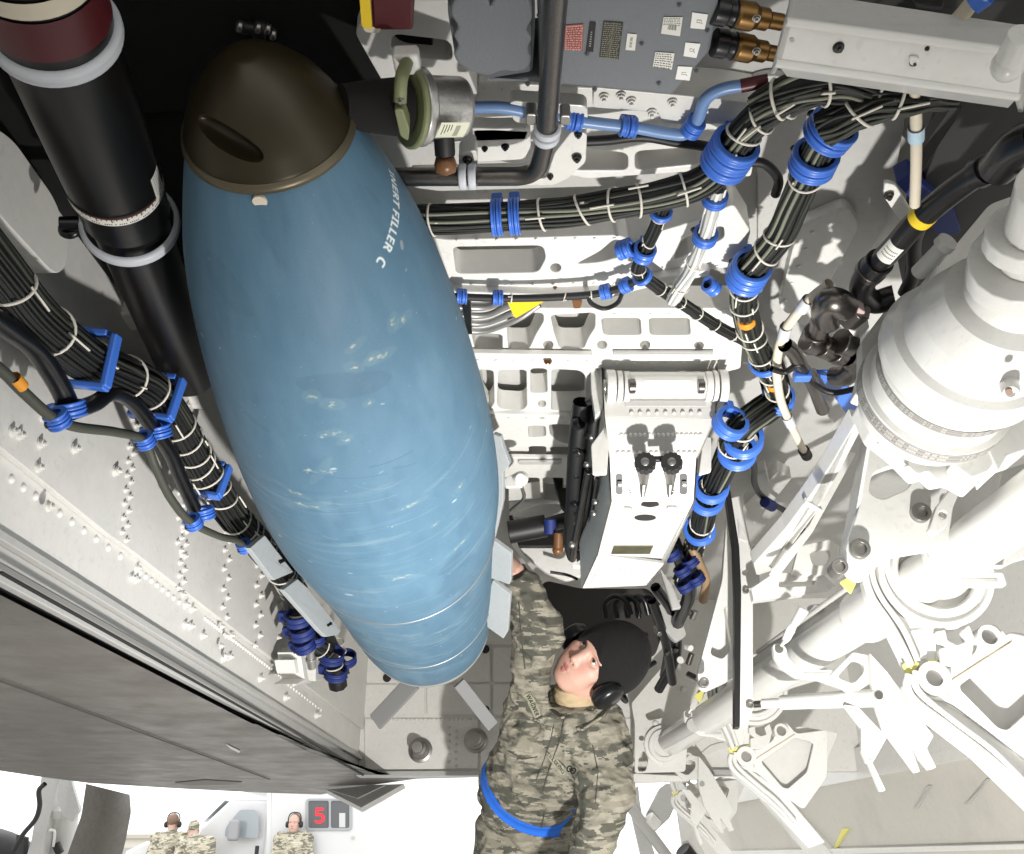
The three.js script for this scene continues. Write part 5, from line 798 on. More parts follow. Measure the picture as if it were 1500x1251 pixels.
function launcherFitting() {
  const d0 = 1.75, hub = P(1365, 995, d0), f = thing('launcher_fitting', 'large white bearing ring fitting with pocketed foot and yellow sealant nearest the camera at right', 'bracket', hub, 'white launcher fittings along the right side'), pl = ZP(1365, 995, d0), C0 = onP(pl, 1366, 840), ax = V(0.0, -0.06, 1).normalize();
  const ringL = (pr) => lathe(sharp(pr), C0, along(C0, ax, 1), 56);
  part('bearing_ring', [ringL([[-0.02, 0.07], [0.02, 0.07], [0.024, 0.074], [0.024, 0.082], [0.012, 0.084], [0.012, 0.094], [0.02, 0.097], [0.02, 0.108], [-0.02, 0.111]])], M.gloss, f); part('bearing_disc', [ringL([[0.0, 0.045], [0.008, 0.046], [0.008, 0.07], [0.0, 0.071]])], M.white, f); part('seal_ring', [ringL([[0.009, 0.07], [0.0115, 0.0702], [0.0115, 0.0722], [0.009, 0.073]])], M.paleYellow, f);
  part('web', [plate(pl, [[1268, 790], [1262, 830], [1270, 870], [1298, 915], [1318, 955], [1332, 985], [1350, 978], [1372, 975], [1370, 915], [1400, 900], [1445, 860], [1380, 850], [1330, 800]], { t: 0.03, r: 0.01, holes: [] })], M.gloss, f);
  const rib = (l, w) => part('rib', [tube(l.map(([x, y]) => onP(pl, x, y).addScaledVector(pl.n, -0.01)), w, 30, 8)], M.gloss, f);
  rib([[1268, 790], [1264, 835], [1274, 875], [1300, 915], [1322, 955], [1332, 978]], 0.008); rib([[1276, 800], [1276, 845], [1290, 880], [1320, 922], [1342, 970]], 0.006);
  rib([[1328, 990], [1326, 1008], [1340, 1030], [1380, 1060], [1430, 1098], [1475, 1135]], 0.008); rib([[1338, 985], [1338, 1005], [1352, 1024], [1400, 1062], [1450, 1100], [1500, 1150]], 0.007);
  part('pocket', [plate(pl, [[1325, 925], [1354, 922], [1358, 966], [1342, 968]], { t: 0.01, lift: 0.004, r: 0.004 })], M.gloss, f);
  const bore = (x, y, ro, ri, n = 'hub') => { const p = onP(pl, x, y); part(n, [lathe(sharp([[-0.03, ri], [0.016, ri], [0.016, ro], [-0.03, ro]]), p, along(p, V(0, 0, 1), 1), 32)], M.gloss, f); part('bore_bush', [placed(new THREE.CylinderGeometry(1, 1, 1, 24), p, V(0, 0, 1), ri + 0.001, 0.016)], M.bolt, f); };
  bore(1365, 995, 0.03, 0.0155); bore(1445, 935, 0.022, 0.0145, 'lug'); 
  part('foot', [plate(pl, [[1345, 975], [1395, 978], [1430, 955], [1436, 922], [1456, 912], [1485, 940], [1560, 930], [1570, 1040], [1520, 1120], [1468, 1085], [1395, 1030], [1345, 1020]], { t: 0.012, r: 0.012, hr: 0.012, holes: [[[1403, 1006], [1482, 948], [1530, 960], [1520, 1030], [1476, 1070], [1462, 1066]]] })], M.gloss, f);
  part('foot_back', [plate(ZP(1365, 995, d0 + 0.035), [[1380, 1000], [1480, 925], [1580, 940], [1540, 1060], [1470, 1095]], { t: 0.006, r: 0.01 })], M.white2, f); part('edge_seal', [tube([[1388, 1020], [1389, 1002], [1420, 980], [1481, 941]].map(([x, y]) => onP(pl, x, y).addScaledVector(pl.n, -0.0015)), 0.0014, 24, 6)], std(col(0.5, 0.4, 0.27), 0.6), f);
  part('leg', [plate(ZP(1365, 995, d0 + 0.01), [[1325, 1000], [1345, 1005], [1400, 1040], [1470, 1085], [1580, 1200], [1540, 1215], [1430, 1108], [1335, 1035]], { t: 0.03, r: 0.005 })], M.gloss, f);
  part('claw', [plate(ZP(1400, 940, d0 + 0.01), [[1370, 925], [1385, 922], [1388, 938], [1402, 945], [1415, 940], [1408, 925], [1420, 915], [1428, 935], [1424, 960], [1405, 975], [1378, 975], [1376, 950], [1386, 948], [1372, 938]], { t: 0.015, r: 0.004 })], M.white2, f);
  const y1 = (p) => part('yellow_sealant', [plate(pl, p, { t: 0.006, lift: 0.008, r: 0.004 })], M.paleYellow, f); y1([[1276, 798], [1287, 800], [1282, 830], [1277, 850], [1266, 840]]); y1([[1255, 838], [1252, 858], [1245, 872], [1228, 854]]); y1([[1319, 974], [1332, 968], [1346, 972], [1338, 986], [1328, 992]]); y1([[1356, 968], [1372, 967], [1372, 972], [1358, 974]]);
  // curved clevis arm over the tube
  part('clevis_arm', [plate(ZP(1390, 830, 1.66), [[1346, 782], [1354, 778], [1364, 782], [1368, 800], [1380, 820], [1402, 836], [1470, 838], [1476, 858], [1400, 858], [1372, 842], [1356, 818]], { t: 0.016, r: 0.006, holes: [circ(1355, 789, 6, 14)] })], M.gloss, f); part('clevis_pin', [placed(new THREE.CylinderGeometry(1, 1, 1, 18), onP(ZP(1390, 830, 1.66), 1355, 789), V(0, 0, 1), 0.008, 0.01)], M.bolt, f);
  part('clevis_groove', [plate(ZP(1390, 830, 1.66), [[1406, 848], [1460, 848], [1462, 853], [1408, 853]], { t: 0.004, lift: 0.001, r: 0.004, bevel: 0 })], M.lightGrey, f); part('outrigger', [plate(ZP(1390, 830, 1.7), [[1440, 825], [1472, 798], [1500, 790], [1560, 780], [1560, 800], [1490, 820], [1470, 830]], { t: 0.02, r: 0.006 })], M.gloss, f);
  return f;
}
{
  const f = launcherFitting(), hub0 = f.position.clone();
  const copy = (p, s, label) => { const c = f.clone(); c.name = numbered('launcher_fitting'); c.position.copy(p); c.scale.setScalar(s); c.userData = { ...f.userData, label }; scene.add(c); return c; };
  copy(P(1092, 1109, 2.9), 1, 'white bearing ring fitting half hidden by the upright plate with the black edge strip'); copy(P(1001, 1169, 3.55), 0.82, 'farthest white bearing ring fitting at the end of the bay beside the uniformed person');
}
{ // upright plate with black edge strip
  const b = thing('upright_plate', 'tall white upright plate with a black rubber edge strip at lower right', 'plate', P(1085, 900, 2.3)); const pl = ZP(1085, 900, 2.35);
  part('upright', [plate(pl, [[1084, 726], [1098, 790], [1112, 830], [1114, 868], [1103, 882], [1103, 1040], [1094, 1066], [1082, 1066], [1080, 860], [1070, 730]], { t: 0.02, r: 0.006, holes: [circ(1103, 805, 5, 12), circ(1092, 838, 5, 12)] })], M.gloss, b); part('pocket', [plate(pl, [[1080, 760], [1096, 788], [1094, 794], [1082, 790]], { t: 0.006, lift: 0.003, r: 0.006 })], M.white2, b);
  part('edge_strip', [plate(ZP(1080, 900, 2.31), [[1062, 718], [1070, 718], [1083, 800], [1086, 860], [1084, 1066], [1076, 1066], [1076, 870], [1074, 800]], { t: 0.03, r: 0.001 })], M.black, b);
  part('back_wedge', [plate(ZP(1050, 920, 2.4), [[1066, 740], [1079, 850], [1080, 990], [1060, 1000], [1034, 1012], [1024, 1006], [1022, 985], [1058, 850]], { t: 0.03, r: 0.008, hr: 0.01, holes: [[[1062, 885], [1072, 950], [1058, 966], [1040, 958]]] }), plate(ZP(1050, 920, 2.435), [[1064, 870], [1078, 960], [1040, 975], [1034, 955]], { t: 0.004 })], M.white, b);
  for (const [x, y, r] of [[1092, 866, 0.008], [1098, 1033, 0.009], [1031, 1000, 0.012]]) { const p = onP(pl, x, y); part('bushing', [lathe(sharp([[-0.01, r * 0.6], [0.008, r * 0.6], [0.008, r], [-0.01, r]]), p, along(p, V(0, 0, 1), 1), 22), placed(new THREE.CylinderGeometry(1, 1, 1, 16), p, V(0, 0, 1), r * 0.62, 0.006)], M.bolt, b); }
  part('top_arm', [plate(ZP(1160, 850, 2.3), [[1100, 862], [1136, 838], [1206, 842], [1224, 858], [1214, 866], [1104, 880]], { t: 0.03, r: 0.004, holes: [[[1142, 850], [1196, 850], [1190, 858], [1140, 860]]] })], M.gloss, b);
}
{ // channel struts
  const b = thing('channel_strut', 'long slotted white channel strut slanting from the actuator down to the upright plate', 'strut', P(1185, 730, 1.9)); const pl = P3(P(1258, 632, 1.6), P(1110, 828, 2.25), P(1200, 730, 1.92).add(V(0.05, 0, 0)));
  part('strut', [plate(pl, [[1252, 622], [1264, 624], [1230, 690], [1204, 735], [1150, 800], [1124, 846], [1108, 842], [1104, 826], [1150, 775], [1190, 722], [1218, 680]], { t: 0.03, r: 0.003, hr: 0.008, holes: [[[1190, 742], [1198, 746], [1132, 834], [1126, 830]]] })], M.gloss, b); part('strut_rib', [plate(pl, [[1180, 730], [1204, 744], [1202, 750], [1176, 736]], { t: 0.01, lift: 0.006 })], M.gloss, b);
  const c = thing('channel_strut', 'second thinner white strut lying just behind the slotted channel strut', 'strut', P(1180, 780, 2.05)); part('strut', [plate(ZP(1180, 780, 2.15), [[1240, 660], [1254, 664], [1190, 780], [1140, 845], [1128, 838], [1186, 768]], { t: 0.02, r: 0.003 })], M.white, c);
  const k = thing('cross_plate', 'white cross plate behind the struts above the torque tube', 'plate', P(1200, 810, 2.2)); part('plate', [plate(ZP(1200, 810, 2.3), [[1170, 800], [1215, 790], [1230, 800], [1226, 835], [1205, 842], [1160, 840]], { t: 0.02, r: 0.004, holes: [[[1185, 808], [1210, 802], [1218, 812], [1210, 828], [1190, 828]]] })], M.white, k);
  const n = thing('roof_fitting', 'pale mottled roof fitting with a black cable end right of the blue clamps', 'bracket', HY(1130, 720, 0.9)); part('block', [plate(HP(0.92), [[1090, 740], [1140, 690], [1160, 700], [1105, 770]], { t: 0.03, r: 0.01 }), plate(HP(0.9), [[1100, 700], [1122, 690], [1128, 712], [1104, 720]], { t: 0.03, r: 0.006 })], M.lightGrey, n); part('cable', [tube([HY(1090, 650, 0.8), HY(1104, 680, 0.82), HY(1106, 710, 0.84), HY(1120, 730, 0.86), HY(1155, 752, 0.88), HY(1176, 770, 0.9)], 0.0075, 36, 8)], M.black, n); part('clip', cyl(HY(1120, 735, 0.84), HY(1132, 742, 0.84), 0.014), M.navy, n); part('clip', [cyl(HY(1165, 770, 0.88), HY(1178, 780, 0.88), 0.01)], M.navy, n);
}
{ // rods and arms lower right
  const mk = (o, lab, dz) => { // swing arm group built near, reused beyond
    const D = o, b = thing('swing_arm', lab, 'arm', P(1160, 985, D), 'white swing arms along the torque tube'), pl = ZP(1160, 985, D);
    part('arm', [plate(pl, [[1132, 944], [1142, 942], [1152, 948], [1154, 962], [1166, 976], [1182, 981], [1218, 981], [1222, 986], [1248, 1004], [1246, 1012], [1200, 996], [1166, 992], [1145, 978], [1134, 962]], { t: 0.02, r: 0.006, holes: [circ(1141, 951, 4.5, 12)] })], M.gloss, b); part('groove', [plate(pl, [[1176, 985], [1212, 985], [1211, 990], [1178, 990]], { t: 0.003, lift: 0.0015, r: 0.003, bevel: 0 })], M.lightGrey, b); part('pin', [placed(new THREE.CylinderGeometry(1, 1, 1, 16), onP(pl, 1141, 951), V(0, 0, 1), 0.0095, 0.008)], M.bolt, b);
    part('link', [plate(ZP(1155, 920, D + 0.01), [[1160, 912], [1168, 918], [1158, 938], [1152, 942], [1146, 936], [1152, 920]], { t: 0.016, r: 0.004, holes: [circ(1160, 925, 4, 12)] }), cyl(P(1150, 938, D), P(1144, 947, D), 0.004)], M.gloss, b); part('link_cone', [cyl(P(1163, 915, D), P(1178, 892, D), 0.009, 0.013)], M.gloss, b); return b;
  };
  const a = mk(2.15, 'white curved swing arm in front of the torque tube right of the black strip'); const c = a.clone(); c.name = numbered('swing_arm'); c.position.copy(P(1020, 1072, 3.0)); c.userData = { ...a.userData, label: 'smaller white curved swing arm left of the black strip near the far bearing' }; scene.add(c);
  const r = thing('push_rod', 'white telescopic push rod lying level between the upright plate and the slanted beam', 'rod', P(1190, 1027, 2.2)); part('rod', [cyl(P(1145, 1029, 2.26), P(1285, 1022, 2.1), 0.017, 0.02)], M.gloss, r); part('rod_sleeve', [cyl(P(1116, 1031, 2.28), P(1152, 1029, 2.25), 0.0115)], M.gloss, r); part('rod_end', [cyl(P(1104, 1032, 2.29), P(1117, 1031, 2.28), 0.008)], M.darkSteel, r);
  const s = thing('slanted_beam', 'broad white slanted beam with a forked foot below the push rod', 'beam', P(1310, 1040, 2.0)); const pl = ZP(1310, 1040, 2.08);
  part('beam', [plate(pl, [[1274, 956], [1300, 984], [1368, 1078], [1358, 1096], [1372, 1124], [1362, 1128], [1336, 1096], [1348, 1130], [1342, 1132], [1296, 1070], [1278, 1020]], { t: 0.02, r: 0.003, holes: [circ(1287, 1019, 5, 14)] })], M.gloss, s); part('brace', [plate(ZP(1270, 1060, 2.1), [[1236, 1032], [1256, 1034], [1300, 1080], [1278, 1118], [1270, 1118], [1262, 1100], [1262, 1066]], { t: 0.016, r: 0.004 })], M.gloss, s); part('brace', [plate(ZP(1280, 1120, 2.06), [[1270, 1112], [1276, 1112], [1298, 1158], [1290, 1160]], { t: 0.016 })], M.gloss, s); part('pin', [placed(new THREE.CylinderGeometry(1, 1, 1, 16), onP(pl, 1287, 1019), V(0, 0, 1), 0.009, 0.008)], M.bolt, s); part('cross_frame', [plate(ZP(1240, 985, 2.14), [[1215, 990], [1250, 955], [1275, 960], [1275, 1010], [1240, 1012]], { t: 0.02, r: 0.004, holes: [[[1226, 992], [1250, 966], [1266, 970], [1266, 985], [1250, 1002]]] })], M.gloss, s);
  const s2 = s.clone(); s2.name = numbered('slanted_beam'); s2.position.copy(P(1035, 1165, 3.25)); s2.userData = { ...s.userData, label: 'small white slanted beam with forked foot beside the farthest bearing ring' }; scene.add(s2);
  // end gear: flange on the bulkhead beside the person, and tangle
  const e = thing('end_bearing', 'white round end bearing with a rod beside the shoulder of the reaching person', 'bearing', P(971, 1090, 3.3)); const ep = ZP(950, 1080, 3.4); part('plate', [plate(ep, [[930, 1060], [925, 1030], [950, 1000], [985, 960], [1010, 970], [1012, 1030], [1004, 1130], [930, 1132]], { t: 0.02, r: 0.01, holes: [circ(940, 1081, 4, 10), [[936, 1108], [944, 1098], [950, 1110], [946, 1130], [934, 1130]], [[944, 1046], [968, 1036], [976, 1050], [950, 1056]]] })], M.white, e);
  { const p = onP(ep, 971, 1092), f = V(0.1, -0.1, 1).normalize(); part('ring', [lathe(sharp([[-0.01, 0], [-0.01, 0.068], [0.015, 0.068], [0.015, 0.056], [0.03, 0.054], [0.03, 0.04], [0.02, 0.038], [0.02, 0]]), p, along(p, f, 1), 40)], M.gloss, e); } part('rod', [cyl(P(974, 1088, 3.35), P(1016, 1062, 3.0), 0.022)], M.lightGrey, e); for (const [x, y] of [[979, 987], [993, 978], [1001, 1010], [960, 1060]]) boltAt(e, ep, x, y, 5, M.white, 'bolt', DOME);
  const rail = thing('bottom_rail', 'pale cross rail at the foot of the bay beside the arm of the uniformed person', 'rail', P(960, 1138, 3.45)); part('rail', [plate(ZP(960, 1138, 3.4), [[922, 1134], [932, 1133], [1006, 1137], [1010, 1144], [922, 1146]], { t: 0.05, r: 0.004 }), plate(ZP(918, 1140, 3.38), [[914, 1138], [922, 1132], [926, 1140], [914, 1152]], { t: 0.02 })], M.white, rail);
  // tangle of hoses above the head
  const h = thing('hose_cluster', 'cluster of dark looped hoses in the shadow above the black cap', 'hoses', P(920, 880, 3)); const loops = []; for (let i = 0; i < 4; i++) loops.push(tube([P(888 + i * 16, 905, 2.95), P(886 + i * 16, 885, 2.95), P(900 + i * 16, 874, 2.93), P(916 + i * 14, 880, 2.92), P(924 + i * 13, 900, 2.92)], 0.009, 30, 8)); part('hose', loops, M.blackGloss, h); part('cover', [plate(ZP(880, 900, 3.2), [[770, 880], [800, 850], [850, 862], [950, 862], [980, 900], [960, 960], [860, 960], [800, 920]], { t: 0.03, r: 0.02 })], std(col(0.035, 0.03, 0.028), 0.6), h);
  const g = thing('black_cable_tangle', 'tangle of dark cables, blue clips and a brown hose right of the white rack foot', 'cables', P(990, 850, 2.7)); part('cable', [tube([P(985, 790, 2.5), P(1000, 830, 2.6), P(1010, 870, 2.7), P(990, 920, 2.9), P(975, 990, 3.1)], 0.02, 40, 8), tube([P(960, 860, 2.8), P(985, 900, 2.9), P(990, 960, 3.0), P(965, 1010, 3.1)], 0.016, 40, 8), tube([P(955, 880, 2.8), P(975, 940, 2.9), P(985, 1000, 3.0)], 0.014, 30, 8)], M.blackGloss, g); part('hose', [tube([P(1008, 790, 2.5), P(1022, 820, 2.5), P(1034, 850, 2.55), P(1030, 880, 2.6)], 0.012, 24, 10)], std(col(0.3, 0.2, 0.11), 0.5), g); for (const [x, y] of [[1000, 835], [1020, 848], [985, 812], [1012, 822], [1004, 858]]) loopClamp(g, P(x, y, 2.5), V(0.4, -0.5, -0.4), 0.018, { k: 2, w: 0.012, mat: M.navy }); part('fitting', [plate(ZP(985, 880, 2.9), [[962, 890], [985, 870], [1006, 930], [990, 940], [975, 925]], { t: 0.03, r: 0.01 })], M.lightGrey, g); part('fitting', [plate(ZP(975, 850, 2.6), [[966, 830], [985, 858], [998, 890], [985, 892]], { t: 0.02 })], M.lightGrey, g); for (let i = 0; i < 14; i++) { const p = P(rr(955, 1015), rr(870, 1000), rr(2.85, 3.0)); part('connector', [cyl(p, p.clone().add(V(rr(-0.03, 0.03), rr(-0.03, 0.03), 0.02)), rr(0.006, 0.012))], [M.bolt, M.darkSteel, M.white, M.blackGloss][i % 4], g); }
}
// ---------- people ----------
// surface nets on a grid: f(x, y, z) < 0 inside
function surfNet(f, lo, hi, c, colour) {
  const nx = Math.ceil((hi.x - lo.x) / c) + 1, ny = Math.ceil((hi.y - lo.y) / c) + 1, nz = Math.ceil((hi.z - lo.z) / c) + 1, F = new Float32Array(nx * ny * nz), id = new Int32Array(nx * ny * nz).fill(-1);
  // coarse pass skips empty space: f is close to a distance
  const S = 4, at_ = (i, j, k) => i + nx * (j + ny * k);
  for (let k = 0; k < nz; k += S) for (let j = 0; j < ny; j += S) for (let i = 0; i < nx; i += S) {
    const v = f(lo.x + (i + 1.5) * c, lo.y + (j + 1.5) * c, lo.z + (k + 1.5) * c), far = Math.abs(v) > c * S * 1.25 + 0.03;
    for (let q = k; q < Math.min(k + S, nz); q++) for (let p = j; p < Math.min(j + S, ny); p++) for (let o = i; o < Math.min(i + S, nx); o++) F[at_(o, p, q)] = far ? v : f(lo.x + o * c, lo.y + p * c, lo.z + q * c);
  }
  const pos = [], idx = [];
  for (let k = 0; k < nz - 1; k++) for (let j = 0; j < ny - 1; j++) for (let i = 0; i < nx - 1; i++) {
    let m = 0; const v = []; for (let q = 0; q < 8; q++) { const w = F[at_(i + (q & 1), j + ((q >> 1) & 1), k + (q >> 2))]; v.push(w); if (w < 0) m |= 1 << q; }
    if (m === 0 || m === 255) continue;
    let n = 0, X = 0, Y = 0, Z = 0;
    for (let a = 0; a < 8; a++) for (const s of [1, 2, 4]) { const b = a | s; if (b === a || ((m >> a) & 1) === ((m >> b) & 1)) continue; const t = v[a] / (v[a] - v[b]); X += (a & 1) + (s === 1 ? t : 0); Y += ((a >> 1) & 1) + (s === 2 ? t : 0); Z += (a >> 2) + (s === 4 ? t : 0); n++; }
    id[at_(i, j, k)] = pos.length / 3; pos.push(lo.x + (i + X / n) * c, lo.y + (j + Y / n) * c, lo.z + (k + Z / n) * c);
  }
  for (let k = 1; k < nz - 1; k++) for (let j = 1; j < ny - 1; j++) for (let i = 1; i < nx - 1; i++) {
    const a = F[at_(i, j, k)] < 0;
    const quad = (p, q, r, s, flip) => { if (p < 0 || q < 0 || r < 0 || s < 0) return; flip ? idx.push(p, r, q, p, s, r) : idx.push(p, q, r, p, r, s); };
    if (a !== F[at_(i + 1, j, k)] < 0) quad(id[at_(i, j - 1, k - 1)], id[at_(i, j, k - 1)], id[at_(i, j, k)], id[at_(i, j - 1, k)], !a);
    if (a !== F[at_(i, j + 1, k)] < 0) quad(id[at_(i - 1, j, k - 1)], id[at_(i - 1, j, k)], id[at_(i, j, k)], id[at_(i, j, k - 1)], !a);
    if (a !== F[at_(i, j, k + 1)] < 0) quad(id[at_(i - 1, j - 1, k)], id[at_(i, j - 1, k)], id[at_(i, j, k)], id[at_(i - 1, j, k)], !a);
  }
  const nor = [], cl = [], e = c * 0.5;
  for (let i = 0; i < pos.length; i += 3) { const x = pos[i], y = pos[i + 1], z = pos[i + 2], n = V(f(x + e, y, z) - f(x - e, y, z), f(x, y + e, z) - f(x, y - e, z), f(x, y, z + e) - f(x, y, z - e)).normalize(); nor.push(n.x, n.y, n.z); if (colour) cl.push(...colour(x, y, z, n)); }
  const g = new THREE.BufferGeometry(); g.setAttribute('position', new THREE.Float32BufferAttribute(pos, 3)); g.setAttribute('normal', new THREE.Float32BufferAttribute(nor, 3)); if (colour) g.setAttribute('color', new THREE.Float32BufferAttribute(cl, 3)); g.setIndex(idx);
  const uv = []; for (let i = 0; i < pos.length; i += 3) uv.push(pos[i] + pos[i + 2] * 0.5, pos[i + 1] + pos[i + 2] * 0.3); g.setAttribute('uv', new THREE.Float32BufferAttribute(uv, 2)); return g;
}
const smin = (a, b, k) => { const h = Math.max(k - Math.abs(a - b), 0) / k; return Math.min(a, b) - h * h * k * 0.25; };
const smax = (a, b, k) => -smin(-a, -b, k);
function capsule(a, b, ra, rb) { const ax = a.x, ay = a.y, az = a.z, dx = b.x - ax, dy = b.y - ay, dz = b.z - az, L = dx * dx + dy * dy + dz * dz || 1e-9; return (x, y, z) => { const px = x - ax, py = y - ay, pz = z - az, t = clamp((px * dx + py * dy + pz * dz) / L, 0, 1), qx = px - dx * t, qy = py - dy * t, qz = pz - dz * t; return Math.sqrt(qx * qx + qy * qy + qz * qz) - (ra + (rb - ra) * t); }; }
function ell(c, X, Y, Z, a, b, d) { return (x, y, z) => { const px = x - c.x, py = y - c.y, pz = z - c.z, u = (px * X.x + py * X.y + pz * X.z) / a, v = (px * Y.x + py * Y.y + pz * Y.z) / b, w = (px * Z.x + py * Z.y + pz * Z.z) / d, k = Math.sqrt(u * u + v * v + w * w), m = Math.min(a, b, d); return (k - 1) * m * (k > 1 ? 1.15 : 1); }; }
const box3 = (P_, pad) => { const b = new THREE.Box3().setFromPoints(P_); b.min.subScalar(pad); b.max.addScalar(pad); return b; };
// digital tiger-stripe camouflage cloth: blocks about 3 mm wide in four dull tones
const fabric = (() => {
  const C = [[148, 144, 130], [118, 116, 104], [92, 92, 83], [166, 162, 148]], n = 180, t = dtex(1080, (u, v) => {
    const x = Math.floor(u * n) / n, y = Math.floor(v * n) / n, w = fbmT(x, y, 5, 50, 2) * 0.16, a = fbmT(x + w, y + w * 0.8, 9, 51, 1) * 0.25 + fbmT(x * 1 + w, y * 3 + w, 15, 52, 3) * 0.75, b = fbmT(x + 0.3 - w, y * 4 + w, 18, 55, 3), f = 0.94 + 0.1 * hash(Math.floor(u * 1080), Math.floor(v * 1080), 4);
    const c = a > 0.56 ? C[2] : b > 0.56 ? C[3] : a < 0.47 ? C[0] : C[1]; return c.map((q) => q / 255 * f);
  }, true, 1 / 0.56);
  const weave = dtex(128, (u, v) => 0.5 + 0.25 * Math.sin(u * 6.2832 * 32) + 0.25 * Math.sin(v * 6.2832 * 32), false, 6); return new THREE.MeshStandardMaterial({ color: col(0.72, 0.71, 0.69), map: t, roughness: 0.95, bumpMap: weave, bumpScale: 0.0003 });
})();
const skinMat = new THREE.MeshPhysicalMaterial({ color: col(1, 1, 1), vertexColors: true, roughness: 0.5, sheen: 0.25, sheenRoughness: 0.6 });
// creases that follow the body: ridged noise, fades away from the surface
const folds = (x, y, z, k, amp) => { const n = fbm(x * k, y * k * 1.3, z * k, 2); return amp * (0.5 - Math.abs(n - 0.5) * 5); };
// a hand: palm and five fingers; F towards finger tips, U out of the back of the hand, side = thumb direction
function handField(w, F, U, curl, s = 1) {
  const T = F.clone().cross(U).normalize(), at_ = (f, t, u) => w.clone().addScaledVector(F, f * s).addScaledVector(T, t * s).addScaledVector(U, u * s);
  const fs = [ell(at_(0.045, 0, 0), F, T, U, 0.05 * s, 0.04 * s, 0.017 * s)], pts = [at_(0, 0, 0)];
  [[-0.029, 0.062], [-0.01, 0.07], [0.01, 0.066], [0.028, 0.052]].forEach(([t, L], i) => { let p = at_(0.078, t, 0.002), a = curl * 0.5; for (let j = 0; j < 3; j++) { const d = F.clone().multiplyScalar(Math.cos(a)).addScaledVector(U, -Math.sin(a)), q = along(p, d, L * [0.5, 0.3, 0.25][j] * s * 1.1); fs.push(capsule(p, q, (0.0095 - j * 0.0008) * s, (0.009 - j * 0.001) * s)); pts.push(q); p = q; a += curl; } });
  const a = at_(0.02, -0.032, -0.004), b = at_(0.052, -0.054, -0.014), c = at_(0.08, -0.056, -0.026); fs.push(capsule(a, b, 0.0135 * s, 0.011 * s), capsule(b, c, 0.0105 * s, 0.008 * s)); pts.push(c);
  fs.push(capsule(at_(-0.05, 0, 0), at_(0.02, 0, 0), 0.027 * s, 0.028 * s));
  return [(x, y, z) => { let d = 9; for (const g of fs) d = smin(d, g(x, y, z), 0.006); return d; }, pts];
}
function faceHead(parent, eyeMid, U, F, L, s, skinC, { features = true, cell = 0.0026, neckTo } = {}) {
  const at_ = (l, u, f) => eyeMid.clone().addScaledVector(L, l * s).addScaledVector(U, u * s).addScaledVector(F, f * s);
  const e = (l, u, f, a, b, c) => ell(at_(l, u, f), L, U, F, a * s, b * s, c * s), cp = (a, b, ra, rb) => capsule(at_(...a), at_(...b), ra * s, rb * s);
  const solid = [[e(0, 0.035, -0.085, 0.074, 0.086, 0.093), 0.03], [e(0, -0.03, -0.03, 0.056, 0.062, 0.05), 0.03], [e(0, -0.078, -0.032, 0.045, 0.04, 0.045), 0.03], [e(0, -0.104, -0.008, 0.02, 0.017, 0.018), 0.025], [e(0, 0.025, -0.022, 0.058, 0.04, 0.035), 0.03]];
  for (const q of [-1, 1]) solid.push([cp([q * 0.057, -0.06, -0.075], [q * 0.022, -0.103, -0.02], 0.015, 0.015), 0.03], [e(q * 0.042, -0.028, -0.012, 0.022, 0.016, 0.02), 0.025], [e(q * 0.031, 0.014, 0.004, 0.024, 0.008, 0.012), 0.016], [e(q * 0.032, -0.06, -0.012, 0.022, 0.025, 0.022), 0.03]);
  const nose = [[cp([0, 0.002, 0.008], [0, -0.033, 0.024], 0.0075, 0.0095), 0.016], [e(0, -0.04, 0.026, 0.0105, 0.009, 0.0105), 0.008], [e(0.0125, -0.043, 0.014, 0.0075, 0.0075, 0.0105), 0.007], [e(-0.0125, -0.043, 0.014, 0.0075, 0.0075, 0.0105), 0.007], [e(0, -0.068, 0.004, 0.026, 0.02, 0.014), 0.02]];
  const lipsU = [[cp([-0.023, -0.0738, 0.0105], [-0.005, -0.0682, 0.0175], 0.003, 0.0048), 0.004], [cp([0.023, -0.0738, 0.0105], [0.005, -0.0682, 0.0175], 0.003, 0.0048), 0.004], [cp([-0.006, -0.0682, 0.0175], [0.006, -0.0682, 0.0175], 0.0046, 0.0046), 0.004]], lipsL = [[cp([-0.02, -0.0768, 0.0105], [0, -0.081, 0.0165], 0.0034, 0.0058), 0.004], [cp([0.02, -0.0768, 0.0105], [0, -0.081, 0.0165], 0.0034, 0.0058), 0.004]];
  const socket = [-1, 1].map((q) => e(q * 0.031, -0.001, 0.014, 0.019, 0.0125, 0.014)), lids = [-1, 1].map((q) => e(q * 0.031, -0.001, -0.0045, 0.0148, 0.0142, 0.0142)), slit = [-1, 1].map((q) => e(q * 0.0312, -0.0005, 0.012, 0.0135, 0.0058, 0.014)), nostril = [-1, 1].map((q) => e(q * 0.0075, -0.049, 0.021, 0.0038, 0.003, 0.005));
  const mouth0 = cp([-0.023, -0.0748, 0.0145], [0, -0.0745, 0.0225], 0.0012, 0.0016), mouth1 = cp([0.023, -0.0748, 0.0145], [0, -0.0745, 0.0225], 0.0012, 0.0016), mouth = (x, y, z) => Math.min(mouth0(x, y, z), mouth1(x, y, z)), mouth2 = cp([0, -0.0742, 0.018], [0, -0.0742, 0.02], 0.0012, 0.0012);
  const neck = [neckTo ? capsule(at_(0, -0.075, -0.085), neckTo, 0.053, 0.054) : cp([0, -0.075, -0.085], [0, -0.19, -0.105], 0.053, 0.056)];
  const ears = [-1, 1].map((q) => e(q * 0.077, -0.02, -0.088, 0.01, 0.03, 0.02));
  const lipD = (x, y, z) => { let d = 9; for (const [g, k] of [...lipsU, ...lipsL]) d = smin(d, g(x, y, z), k); return d; };
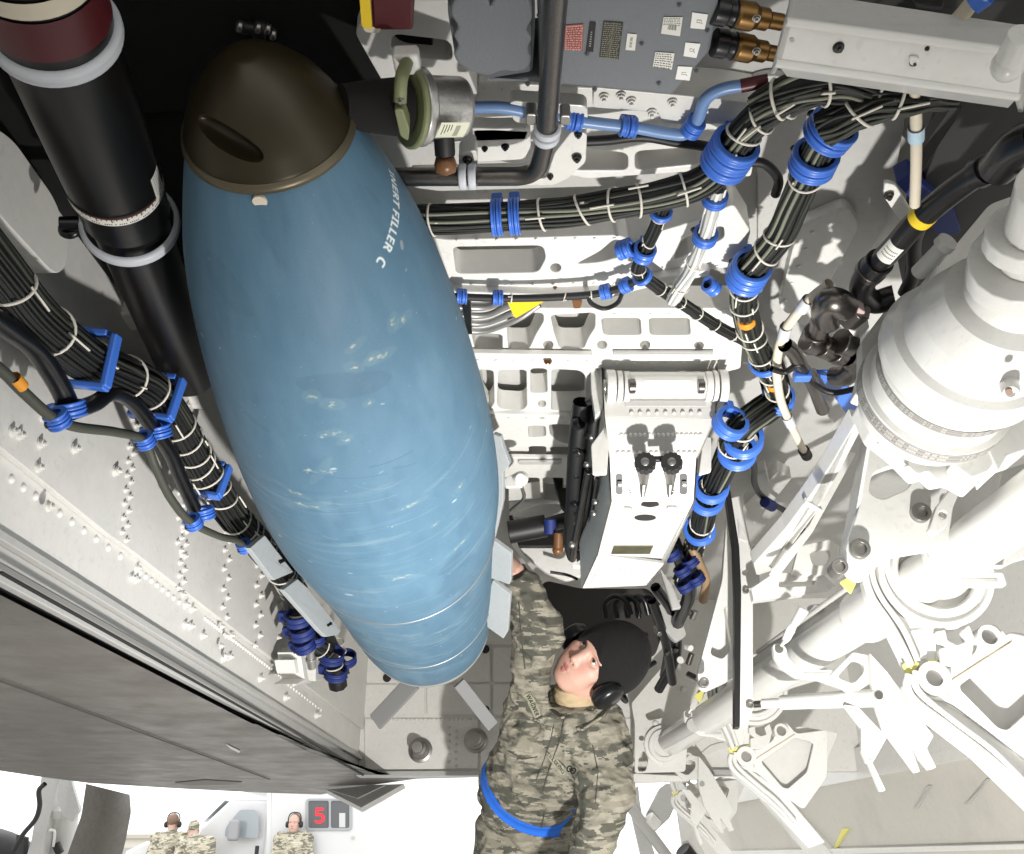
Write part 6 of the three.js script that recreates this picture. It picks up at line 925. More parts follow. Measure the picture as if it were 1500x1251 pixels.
  const base = (x, y, z) => { let d = 9; for (const [g, k] of solid) d = smin(d, g(x, y, z), k * s); for (const g of neck) d = smin(d, g(x, y, z), 0.03 * s); return d; };
  const f = (x, y, z) => {
    let d = base(x, y, z); if (d > 0.06) return d;
    if (features) { for (const g of socket) d = smax(d, -g(x, y, z), 0.012 * s); for (const [g, k] of nose) d = smin(d, g(x, y, z), k * s); d = smin(d, lipD(x, y, z), 0.006 * s); lids.forEach((g, i) => { d = smin(d, g(x, y, z), 0.004 * s); d = smax(d, -slit[i](x, y, z), 0.0015 * s); }); for (const g of nostril) d = smax(d, -g(x, y, z), 0.003 * s); d = smax(d, -mouth(x, y, z), 0.003 * s); }
    for (const g of ears) d = smin(d, g(x, y, z), 0.008 * s); return d;
  };
  const colour = (x, y, z) => {
    if (!features) return skinC; const l = lipD(x, y, z), p = V(x, y, z).sub(eyeMid), pl = p.dot(L) / s, pu = p.dot(U) / s, pf = p.dot(F) / s; let c = skinC.slice();
    const red = Math.exp(-(((Math.abs(pl) - 0.036) / 0.02) ** 2 + ((pu + 0.04) / 0.022) ** 2)) * 0.5 + Math.exp(-((pl / 0.016) ** 2 + ((pu + 0.04) / 0.014) ** 2)) * 0.35; c = [c[0] * (1 + red * 0.02), c[1] * (1 - red * 0.22), c[2] * (1 - red * 0.2)]; const m = 0.94 + 0.12 * fbm(x * 160, y * 160, z * 160, 2); c = c.map((v) => v * m);
    if (l < 0.0022 * s && pf > 0) c = [c[0] * 0.75, c[1] * 0.48, c[2] * 0.54];
    return c;
  };
  const b = box3([at_(0.09, 0.13, 0.05), at_(-0.09, 0.13, 0.05), at_(0.09, -0.2, 0.05), at_(-0.09, -0.2, 0.05), at_(0.09, 0.13, -0.19), at_(-0.09, 0.13, -0.19), at_(0.09, -0.2, -0.19), at_(-0.09, -0.2, -0.19)], 0.01);
  return { f, base, b, colour, at_, e, cp, cell };
}
{ // ---- the uniformed person under the bomb ----
  const pr = thing('person', 'person in grey camouflage uniform and black cap reaching up behind the bomb, blue belt', 'person', V(0.02, 0, -2.86), null);
  const cam = new THREE.Matrix4().extractRotation(camera.matrixWorld), dirC = (x, y, z) => V(x, y, z).normalize().transformDirection(cam);
  const Lh = dirC(0.37, -0.62, 0.69), U0 = dirC(0.76, 0.62, 0.17); const Uh = U0.addScaledVector(Lh, -U0.dot(Lh)).normalize(), Fh = Lh.clone().cross(Uh).normalize(), eye = P(864, 957, 2.6), hs = 1.0;
  const skinC = [0.62, 0.37, 0.29];
  const nb = P(846, 1046, 2.68), H = faceHead(pr, eye, Uh, Fh, Lh, hs, skinC, { cell: 0.0026, neckTo: nb }), at_ = H.at_;
  const neckTop = at_(0, -0.1, -0.08);
  const J = { shR: P(772, 1044, 2.72), elR: P(789, 926, 2.56), wrR: P(752, 834, 2.5), shL: P(874, 1072, 2.68), elL: P(888, 1160, 2.56), wrL: P(860, 1262, 2.46), chest: P(822, 1088, 2.74), waist: P(768, 1152, 2.84), pelv: P(782, 1200, 2.92) };
  J.hipR = P(742, 1222, 2.9); J.hipL = P(826, 1228, 2.88); J.knR = V(J.hipR.x - 0.03, 0.5, J.hipR.z + 0.06); J.knL = V(J.hipL.x + 0.05, 0.5, J.hipL.z + 0.08); J.anR = V(J.knR.x - 0.01, 0.1, J.knR.z - 0.06); J.anL = V(J.knL.x + 0.02, 0.1, J.knL.z - 0.05);
  // hands
  const fA = J.wrR.clone().sub(J.elR).normalize(), fR = P(692, 788, 2.56).sub(J.wrR).normalize(), uR = V(0.3, 0.1, 1); uR.addScaledVector(fR, -uR.dot(fR)).normalize(); const [hR, hRp] = handField(along(J.wrR, fR, 0.015), fR, uR, 0.35);
  const fL = J.wrL.clone().sub(J.elL).normalize(), uL = V(0.9, 0.1, 0.4); uL.addScaledVector(fL, -uL.dot(fL)).normalize(); const [hL, hLp] = handField(along(J.wrL, fL, 0.015), fL, uL, 0.4);
  const spine = [capsule(neckTop, nb, 0.052, 0.056), capsule(nb, J.chest, 0.07, 0.12), capsule(J.chest, J.waist, 0.12, 0.11), capsule(J.shR, J.elR, 0.045, 0.04), capsule(J.elR, J.wrR, 0.04, 0.028), capsule(J.shL, J.elL, 0.045, 0.04), capsule(J.elL, J.wrL, 0.04, 0.028), capsule(along(J.shR, V(0, -1, 0), 0.05), along(J.shL, V(0, -1, 0), 0.05), 0.045, 0.045)];
  const bodyLow = (x, y, z) => { let d = 9; for (const g of spine) d = smin(d, g(x, y, z), 0.03); return Math.min(d, hR(x, y, z), hL(x, y, z)); };
  const skin = [surfNet(H.f, H.b.min, H.b.max, H.cell, H.colour)];
  const hb = box3(hRp, 0.03), hb2 = box3(hLp, 0.03); const flat = () => [0.58, 0.35, 0.275];
  skin.push(surfNet(hR, hb.min, hb.max, 0.004, flat), surfNet(hL, hb2.min, hb2.max, 0.004, flat));
  { const b = box3([neckTop, nb, J.chest, J.waist, J.shR, J.elR, J.wrR, J.shL, J.elL, J.wrL], 0.12); skin.push(surfNet((x, y, z) => { let d = 9; for (const g of spine) d = smin(d, g(x, y, z), 0.03); return d; }, b.min, b.max, 0.016, flat)); }
  const body = part('body', skin, skinMat, pr);
  // eyes, brows
  for (const q of [-1, 1]) {
    const c = at_(q * 0.031, -0.001, -0.0045), look = Fh.clone().addScaledVector(Uh, 0.28).addScaledVector(Lh, -0.12).normalize(), m = basisTo(look, c);
    const ev = new THREE.SphereGeometry(0.0128, 24, 16).applyMatrix4(m), p = ev.attributes.position, cl = []; for (let i = 0; i < p.count; i++) { const a = V(p.getX(i), p.getY(i), p.getZ(i)).sub(c).normalize().dot(look); cl.push(...(a > 0.965 ? [0.006, 0.005, 0.004] : a > 0.89 ? [0.07, 0.04, 0.02] : [0.72, 0.68, 0.64])); } ev.setAttribute('color', new THREE.Float32BufferAttribute(cl, 3)); part('eye', [ev], new THREE.MeshPhysicalMaterial({ color: col(1, 1, 1), vertexColors: true, roughness: 0.12, clearcoat: 1 }), pr);
    part('eyebrow', [tube([at_(q * 0.014, 0.016, 0.0135), at_(q * 0.028, 0.021, 0.0145), at_(q * 0.046, 0.0165, 0.004)], 0.0022, 16, 6)], std(col(0.05, 0.03, 0.02), 0.8), pr); part('eyelash', [tube([at_(q * 0.0185, -0.001, 0.0055), at_(q * 0.025, 0.0045, 0.0095), at_(q * 0.033, 0.0052, 0.0102), at_(q * 0.0405, 0.002, 0.0062), at_(q * 0.045, -0.0015, 0.001)], 0.0009, 20, 5)], std(col(0.03, 0.02, 0.015), 0.8), pr);
  }
  // knit cap: an offset of the skull, cut by a plane in front
  { const cutN = Fh.clone().addScaledVector(Uh, -0.22).normalize(), open = ell(at_(0.008, -0.05, 0.05), Lh, Uh, Fh, 0.072, 0.077, 0.14), low = at_(0, -0.06, -0.1), lowN = Uh.clone().addScaledVector(Fh, 0.15).normalize(); const g1 = ell(at_(0, 0.045, -0.088), Lh, Uh, Fh, 0.086, 0.092, 0.107), g2 = ell(at_(0, 0.0, -0.09), Lh, Uh, Fh, 0.0915, 0.089, 0.117);
    const cf = (x, y, z) => { let d = smin(g1(x, y, z), g2(x, y, z), 0.04); const p = V(x, y, z); d = smax(d, -open(x, y, z), 0.01); d = Math.max(d, p.clone().sub(eye).dot(Fh) - 0.022); d = smax(d, -p.clone().sub(low).dot(lowN), 0.012); return d - 0.0015 * fbm(x * 40, y * 40, z * 40, 2); };
    const b = box3([at_(0.1, 0.16, 0.03), at_(-0.1, 0.16, 0.03), at_(0.1, -0.1, -0.21), at_(-0.1, -0.1, -0.21), at_(0.1, 0.16, -0.21), at_(-0.1, 0.16, -0.21), at_(0.1, -0.1, 0.03), at_(-0.1, -0.1, 0.03)], 0.01); { const kt = dtex(128, (u, v) => 0.5 + 0.5 * Math.sin(u * 6.2832 * 24) * (0.6 + 0.4 * Math.sin(v * 6.2832 * 30)), false, 8), km = M.cloth.clone(); km.bumpMap = kt; km.bumpScale = 0.0012; part('knit_cap', [surfNet(cf, b.min, b.max, 0.005)], km, pr); } }
  for (const q of [-1, 1]) { // ear defender cups
    const c = at_(q * 0.078, -0.03, -0.07 + (q < 0 ? 0.025 : 0.012)), o = Lh.clone().multiplyScalar(q), m = frame(c, Uh, o, Uh.clone().cross(o)); const g = new THREE.LatheGeometry([[0.001, 0.0], [0.034, 0.0], [0.04, 0.006], [0.041, 0.014], [0.038, 0.017], [0.041, 0.02], [0.04, 0.034], [0.03, 0.044], [0.001, 0.047]].map(([r, y]) => new THREE.Vector2(r, y)), 30).scale(1.12, 1, 0.86).applyMatrix4(m); part('ear_defender', [g], M.blackGloss, pr); }
  part('headband', [tube([at_(0.1, -0.01, -0.085), at_(0.098, -0.02, -0.15), at_(0.06, -0.03, -0.205), at_(0, -0.035, -0.22), at_(-0.06, -0.03, -0.205), at_(-0.1, -0.01, -0.085)], 0.006, 40, 8)], M.black, pr);
  part('hair', [tube([at_(0.066, 0.018, -0.03), at_(0.069, -0.01, -0.035), at_(0.068, -0.04, -0.045)], 0.006, 14, 8)], std(col(0.02, 0.013, 0.01), 0.7), pr); part('hair', [tube([at_(-0.064, 0.02, -0.02), at_(-0.066, 0.0, -0.026), at_(-0.064, -0.03, -0.04)], 0.008, 14, 8), tube([at_(-0.03, 0.05, -0.002), at_(-0.05, 0.03, -0.01), at_(-0.062, 0.01, -0.022)], 0.007, 12, 8)], std(col(0.02, 0.013, 0.01), 0.7), pr);
  // tan collar of the undershirt
  { const ax = nb.clone().sub(neckTop).normalize(), a = along(neckTop, ax, 0.015), b0 = along(nb, ax, 0.02); const cf = (() => { const c1 = capsule(a, b0, 0.0615, 0.072); return (x, y, z) => { const p = V(x, y, z).sub(a).dot(ax); return smax(c1(x, y, z) - 0.0025 * Math.sin(p * 260 + fbm(x * 30, y * 30, z * 30, 2) * 7), -p - 0.012, 0.01); }; })(); const b = box3([a, b0], 0.09); part('undershirt_collar', [surfNet(cf, b.min, b.max, 0.005)], std(col(0.47, 0.36, 0.22), 0.9), pr); }
  // jacket
  const jb = [[capsule(nb.clone().add(V(0, -0.03, 0)), J.chest, 0.085, 0.128), 0.06], [capsule(J.chest, J.waist, 0.13, 0.128), 0.08], [capsule(J.waist, J.pelv, 0.128, 0.148), 0.05], [capsule(along(J.shR, J.shL.clone().sub(J.shR).normalize(), 0.02), J.shL, 0.075, 0.075), 0.07], [capsule(J.shR, J.elR, 0.056, 0.062), 0.035], [capsule(J.elR, J.wrR, 0.064, 0.046), 0.03], [capsule(J.shL, J.elL, 0.078, 0.07), 0.04], [capsule(J.elL, J.wrL, 0.07, 0.052), 0.03], [capsule(along(J.shR, V(0, -1, 0), 0.1), J.waist, 0.07, 0.09), 0.06], [capsule(along(J.shL, V(0, -1, 0.1), 0.08), J.waist, 0.07, 0.09), 0.06]];
  const axis = J.pelv.clone().sub(J.waist).normalize(), axW = J.waist.clone().sub(J.chest).normalize(), neckDir = neckTop.clone().sub(nb).normalize();
  const armR = capsule(J.elR, J.wrR, 0.001, 0.001), jf0 = (x, y, z) => { let d = 9; for (const [g, k] of jb) d = smin(d, g(x, y, z), k); const wz = (x - J.waist.x) * axW.x + (y - J.waist.y) * axW.y + (z - J.waist.z) * axW.z; const nearArm = Math.min(capD.r(x, y, z), capD.l(x, y, z)); if (nearArm > 0.1) d += 0.016 * Math.exp(-(((wz - 0.01) / 0.028) ** 2)); return d; };
  const neckC = capsule(along(nb, neckDir, -0.05), along(nb, neckDir, 0.3), 0, 0), capD = { u: capsule(J.shR, J.elR, 0, 0), r: capsule(J.elR, J.wrR, 0, 0), l: capsule(J.elL, J.wrL, 0, 0) };
  const hem = along(J.pelv, axis, 0.045), cuffR = along(J.wrR, fA, -0.005), cuffL = along(J.wrL, fL, -0.005);
  const jf = (x, y, z) => { let d = jf0(x, y, z); if (Math.abs(d) > 0.05) return d; { const wz = (x - J.waist.x) * axW.x + (y - J.waist.y) * axW.y + (z - J.waist.z) * axW.z, nb_ = capD.l(x, y, z) < 0.11 || capD.r(x, y, z) < 0.11 ? 1 : 1 - Math.exp(-(((wz - 0.01) / 0.04) ** 2)); d -= (folds(x, y, z, 12, 0.011) + folds(x + 3, y, z, 27, 0.005)) * nb_; }; const p = V(x, y, z); const dn = p.clone().sub(nb).dot(neckDir) - 0.045; d = smax(d, Math.min(dn, 0.088 - neckC(x, y, z), capD.u(x, y, z) - 0.05), 0.012); if (capD.r(x, y, z) < 0.12) d = Math.max(d, p.clone().sub(cuffR).dot(fA)); if (capD.l(x, y, z) < 0.12) d = Math.max(d, p.clone().sub(cuffL).dot(fL)); else d = Math.max(d, p.clone().sub(hem).dot(axis)); return d; };
  const jbx = box3([nb, J.chest, J.waist, J.pelv, J.shR, J.shL, J.elR, J.elL, J.wrR, J.wrL], 0.18); part('jacket', [surfNet(jf, jbx.min, jbx.max, 0.0065)], fabric, pr);
  // trousers with pockets
  const tb = [[capsule(J.waist, J.pelv, 0.105, 0.125), 0.05], [capsule(J.pelv, J.hipR.clone().lerp(J.hipL, 0.5), 0.12, 0.11), 0.05], [capsule(J.hipR, J.knR, 0.098, 0.075), 0.05], [capsule(J.hipL, J.knL, 0.098, 0.075), 0.05], [capsule(J.knR, J.anR, 0.072, 0.062), 0.03], [capsule(J.knL, J.anL, 0.072, 0.062), 0.03]];
  const tf = (x, y, z) => { let d = 9; for (const [g, k] of tb) d = smin(d, g(x, y, z), k * 0.6); if (Math.abs(d) < 0.05) d -= folds(x, y, z, 11, 0.008) + folds(x + 3, y, z, 26, 0.003); return d; };
  const tbx = box3([J.waist, J.hipR, J.hipL, J.knR, J.knL, J.anR, J.anL], 0.14); part('trousers', [surfNet(tf, tbx.min, tbx.max, 0.0085)], fabric, pr);
  for (const [a, k] of [[J.anR, J.knR], [J.anL, J.knL]]) { const bf = (() => { const c1 = capsule(V(a.x, 0.16, a.z), V(a.x, 0.06, a.z), 0.058, 0.05), c2 = capsule(V(a.x, 0.05, a.z - 0.02), V(a.x + (a === J.anL ? 0.03 : -0.03), 0.045, a.z + 0.15), 0.048, 0.042); return (x, y, z) => smax(smin(c1(x, y, z), c2(x, y, z), 0.04), -y + 0.003, 0.004); })(); const b = box3([V(a.x, 0.18, a.z), V(a.x, 0, a.z + 0.15)], 0.09); part('boot', [surfNet(bf, b.min, b.max, 0.008)], std(col(0.2, 0.19, 0.165), 0.85), pr); }
  // belt
  { const bw = 0.019, bf = (x, y, z) => { let d = jf0(x, y, z) - 0.0065; const wz = (x - J.waist.x) * axW.x + (y - J.waist.y) * axW.y + (z - J.waist.z) * axW.z; d = Math.max(d, Math.abs(wz - 0.01) - bw); d = Math.max(d, 0.1 - Math.min(capD.r(x, y, z), capD.l(x, y, z))); return d; }; const b = box3([J.waist], 0.21); part('belt', [surfNet(bf, b.min, b.max, 0.005)], std(col(0.012, 0.13, 0.62), 0.7), pr); }
  // march onto the jacket along a pixel's ray
  const hit = (x, y) => { const r = ray(x, y), o = camera.position; for (let d = 2.2; d < 3.2; d += 0.002) { const p = r.clone().multiplyScalar(d).add(o); if (jf(p.x, p.y, p.z) < 0) { const e = 0.01, n = V(jf0(p.x + e, p.y, p.z) - jf0(p.x - e, p.y, p.z), jf0(p.x, p.y + e, p.z) - jf0(p.x, p.y - e, p.z), jf0(p.x, p.y, p.z + e) - jf0(p.x, p.y, p.z - e)).normalize(); return [p, n]; } } return null; };
  const patch = (n, a, b, h, mat, lift = 0.004) => { // sewn strip draped on the cloth between two pixels
    const N = 10, K = 4, pos = [], uv = [], idx = []; for (let i = 0; i <= N; i++) for (let j = 0; j <= K; j++) { const t = i / N, x = lerp(a[0], b[0], t), y = lerp(a[1], b[1], t), dx = b[0] - a[0], dy = b[1] - a[1], Lq = Math.hypot(dx, dy), o = (j / K - 0.5) * h, q = hit(x + dy / Lq * o, y - dx / Lq * o); if (!q) return; const p = q[0].addScaledVector(q[1], lift); pos.push(p.x, p.y, p.z); uv.push(t, j / K); }
    for (let i = 0; i < N; i++) for (let j = 0; j < K; j++) { const a0 = i * (K + 1) + j, b0 = a0 + K + 1; idx.push(a0, b0, a0 + 1, b0, b0 + 1, a0 + 1); } const g = new THREE.BufferGeometry(); g.setAttribute('position', new THREE.Float32BufferAttribute(pos, 3)); g.setAttribute('uv', new THREE.Float32BufferAttribute(uv, 2)); g.setIndex(idx); g.computeVertexNormals(); part(n, [g], mat, pr); };
  const tapeMat = (txt, w) => std(col(1, 1, 1), 0.9, { map: ctex(w, 64, (g) => { g.fillStyle = '#8b8876'; g.fillRect(0, 0, w, 64); for (let i = 0; i < 60; i++) { g.fillStyle = ['#a19c88', '#6d6f60', '#55584d'][i % 3]; g.fillRect(rr(0, w), rr(0, 64), rr(8, 40), rr(2, 6)); } g.fillStyle = '#161613'; g.font = 'bold 46px sans-serif'; g.textAlign = 'center'; g.textBaseline = 'middle'; g.fillText(txt, w / 2, 34); }) });
  patch('name_tape', [773, 1014], [789, 1050], 11, tapeMat('WAGNER', 220)); patch('service_tape', [805, 1104], [828, 1133], 10, tapeMat('U.S. AIR FORCE', 360));
  patch('badge', [829, 1122], [847, 1132], 15, std(col(1, 1, 1), 0.9, { map: ctex(128, 96, (g) => { g.fillStyle = '#77766a'; g.fillRect(0, 0, 128, 96); g.strokeStyle = '#0e0e0c'; g.lineWidth = 13; g.beginPath(); g.ellipse(42, 48, 20, 26, 0, 0, 7); g.stroke(); g.beginPath(); g.ellipse(86, 48, 20, 26, 0, 0, 7); g.stroke(); g.fillStyle = '#0e0e0c'; g.fillRect(40, 40, 48, 14); }) }));
  patch('sleeve_patch', [806, 888], [808, 912], 14, std(col(1, 1, 1), 0.9, { map: ctex(96, 64, (g) => { g.fillStyle = '#7c7a6c'; g.fillRect(0, 0, 96, 64); g.strokeStyle = '#1a1a17'; g.lineWidth = 6; g.strokeRect(4, 4, 88, 56); g.beginPath(); g.moveTo(20, 20); g.lineTo(48, 44); g.lineTo(76, 20); g.stroke(); g.beginPath(); g.arc(48, 28, 8, 0, 7); g.fillStyle = '#1a1a17'; g.fill(); }) }));
  // collar flaps, front placket, pocket flap
  const cloth2 = new THREE.MeshStandardMaterial({ color: col(0.16, 0.155, 0.12), roughness: 0.92 }); const seamM = std(col(0.06, 0.06, 0.05), 0.95);
  const lapel = (l) => { const pts = l.map(([x, y]) => hit(x, y)).filter(Boolean); if (pts.length < 3) return; const ps = pts.map(([p, n]) => p.clone().addScaledVector(n, 0.006)), pl = P3(ps[0], ps[1], ps[2]); part('collar_flap', [plateW(pl, ps.map((p) => p.clone().addScaledVector(pl.n, -p.clone().sub(pl.o).dot(pl.n))), { t: 0.008, r: 0.006, bevel: 0.002 })], fabric, pr); };
  const line = (l, r, n = 'seam') => { const ds = []; for (let i = 0; i < l.length - 1; i++) for (let k = 0; k < 10; k++) ds.push([lerp(l[i][0], l[i + 1][0], k / 10), lerp(l[i][1], l[i + 1][1], k / 10)]); const pts = ds.map(([x, y]) => hit(x, y)).filter(Boolean).map(([p, q]) => p.addScaledVector(q, 0.001)); if (pts.length > 1) part(n, [tube(pts, r, 60, 6)], seamM, pr); };
  lapel([[804, 1014], [822, 1016], [829, 1050], [818, 1068], [806, 1042]]); lapel([[842, 1066], [866, 1057], [893, 1034], [888, 1056], [856, 1082]]); line([[800, 1100], [822, 1116], [846, 1146]], 0.0018, 'pocket_seam'); line([[868, 1092], [876, 1130], [872, 1180]], 0.0018, 'sleeve_seam'); line([[760, 880], [764, 930], [770, 985]], 0.0018, 'sleeve_seam'); line([[798, 1188], [792, 1215], [782, 1226]], 0.002, 'fly_seam');
  line([[826, 1055], [822, 1080], [812, 1105], [800, 1140], [795, 1160]], 0.0022, 'placket'); line([[812, 1060], [806, 1085], [796, 1115], [784, 1145]], 0.0016, 'placket'); line([[745, 1100], [765, 1112], [790, 1108]], 0.0018, 'pocket_seam'); line([[842, 1075], [862, 1062], [880, 1050]], 0.0018, 'collar_seam');
}
// ---- people standing by the truck ----
const overexposedFabric = fabric.clone(); overexposedFabric.color = col(1.5, 1.46, 1.4);  // same cloth with its colour lightened to paint in outdoor overexposure
function bystander(label, x, D, pose, pos) {
  const base = P(x, 1251, D), o = thing('person', label, 'person', V(base.x, 0, base.z), 'people standing by the truck'), s = pose.s ?? 1, B = (a, b, c) => V(base.x + a * s, b * s, base.z + c * s);
  const ln = pose.lean ?? 0, tw = pose.back ? -1 : 1, hd = B(0 + ln * 0.35, 1.58 - Math.abs(ln) * 0.16, tw * 0.02), nb = B(ln * 0.24, 1.42 - Math.abs(ln) * 0.1, 0), ch = B(ln * 0.16, 1.25 - Math.abs(ln) * 0.04, 0), wa = B(0, 1.02, 0), sh = (q) => B(ln * 0.22 + q * 0.19, 1.38 - Math.abs(ln) * 0.1, 0), el = (q) => B(ln * 0.2 + q * 0.25, 1.1, tw * 0.02 + pose.arm * 0.1), wr = (q) => B(ln * 0.25 + q * 0.22, 0.86 + pose.arm * 0.1, tw * 0.05 + pose.arm * 0.25);
  const jk = [capsule(nb, ch, 0.08, 0.15), capsule(ch, wa, 0.15, 0.14), capsule(wa, B(0, 0.84, 0), 0.14, 0.16), capsule(sh(-1), sh(1), 0.075, 0.075)]; for (const q of [-1, 1]) jk.push(capsule(sh(q), el(q), 0.075, 0.062), capsule(el(q), wr(q), 0.062, 0.05));
  const F = (l, k, a) => (x, y, z) => { let d = 9; for (const g of l) d = smin(d, g(x, y, z), k); return Math.abs(d) < 0.05 ? d - folds(x, y, z, 9, a) : d; };
  const box_ = (P_) => box3(P_, 0.2); let b = box_([nb, wa, sh(1), sh(-1), wr(1), wr(-1), B(0, 0.8, 0)]); part('jacket', [surfNet(F(jk, 0.06, 0.008), b.min, b.max, 0.018)], overexposedFabric, o);
  const tr = []; for (const q of [-1, 1]) tr.push(capsule(B(q * 0.09, 0.9, 0), B(q * 0.11, 0.5, 0.02), 0.1, 0.075), capsule(B(q * 0.11, 0.5, 0.02), B(q * 0.12, 0.1, 0), 0.075, 0.06)); b = box_([B(0.2, 0.9, 0), B(-0.2, 0.05, 0)]); part('trousers', [surfNet(F(tr, 0.04, 0.006), b.min, b.max, 0.022)], overexposedFabric, o);
  for (const q of [-1, 1]) { const c1 = capsule(B(q * 0.12, 0.12, 0), B(q * 0.12, 0.05, 0), 0.058, 0.05), c2 = capsule(B(q * 0.12, 0.045, -0.02 * tw), B(q * 0.13, 0.04, 0.15 * tw), 0.045, 0.04); b = box_([B(q * 0.12, 0.1, 0)]); part('boot', [surfNet((x, y, z) => Math.max(smin(c1(x, y, z), c2(x, y, z), 0.03), 0.002 - y), b.min, b.max, 0.016)], std(col(0.25, 0.23, 0.2), 0.85), o); }
  const Fh = V(ln * 0.7, -Math.abs(ln) * 0.6, tw).normalize(), Lh = UPY.clone().cross(Fh).normalize(), Uh = Fh.clone().cross(Lh).normalize(); const H = faceHead(o, hd.clone().addScaledVector(Fh, 0.09), Uh, Fh, Lh, 1.0 * s, [0.55, 0.36, 0.29], { features: !pose.back });
  const hands = [-1, 1].map((q) => handField(wr(q), wr(q).clone().sub(el(q)).normalize(), V(q, 0.1, 0).normalize(), 0.4)); part('body', [surfNet(H.f, H.b.min, H.b.max, 0.006, H.colour), ...hands.map(([h, p]) => { const bb = box3(p, 0.03); return surfNet(h, bb.min, bb.max, 0.007, () => [0.52, 0.34, 0.27]); }), surfNet((x, y, z) => Math.min(capsule(nb, wa, 0.06, 0.1)(x, y, z), capsule(hd, nb, 0.05, 0.055)(x, y, z)), box3([nb, wa, hd], 0.12).min, box3([nb, wa, hd], 0.12).max, 0.02, () => [0.52, 0.34, 0.27])], skinMat, o);
  const hair = H.e(0, 0.045, -0.1, 0.078, 0.086, 0.093), cutF = H.at_(0, 0.05, -0.02), cut2 = H.at_(0, -0.03, -0.1); part(pose.cap ? 'cap' : 'hair', [surfNet((x, y, z) => { const p = V(x, y, z); return Math.max(hair(x, y, z), p.clone().sub(cutF).dot(Fh.clone().addScaledVector(Uh, -0.7).normalize()), -p.clone().sub(cut2).dot(Uh)); }, H.b.min, H.b.max, 0.007, pose.cap ? null : () => pose.hair ?? [0.16, 0.1, 0.06])], pose.cap ? overexposedFabric : skinMat, o);
  if (pose.cap) part('cap_peak', [rbox(0.13, 0.012, 0.08, 0.005, frame(H.at_(0, 0.045, 0.04), Lh, Uh, Fh))], std(col(0.3, 0.29, 0.24), 0.9), o);
  if (pose.muffs) { for (const q of [-1, 1]) { const c = H.at_(q * 0.075, -0.02, -0.085); part('ear_defender', [new THREE.LatheGeometry([[0.001, 0], [0.036, 0], [0.042, 0.008], [0.04, 0.034], [0.03, 0.042], [0.001, 0.044]].map(([r, y]) => new THREE.Vector2(r, y)), 20).applyMatrix4(frame(c, Uh, Lh.clone().multiplyScalar(q), Uh.clone().cross(Lh).multiplyScalar(q)))], M.dark, o); } part('headband', [tube([H.at_(0.09, 0.0, -0.085), H.at_(0.088, 0.08, -0.085), H.at_(0.05, 0.132, -0.085), H.at_(-0.05, 0.132, -0.085), H.at_(-0.088, 0.08, -0.085), H.at_(-0.09, 0, -0.085)], 0.008, 30, 8)], M.dark, o); }
  return o;
}
bystander('person in overexposure-lightened camouflage seen from behind with dark ear defenders, leftmost by the truck', 246, 12.9, { back: true, muffs: true, arm: 0.3, s: 0.96, hair: [0.2, 0.12, 0.08] });
bystander('person in overexposure-lightened camouflage and cap stooping towards the truck door', 296, 12.7, { back: true, cap: true, arm: 0.5, lean: -0.5, s: 0.95 });
bystander('person in overexposure-lightened camouflage with ear defenders facing the aircraft beside the truck body', 428, 12.8, { muffs: true, arm: 0, s: 0.955 });
// ---------- added floodlight on the ground, unseen; low source inferred from hard upward shadows ----------
{
  const L = thing('added_floodlight', 'added unseen floodlight on the ground shining up into the bay', 'lamp', V(LAMP.x, 0, LAMP.z)), d = LAMP_AIM.clone().sub(LAMP).normalize();
  part('housing', [lathe(sharp([[-0.12, 0], [-0.12, 0.03], [-0.02, 0.07], [-0.018, 0.07], [-0.06, 0.02]]), LAMP, along(LAMP, d, 1), 28)], M.dark, L);
  part('lamp_lens', [placed(new THREE.SphereGeometry(1, 16, 10), along(LAMP, d, -0.05), d, 0.018)], std(col(1, 1, 1), 0.5, { emissive: new THREE.Color(1, 0.97, 0.92), emissiveIntensity: 4 }), L);
  part('stand', [cyl(V(LAMP.x, 0.001, LAMP.z), V(LAMP.x, 0.012, LAMP.z), 0.11), cyl(V(LAMP.x, 0.012, LAMP.z), V(LAMP.x, 0.08, LAMP.z), 0.014)], M.dark, L);
  const s = new THREE.SpotLight(new THREE.Color(1, 0.975, 0.94), LAMP_I, 0, 1.4, 1, 2); s.position.copy(along(LAMP, d, -0.01)); s.target.position.copy(LAMP_AIM); s.castShadow = true; s.shadow.radius = 1.5; s.shadow.mapSize.set(2048, 2048); scene.add(s, s.target);
}
